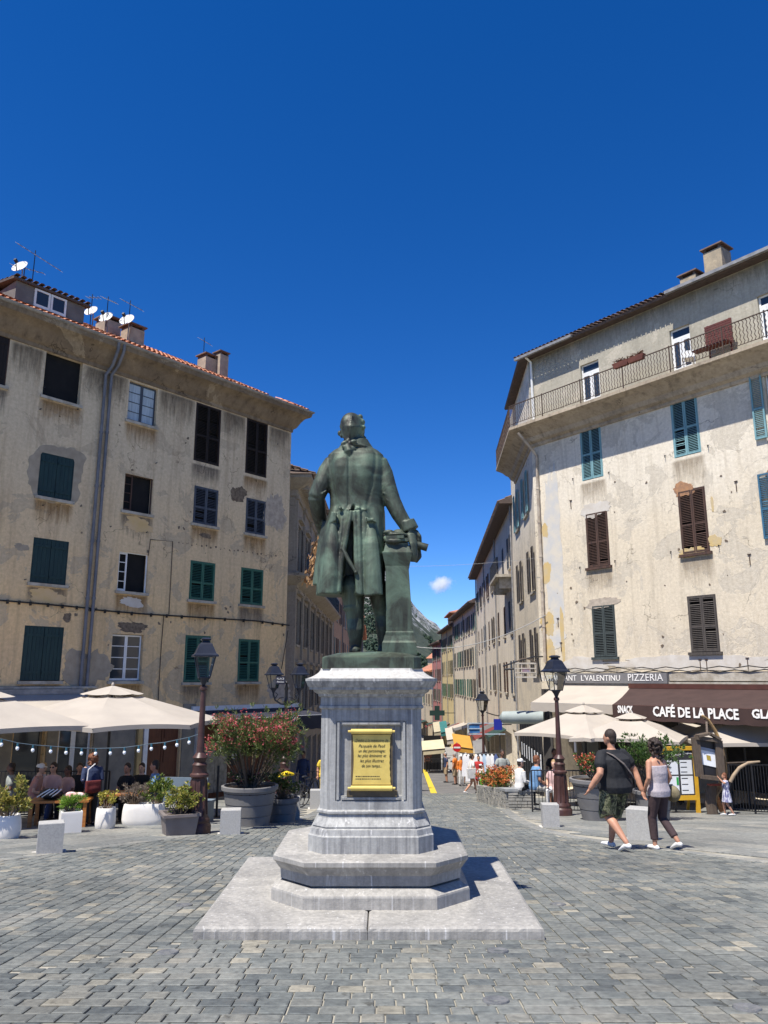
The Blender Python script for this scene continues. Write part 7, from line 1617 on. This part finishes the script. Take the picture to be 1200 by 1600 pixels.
# trees beyond the street end
def tree(px, py, Y, h, sp, label, seed, cols):
    p = A(px, py, Y); z = gz(Y) if Y < 260 else hill_h(p[0], Y); r = empty("tree", (p[0], Y, z), 0, label, "tree", "trees at the foot of the hill"); q = random.Random(seed); k = MB(); k.tube([(0, 0, 0), (.1, 0, h * .4), (0, .1, h * .75)], [.25, .17, .06], 7)
    for i in range(7): a = q.uniform(0, 6.28); z_ = h * q.uniform(.3, .6); k.tube([(0, 0, z_), (math.cos(a) * sp * .6, math.sin(a) * sp * .6, z_ + h * .25)], [.09, .02], 5)
    k.build("trunk", bark, r); lf = MB()
    for i in range(130):
        a = q.uniform(0, 6.28); e = q.uniform(-.6, 1.3); rr_ = sp * q.uniform(.55, 1.0); c0 = Vector((math.cos(a) * rr_ * math.cos(e), math.sin(a) * rr_ * math.cos(e), h * .62 + math.sin(e) * h * .36))
        for j in range(22): d = Vector((q.gauss(0, 1), q.gauss(0, 1), q.gauss(.2, 1))); leaf(lf, c0 + d * sp * .11, d, sp * .10, sp * .06, q)
    lf.build("crown", leafmat("tree crown " + str(cols[0]), cols, .7, .2), r)
tc1 = [(.025, .045, .018), (.04, .065, .022), (.06, .085, .03)]; tc2 = [(.05, .07, .02), (.08, .10, .03), (.11, .13, .04)]
tree(583, 1000, 185, 15, 5.2, "broad dark tree seen between the statue's legs", 1, tc1); tree(566, 1004, 210, 12, 4, "round tree left of the broad dark one", 2, tc1)
tree(660, 1030, 240, 9, 4, "sunlit green tree above the orange roofs, left one", 3, tc2); tree(676, 1040, 225, 8, 3.5, "sunlit green tree right above the orange roofs", 4, tc2); tree(640, 1030, 250, 10, 4.5, "olive tree behind the pedestal's right shoulder", 5, tc2)
# ================================================================ people
skin_a = mat("tanned skin", (.48, .25, .16), (.40, .20, .125), 5, .55); skin_b = mat("fair skin", (.60, .37, .27), (.52, .31, .22), 5, .55); skin_c = mat("brown skin", (.20, .105, .07), (.16, .08, .055), 5, .55)
hair_d = mat("dark brown hair", (.022, .014, .011), (.04, .025, .018), 30, .6, .4, stretch=(1, 1, .3)); hair_b = mat("blond hair", (.42, .28, .13), (.30, .19, .085), 30, .6, .4); hair_r = mat("auburn hair", (.20, .075, .03), (.12, .04, .02), 30, .6, .4); hair_g = mat("grey hair", (.35, .34, .33), (.24, .23, .23), 30, .6, .3)
def cloth(n, c, c2=None): return mat("cloth " + n, c, c2 or tuple(x * .82 for x in c), 5, .85, .55, bscale=13)
c_white = cloth("white", (.72, .71, .69)); c_char = cloth("charcoal", (.017, .018, .021)); c_grey = cloth("grey", (.30, .32, .30)); c_blue = cloth("blue", (.14, .27, .46)); c_navy = cloth("navy", (.03, .045, .10)); c_pink = cloth("pink", (.62, .42, .40)); c_black = cloth("black", (.013, .013, .015)); c_mauve = cloth("mauve grey", (.46, .41, .43)); c_plum = cloth("plum brown", (.055, .034, .036)); c_orange = cloth("orange", (.72, .20, .03)); c_green = cloth("green", (.13, .42, .04)); c_coral = cloth("coral", (.50, .22, .17), (.30, .20, .18)); c_yellow = cloth("yellow", (.70, .50, .05)); c_red = cloth("red", (.42, .03, .03)); c_tan = cloth("tan", (.36, .27, .17)); c_flor = mat("cloth striped print", (.60, .60, .66), (.10, .10, .22), 14, .85, stretch=(3, 3, .5), lo=.45, hi=.55)
m, nt, b = newmat("camouflage cloth"); b.inputs["Roughness"].default_value = .9; v_ = coords(nt); r_ = ramp(nt, [(0, (.022, .022, .016)), (.44, (.075, .085, .04)), (.52, (.20, .20, .11)), (.60, (.045, .055, .03)), (.67, (.28, .26, .16))], 'CONSTANT'); nt.links.new(noise(nt, v_, 11, 3, .5, .6), r_.inputs[0]); nt.links.new(r_.outputs[0], b.inputs["Base Color"]); c_camo = m
BASE = dict(pz=.93, lean=0.0, eL=(-.25, -.03, 1.13), hL=(-.27, .05, .88), eR=(.25, -.03, 1.13), hR=(.27, .05, .88), kL=(-.1, .02, .5), aL=(-.1, -.03, .08), kR=(.1, .02, .5), aR=(.1, -.03, .08), tL=(0, .17, -.045), tR=(0, .17, -.045), yaw=0)
SIT = dict(BASE, pz=.55, lean=.03, eL=(-.24, .05, .74), hL=(-.14, .32, .66), eR=(.24, .05, .74), hR=(.14, .32, .66), kL=(-.12, .42, .50), aL=(-.12, .38, .08), kR=(.12, .42, .50), aR=(.12, .38, .08))
def person(x, y, rz, h, label, pose=BASE, top=('tee', None), bottom=('trousers', None), shoes=None, hair=(None, 'short'), skin=None, fat=1.0, vox=.018, z=None, extra=None, fem=0, group=None, **kw):
    P = dict(pose, **kw); k = h / 1.75; skin = skin or skin_a; zg = gz(y) if z is None else z
    r = empty("person", (x, y, zg), rz, label, "person", group); V = Vector; S_ = lambda p: V(p) * k
    pz, ln = P['pz'], P['lean']; sw = .165 if fem else .188; body = MB()
    sec = [(-.09, .150, .115), (0, .170, .128), (.13, .140 + (.02 if not fem else 0), .108), (.28, .165, .118 + fem * .012), (.40, .172, .112), (.475, .150, .09), (.53, .075, .065)]
    def torso(mb, grow=0.0, z0=-9, z1=9, flare=0.0):
        rg = []
        for dz, rx, ry in sec:
            if dz < z0 - 1e-6 or dz > z1 + 1e-6: continue
            f = max(0, dz) / .5; kf = fat if dz < .42 else 1 + (fat - 1) * .35; a, b_ = rx * kf + grow + (flare * (.3 - dz) if dz < .3 else 0), ry * (1 + (fat - 1) * 1.5 if dz < .42 else 1) + grow + (flare * (.3 - dz) if dz < .3 else 0)
            c0 = V((0, ln * f, pz + dz)); ring = []
            for q in range(20):
                t = 2 * math.pi * q / 20; e = (abs(math.cos(t)) ** 2.4 + abs(math.sin(t)) ** 2.4) ** (-1 / 2.4); ring.append(tuple((c0 + V((a * e * math.cos(t), b_ * e * math.sin(t), 0))) * k))
            rg.append(ring)
        mb.rings(rg)
    torso(body)
    sh = {s: V((sg * sw * (1 + (fat - 1) * .5), ln, pz + .455)) for s, sg in (('L', -1), ('R', 1))}
    hip = {s: V((sg * .088 * fat, 0, pz - .02)) for s, sg in (('L', -1), ('R', 1))}
    am = .9 if fem else 1.0 + (fat - 1) * .5
    for s in 'LR':
        e, hd = V(P['e' + s]), V(P['h' + s]); body.tube([S_(sh[s]), S_(sh[s].lerp(e, .5)), S_(e), S_(e.lerp(hd, .35)), S_(e.lerp(hd, .9))], [.058 * am * k, .052 * am * k, .042 * am * k, .043 * am * k, .029 * am * k], 10, dome=True)
        d = (hd - e).normalized(); sd = d.cross(V((0, 0, 1)) if abs(d.z) < .9 else V((0, 1, 0))).normalized(); nrm = sd.cross(d); inn = -1 if s == 'R' else 1
        body.ell(S_(hd + d * .03), (.022 * k, .04 * k, .05 * k), 10, 6, Matrix((nrm, sd, d)).transposed())
        for q in range(4):
            o_ = sd * (.027 - .018 * q); l = (.052, .062, .058, .045)[q]; b0 = hd + d * .065 + o_; body.tube([S_(b0), S_(b0 + d * l * .6 + nrm * .006 * inn), S_(b0 + d * l + nrm * .022 * inn)], [.0095 * k, .0092 * k, .007 * k], 6, dome=True)
        body.tube([S_(hd + d * .01 + sd * .03), S_(hd + d * .04 + sd * .052), S_(hd + d * .075 + sd * .056)], [.012 * k, .0105 * k, .008 * k], 6, dome=True)
        kn, an = V(P['k' + s]), V(P['a' + s]); lg = 1 + (fat - 1) * .5
        body.tube([S_(hip[s]), S_(hip[s].lerp(kn, .35)), S_(kn), S_(kn.lerp(an, .3) + (V((0, -.014, 0)))), S_(an)], [.092 * lg * k, .082 * lg * k, .054 * lg * k, .056 * lg * k, .036 * k], 12, dome=True)
        t_ = V(P['t' + s]); body.tube([S_(an + V((0, -.035, -.03))), S_(an + t_ * .5 + V((0, 0, -.01))), S_(an + t_)], [.034 * k, .038 * k, .026 * k], 8, ry=[.03 * k, .026 * k, .018 * k], dome=True)
    hc = V((0, ln + .025, pz + .70)); ry_ = Matrix.Rotation(P['yaw'], 3, 'Z')
    body.tube([S_((0, ln, pz + .49)), S_((0, ln + .01, pz + .60)), S_((0, ln + .015, pz + .66))], [.062 * k, .054 * k, .052 * k], 12)
    body.ell(S_(hc), (.076 * k, .095 * k, .118 * k), 16, 12, ry_); hh = lambda a: S_(hc + ry_ @ V(a))
    body.ell(hh((0, .045, -.055)), (.052 * k, .055 * k, .06 * k), 12, 8, ry_); body.ell(hh((0, .10, -.012)), (.013 * k, .022 * k, .022 * k), 8, 6, ry_); body.ell(hh((0, .088, -.052)), (.026 * k, .014 * k, .011 * k), 8, 6, ry_)
    for a in (-1, 1): body.ell(hh((a * .076, -.005, -.008)), (.012 * k, .022 * k, .03 * k), 8, 6, ry_); body.ell(hh((a * .033, .076, .03)), (.024 * k, .016 * k, .009 * k), 8, 6, ry_)
    fuse(body, "body", skin, r, voxel=min(vox, .014) * k, smooth_it=2)
    if vox < .03:
        ey = MB()
        for a in (-1, 1): ey.ell(hh((a * .033, .086, .008)), (.012 * k, .008 * k, .007 * k), 8, 6, ry_)
        ey.build("eyes", mat("dark eye", (.03, .02, .015), None, 3, .2), r, smooth=60)
    # clothes: shells that follow the body
    ck, cm = top
    if cm:
        t = MB(); torso(t, .016 if ck != 'dress' else .02, -.09, .53 if ck not in ('tank',) else .40, flare=.12 if ck == 'loose' else (.05 if ck == 'tank' else 0.0))
        fr = {'tee': .58, 'loose': .6, 'long': 9, 'tank': 0, 'dress': .25}[ck]
        for s in 'LR':
            e, hd = V(P['e' + s]), V(P['h' + s])
            if fr > 1: t.tube([S_(sh[s] + V((0, 0, .008))), S_(sh[s].lerp(e, .5)), S_(e), S_(e.lerp(hd, .9))], [.078 * am * k, .068 * am * k, .058 * am * k, .042 * am * k], 10)
            elif fr > 0: t.tube([S_(V((sh[s].x * .55, sh[s].y, sh[s].z + .025))), S_(V((sh[s].x * .92, sh[s].y, sh[s].z + .004))), S_(sh[s].lerp(e, fr * .45)), S_(sh[s].lerp(e, fr * .8)), S_(sh[s].lerp(e, fr))], [.05 * am * k, .066 * am * k, .072 * am * k, .074 * am * k, .073 * am * k], 14, dome=True)
            elif ck == 'tank': 
                for yo in (1, -1): t.tube([S_((sh[s].x * .55, ln + yo * .08, pz + .39)), S_((sh[s].x * .62, ln + yo * .05, pz + .45)), S_((sh[s].x * .62, ln, pz + .485))], .010 * k, 6)
        if ck == 'dress': 
            rg = []
            for f, rr_ in ((0, .185), (.18, .215), (.36, .25)): rg.append([tuple(V((rr_ * math.cos(a) * (1 + .06 * math.sin(7 * a) * f / .3), rr_ * .85 * math.sin(a) * (1 + .06 * math.cos(6 * a) * f / .3), pz - f)) * k) for a in np.linspace(0, 6.283, 24, False)])
            t.rings(rg[::-1])
        rw = random.Random(int(x * 100) % 997)      # drag folds
        for i in range(7 if vox < .015 else 0):
            zf = pz + rw.uniform(-.06, .30); a0 = rw.uniform(0, 6.28); rr_ = .168 * fat
            t.tube([tuple(V((math.cos(a0 + u) * rr_ * 1.06, ln * .5 + math.sin(a0 + u) * rr_ * .78, zf + u * rw.uniform(-.06, .02))) * k) for u in (0, .5, 1.0, 1.4)], [.004, .013, .012, .004], 6)
        fuse(t, {'tee': "t_shirt", 'loose': "blouse", 'long': "jacket", 'tank': "camisole", 'dress': "dress"}[ck], cm, r, voxel=vox * .75 * k, smooth_it=2)
    bk, bm_ = bottom
    if bm_:
        t = MB(); torso(t, .013, -.09, .05)
        for s in 'LR':
            kn, an = V(P['k' + s]), V(P['a' + s]); lg = 1 + (fat - 1) * .5; w_ = .02 if bk != 'shorts' else .028
            if bk == 'shorts': t.tube([S_(hip[s]), S_(hip[s].lerp(kn, .4)), S_(hip[s].lerp(kn, .95 if not fem else .5)), S_(kn.lerp(an, .06 if not fem else 0) if not fem else hip[s].lerp(kn, .55))], [.105 * lg * k, (.092 + w_ * .6) * lg * k, (.075 + w_) * lg * k, (.075 + w_) * lg * k], 12)
            elif bk in ('trousers', 'cropped'):
                e_ = .97 if bk == 'trousers' else .80; t.tube([S_(hip[s]), S_(hip[s].lerp(kn, .4)), S_(kn), S_(kn.lerp(an, e_ * .5)), S_(kn.lerp(an, e_))], [.105 * lg * k, .092 * lg * k, .073 * k, .068 * k, .062 * k], 12)
        fuse(t, {'shorts': "shorts", 'trousers': "trousers", 'cropped': "trousers"}[bk], bm_, r, voxel=vox * .75 * k, smooth_it=2)
    for s in 'LR':
        an, t_ = V(P['a' + s]), V(P['t' + s]); t = MB(); t.tube([S_(an + V((0, -.05, -.035))), S_(an + V((0, 0, -.028)) + t_ * .1), S_(an + t_ * .55 + V((0, 0, -.012))), S_(an + t_ * 1.08)], [.036 * k, .041 * k, .043 * k, .031 * k], 10, ry=[.036 * k, .042 * k, .031 * k, .02 * k], dome=True); t.build("shoe", shoes or c_black, r, smooth=60)
    hm, hs = hair
    if hm:
        t = MB(); q = random.Random(int(y * 50))
        t.ell(hh((0, -.014, .030)), (.084 * k, .096 * k, .108 * k), 16, 10, ry_); t.ell(hh((0, -.045, -.03)), (.076 * k, .06 * k, .075 * k), 12, 8, ry_)
        if hs == 'curly':
            for i in range(150):
                d = V((q.gauss(0, 1), q.gauss(0, 1), q.gauss(.15, 1))).normalized()
                if d.y > .45 and d.z < .5: continue
                t.ell(hh((d.x * .118, d.y * .115 - .03, d.z * .13 + .005)), (.021 * k,) * 3, 6, 4)
            for i in range(34): t.ell(hh((q.gauss(0, .06), -.08 + q.gauss(0, .025), -.13 + q.gauss(0, .05))), (.024 * k,) * 3, 6, 4)
        elif hs == 'long': t.tube([hh((0, -.06, .02)), hh((0, -.075, -.10)), hh((0, -.07, -.22))], [.07 * k, .068 * k, .03 * k], 12, ry=[.05 * k, .04 * k, .02 * k], dome=True)
        elif hs == 'pony': t.tube([hh((0, -.09, .05)), hh((0, -.13, .0)), hh((0, -.12, -.12))], [.03 * k, .032 * k, .012 * k], 8, dome=True)
        if hs == 'cap':
            t.build("hair", hair_d, r, smooth=60); t = MB(); t.ell(hh((0, -.005, .05)), (.09 * k, .105 * k, .085 * k), 14, 8, ry_); t.tube([hh((0, .06, .045)), hh((0, .15, .03))], [.07 * k, .055 * k], 10, ry=[.01 * k, .008 * k]); t.build("cap", hm, r, smooth=50)
        elif hs == 'hat':
            t = MB(); t.lathe([(.17 * k, 0), (.165 * k, .012), (.10 * k, .015), (.095 * k, .10 * k), (.06 * k, .13 * k), (.001, .135 * k)], 18, c=hh((0, 0, .035))); t.build("hat", hm, r, smooth=50)
        else:
            fuse(t, "hair", hm, r, voxel=max(.010, vox * .7) * k, smooth_it=1)
    return r, S_, P
def strap(r, pts, w_, m, nm="bag_strap"): k = MB(); k.tube(pts, w_, 6, ry=.006); return k.build(nm, m, r)
# the couple walking away on the right
g = G(972, 1330)
HANDS = A(1004, 1238, 13.0)
def toloc(x, y, rz, h, P): v = Matrix.Rotation(R(-rz), 3, 'Z') @ (Vector(P) - Vector((x, y, gz(y)))); return tuple(v / (h / 1.75))
walkL = dict(BASE, lean=.03, kL=(-.11, .10, .51), aL=(-.115, -.27, .17), tL=(0, .13, -.11), kR=(.09, .16, .50), aR=(.09, .24, .08), tR=(0, .17, -.04))
mn, S_, P_ = person(g.x - .04, g.y + .02, R(30), 1.84, "heavy man in charcoal t-shirt and camouflage shorts walking away hand in hand", walkL, ('tee', c_char), ('shorts', c_camo), c_white, (hair_d, 'short'), skin_a, fat=1.5, vox=.012, eL=(-.36, -.06, 1.13), hL=(-.44, .10, .89), eR=(.37, -.06, 1.13), hR=toloc(g.x - .04, g.y + .02, 30, 1.84, HANDS), yaw=R(18))
strap(mn, [S_(p) for p in ((-.17, .02, 1.44), (-.15, -.15, 1.39), (-.03, -.235, 1.27), (.10, -.25, 1.12), (.22, -.21, 1.0))], .022, cloth("taupe strap", (.13, .11, .10)))
k = MB(); hd = Vector(S_((-.35, .0, .93)))
g2 = G(1036, 1329)
walkR = dict(BASE, lean=.02, kL=(-.09, .10, .50), aL=(-.085, .08, .08), kR=(.085, .04, .49), aR=(.09, -.24, .17), tR=(0, .13, -.11))
wm, S_, P_ = person(g2.x, g2.y, R(30), 1.70, "woman with dark curly hair in a grey camisole and cropped brown trousers walking away", walkR, ('tank', c_mauve), ('cropped', c_plum), c_white, (hair_d, 'curly'), skin_a, fem=1, vox=.012, eL=(-.26, -.04, 1.14), hL=toloc(g2.x, g2.y, 30, 1.70, HANDS + Vector((.03, .0, .03))), eR=(.25, -.04, 1.13), hR=(.24, .10, .93))
r = empty("handbag", wm.matrix_basis @ Vector(S_((.30, -.02, .84))), R(30), "khaki shoulder bag hanging at the walking woman's right hip", "bag"); k = MB(); k.ell((0, 0, .02), (.09, .15, .13), 12, 8); k.ell((.02, .03, .09), (.08, .12, .06), 10, 6); fuse(k, "bag_body", cloth("khaki bag", (.20, .17, .10), (.12, .10, .06)), r, voxel=.014); k = MB(); k.tube([(-.02, .08, .1), (-.10, .06, .35), (-.13, .02, .55)], .010, 6); k.build("strap", cloth("khaki strap", (.14, .12, .08)), r)
g = G(1138, 1275)
person(g.x, g.y, R(75), 1.06, "little girl in a striped summer dress reaching up to the curved branch", BASE, ('dress', c_flor), ('shorts', None), c_white, (hair_r, 'long'), skin_a, fem=1, vox=.016, eL=(-.24, .10, 1.35), hL=(-.16, .26, 1.55), kR=(.1, .14, .5), aR=(.1, .10, .09), aL=(-.1, -.2, .12))
# right terrace
Yq = 23.1; x = A(836, 1230, Yq)[0]; person(x, Yq, R(-80), 1.78, "man in a blue t-shirt and pale shorts sitting on the end of the rubble wall", SIT, ('tee', c_blue), ('shorts', cloth("pale shorts", (.55, .54, .5))), c_white, (hair_r, 'short'), skin_a, fat=1.12, lean=.06, hL=(-.1, .40, .52), hR=(.1, .42, .50), z=gz(Yq) + .12)
Yq = 23.9; x = A(812, 1230, Yq)[0]; person(x, Yq, R(-70), 1.7, "person in a white top and white cap sitting behind the man in blue", SIT, ('long', c_white), ('trousers', c_char), c_black, (c_white, 'cap'), skin_b, z=gz(Yq) + .1)
Yq = 22.9; x = A(868, 1230, Yq)[0]; person(x, Yq, R(150), 1.66, "blonde woman in a pale pink blouse seated behind the right lamp post", SIT, ('loose', c_pink), ('trousers', c_white), c_tan, (hair_b, 'long'), skin_b, fem=1, z=gz(Yq) + .1)
Yq = 27.0; x = A(866, 1190, Yq)[0]; person(x, Yq, R(190), 1.76, "waiter dressed in black standing in the dark behind the right lamp post", BASE, ('tee', c_black), ('trousers', c_black), c_black, (hair_d, 'short'), skin_c)
Yq = 29.5; x = A(785, 1200, Yq)[0]; person(x, Yq, R(195), 1.76, "man in a grey t-shirt standing with folded arms at the black shop", BASE, ('tee', c_grey), ('trousers', c_char), c_black, (hair_d, 'short'), skin_c, eL=(-.27, .05, 1.13), hL=(.06, .20, 1.18), eR=(.27, .05, 1.13), hR=(-.06, .22, 1.14))
# crossing the street
g = G(737, 1241); stride = dict(BASE, lean=.04, kL=(-.09, .2, .52), aL=(-.09, .30, .09), kR=(.09, -.04, .48), aR=(.09, -.36, .16), tR=(0, .13, -.1))
wm2, S_, _ = person(g.x, g.y, R(-72), 1.66, "woman in a white top and dark shorts crossing the street with a white tote", stride, ('loose', c_white), ('shorts', c_plum), c_white, (hair_d, 'pony'), skin_a, fem=1, vox=.02, hR=(.2, .34, 1.05), hL=(-.2, .34, 1.05))
r = empty("tote_bag", wm2.matrix_basis @ Vector(S_((.28, -.12, .72))), R(-72), "white and tan tote bag on the shoulder of the woman crossing", "bag"); k = MB(); k.rings([[(-.04, -.16, 0), (.04, -.16, 0), (.04, .16, 0), (-.04, .16, 0)], [(-.06, -.2, .4), (.06, -.2, .4), (.06, .2, .4), (-.06, .2, .4)]]); k.build("bag_body", c_white, r); k = MB(); k.tube([(-.0, -.12, .4), (-.06, -.02, .72), (0, .12, .4)], .012, 5); k.build("handles", c_tan, r)
g = G(752, 1241); person(g.x, g.y + .3, R(-60), 1.24, "boy in a white top and bright green shorts walking beside the woman crossing", stride, ('tee', c_white), ('shorts', c_green), c_black, (c_white, 'cap'), skin_a, vox=.022)
for (px, Y, h, rz, lb, tp, bt, hr_, sk) in ((711, 46.5, 1.75, 60, "man in an orange shirt by the no entry sign", ('tee', c_orange), ('shorts', c_tan), (hair_g, 'short'), skin_a), (721, 45.5, 1.7, 200, "woman in white and orange right of the no entry sign", ('long', c_orange), ('trousers', c_white), (c_white, 'hat'), skin_b), (697, 48, 1.72, 100, "dark clad person beside the café stall", ('tee', c_navy), ('shorts', c_tan), (hair_g, 'short'), skin_a), (728, 47, 1.72, 180, "person in navy behind the woman crossing the street", ('tee', c_navy), ('shorts', c_grey), (c_white, 'cap'), skin_a), (748, 40.0, 1.62, 170, "woman in a red dress behind the green shorted boy", ('dress', c_red), ('shorts', c_red), (hair_d, 'long'), skin_a), (669, 56.5, 1.6, 190, "person in dull red at the café stall", ('tee', c_coral), ('trousers', c_char), (hair_d, 'short'), skin_c), (676, 60, 1.7, 20, "person in white walking far up the street", ('tee', c_white), ('shorts', c_navy), (hair_d, 'short'), skin_a), (668, 66, 1.7, 0, "distant walker in green up the street", ('tee', c_green), ('trousers', c_grey), (hair_d, 'short'), skin_a)):
    person(A(px, 1200, Y)[0], Y, R(rz), h, lb, BASE, tp, bt, c_black, hr_, sk, vox=.03, group="people up the street")
# left terrace
Yq = 18.9; person(A(52, 1220, Yq)[0], Yq, R(-75), 1.66, "woman in a white cap and coral print top seated at the far left", SIT, ('loose', c_coral), ('trousers', c_navy), c_black, (c_white, 'cap'), skin_b, fem=1, lean=.12)
Yq = 19.4; wq, S_, P_ = person(A(84, 1215, Yq)[0], Yq, R(175), 1.7, "woman in sunglasses and a pale v-neck seated facing the square", SIT, ('tee', c_pink), ('trousers', c_char), c_black, (hair_d, 'long'), skin_b, fem=1)
k = MB(); 
for a in (-1, 1): k.ell(S_((a * .034, P_['lean'] + .025 + .09, P_['pz'] + .71)), (.026, .012, .02), 8, 6)
k.bar(S_((-.03, P_['lean'] + .118, P_['pz'] + .715)), S_((.03, P_['lean'] + .118, P_['pz'] + .715)), .006); k.build("sunglasses", iron_black, wq)
Yq = 19.8; person(A(108, 1218, Yq)[0], Yq, R(150), 1.6, "dark haired person in a shaded pink top beside the woman in sunglasses", SIT, ('tee', c_pink), ('trousers', c_char), c_black, (hair_d, 'long'), skin_c, fem=1)
Yq = 17.9; pq_, S_, _ = person(A(143, 1235, Yq)[0], Yq, R(40), 1.52, "auburn haired person in a navy jacket, back turned, at the left tables", BASE, ('long', c_navy), ('trousers', c_black), c_black, (hair_r, 'curly'), skin_b, lean=.06, hL=(-.1, .25, 1.0), hR=(.1, .25, 1.0))
r = empty("handbag", pq_.matrix_basis @ Vector(S_((-.05, -.22, .86))), R(40), "dark red bag slung on the back of the navy jacket", "bag"); k = MB(); k.box(-.16, .16, -.05, .05, -.02, .22); k.ell((0, 0, .05), (.17, .07, .10), 14, 8); fuse(k, "bag_body", cloth("dark red leather", (.10, .012, .012)), r, voxel=.02); k = MB(); k.tube([(-.12, .06, .2), (-.1, .08, .45), (.05, .1, .56)], .012, 5); k.build("strap", c_white, r)
Yq = 19.4; person(A(200, 1215, Yq)[0], Yq, R(165), 1.68, "woman with hair tied back in a black top seated behind the orange table", SIT, ('tee', c_black), ('trousers', c_black), c_black, (hair_d, 'pony'), skin_a, fem=1)
Yq = 18.9; person(A(246, 1215, Yq)[0], Yq, R(100), 1.76, "man in a light blue shirt seated side on, behind the green trough plants", SIT, ('tee', c_blue), ('shorts', c_tan), c_white, (hair_d, 'short'), skin_a, lean=.05)
for (px, Y, lb, tp, hr_, sk, rz) in ((20, 20.3, "person in grey seated deepest in the left corner of the view", c_grey, (hair_d, 'short'), skin_c, 120), (124, 20.6, "person in charcoal seated in the shade behind the navy jacket", c_char, (hair_d, 'short'), skin_a, 200), (222, 20.4, "person in black seated in shade between the woman in black and the man in blue", c_black, (hair_d, 'long'), skin_b, 175), (68, 21.2, "person in mauve seated against the railing of the left terrace", c_mauve, (hair_b, 'long'), skin_b, 190)):
    person(A(px, 1212, Y)[0], Y, R(rz), 1.68, lb, SIT, ('tee', tp), ('trousers', c_char), c_black, hr_, sk, vox=.024)
Yq = 32.6; person(A(474, 1200, Yq)[0], Yq, R(160), 1.75, "person in dark blue standing in the shade near the bicycles", BASE, ('long', c_navy), ('trousers', c_navy), c_black, (hair_d, 'short'), skin_c)
Yq = 29; person(A(507, 1210, Yq)[0], Yq, R(200), 1.7, "person in yellow showing at the left edge of the pedestal", BASE, ('loose', c_yellow), ('trousers', c_yellow), c_black, (hair_d, 'short'), skin_a)
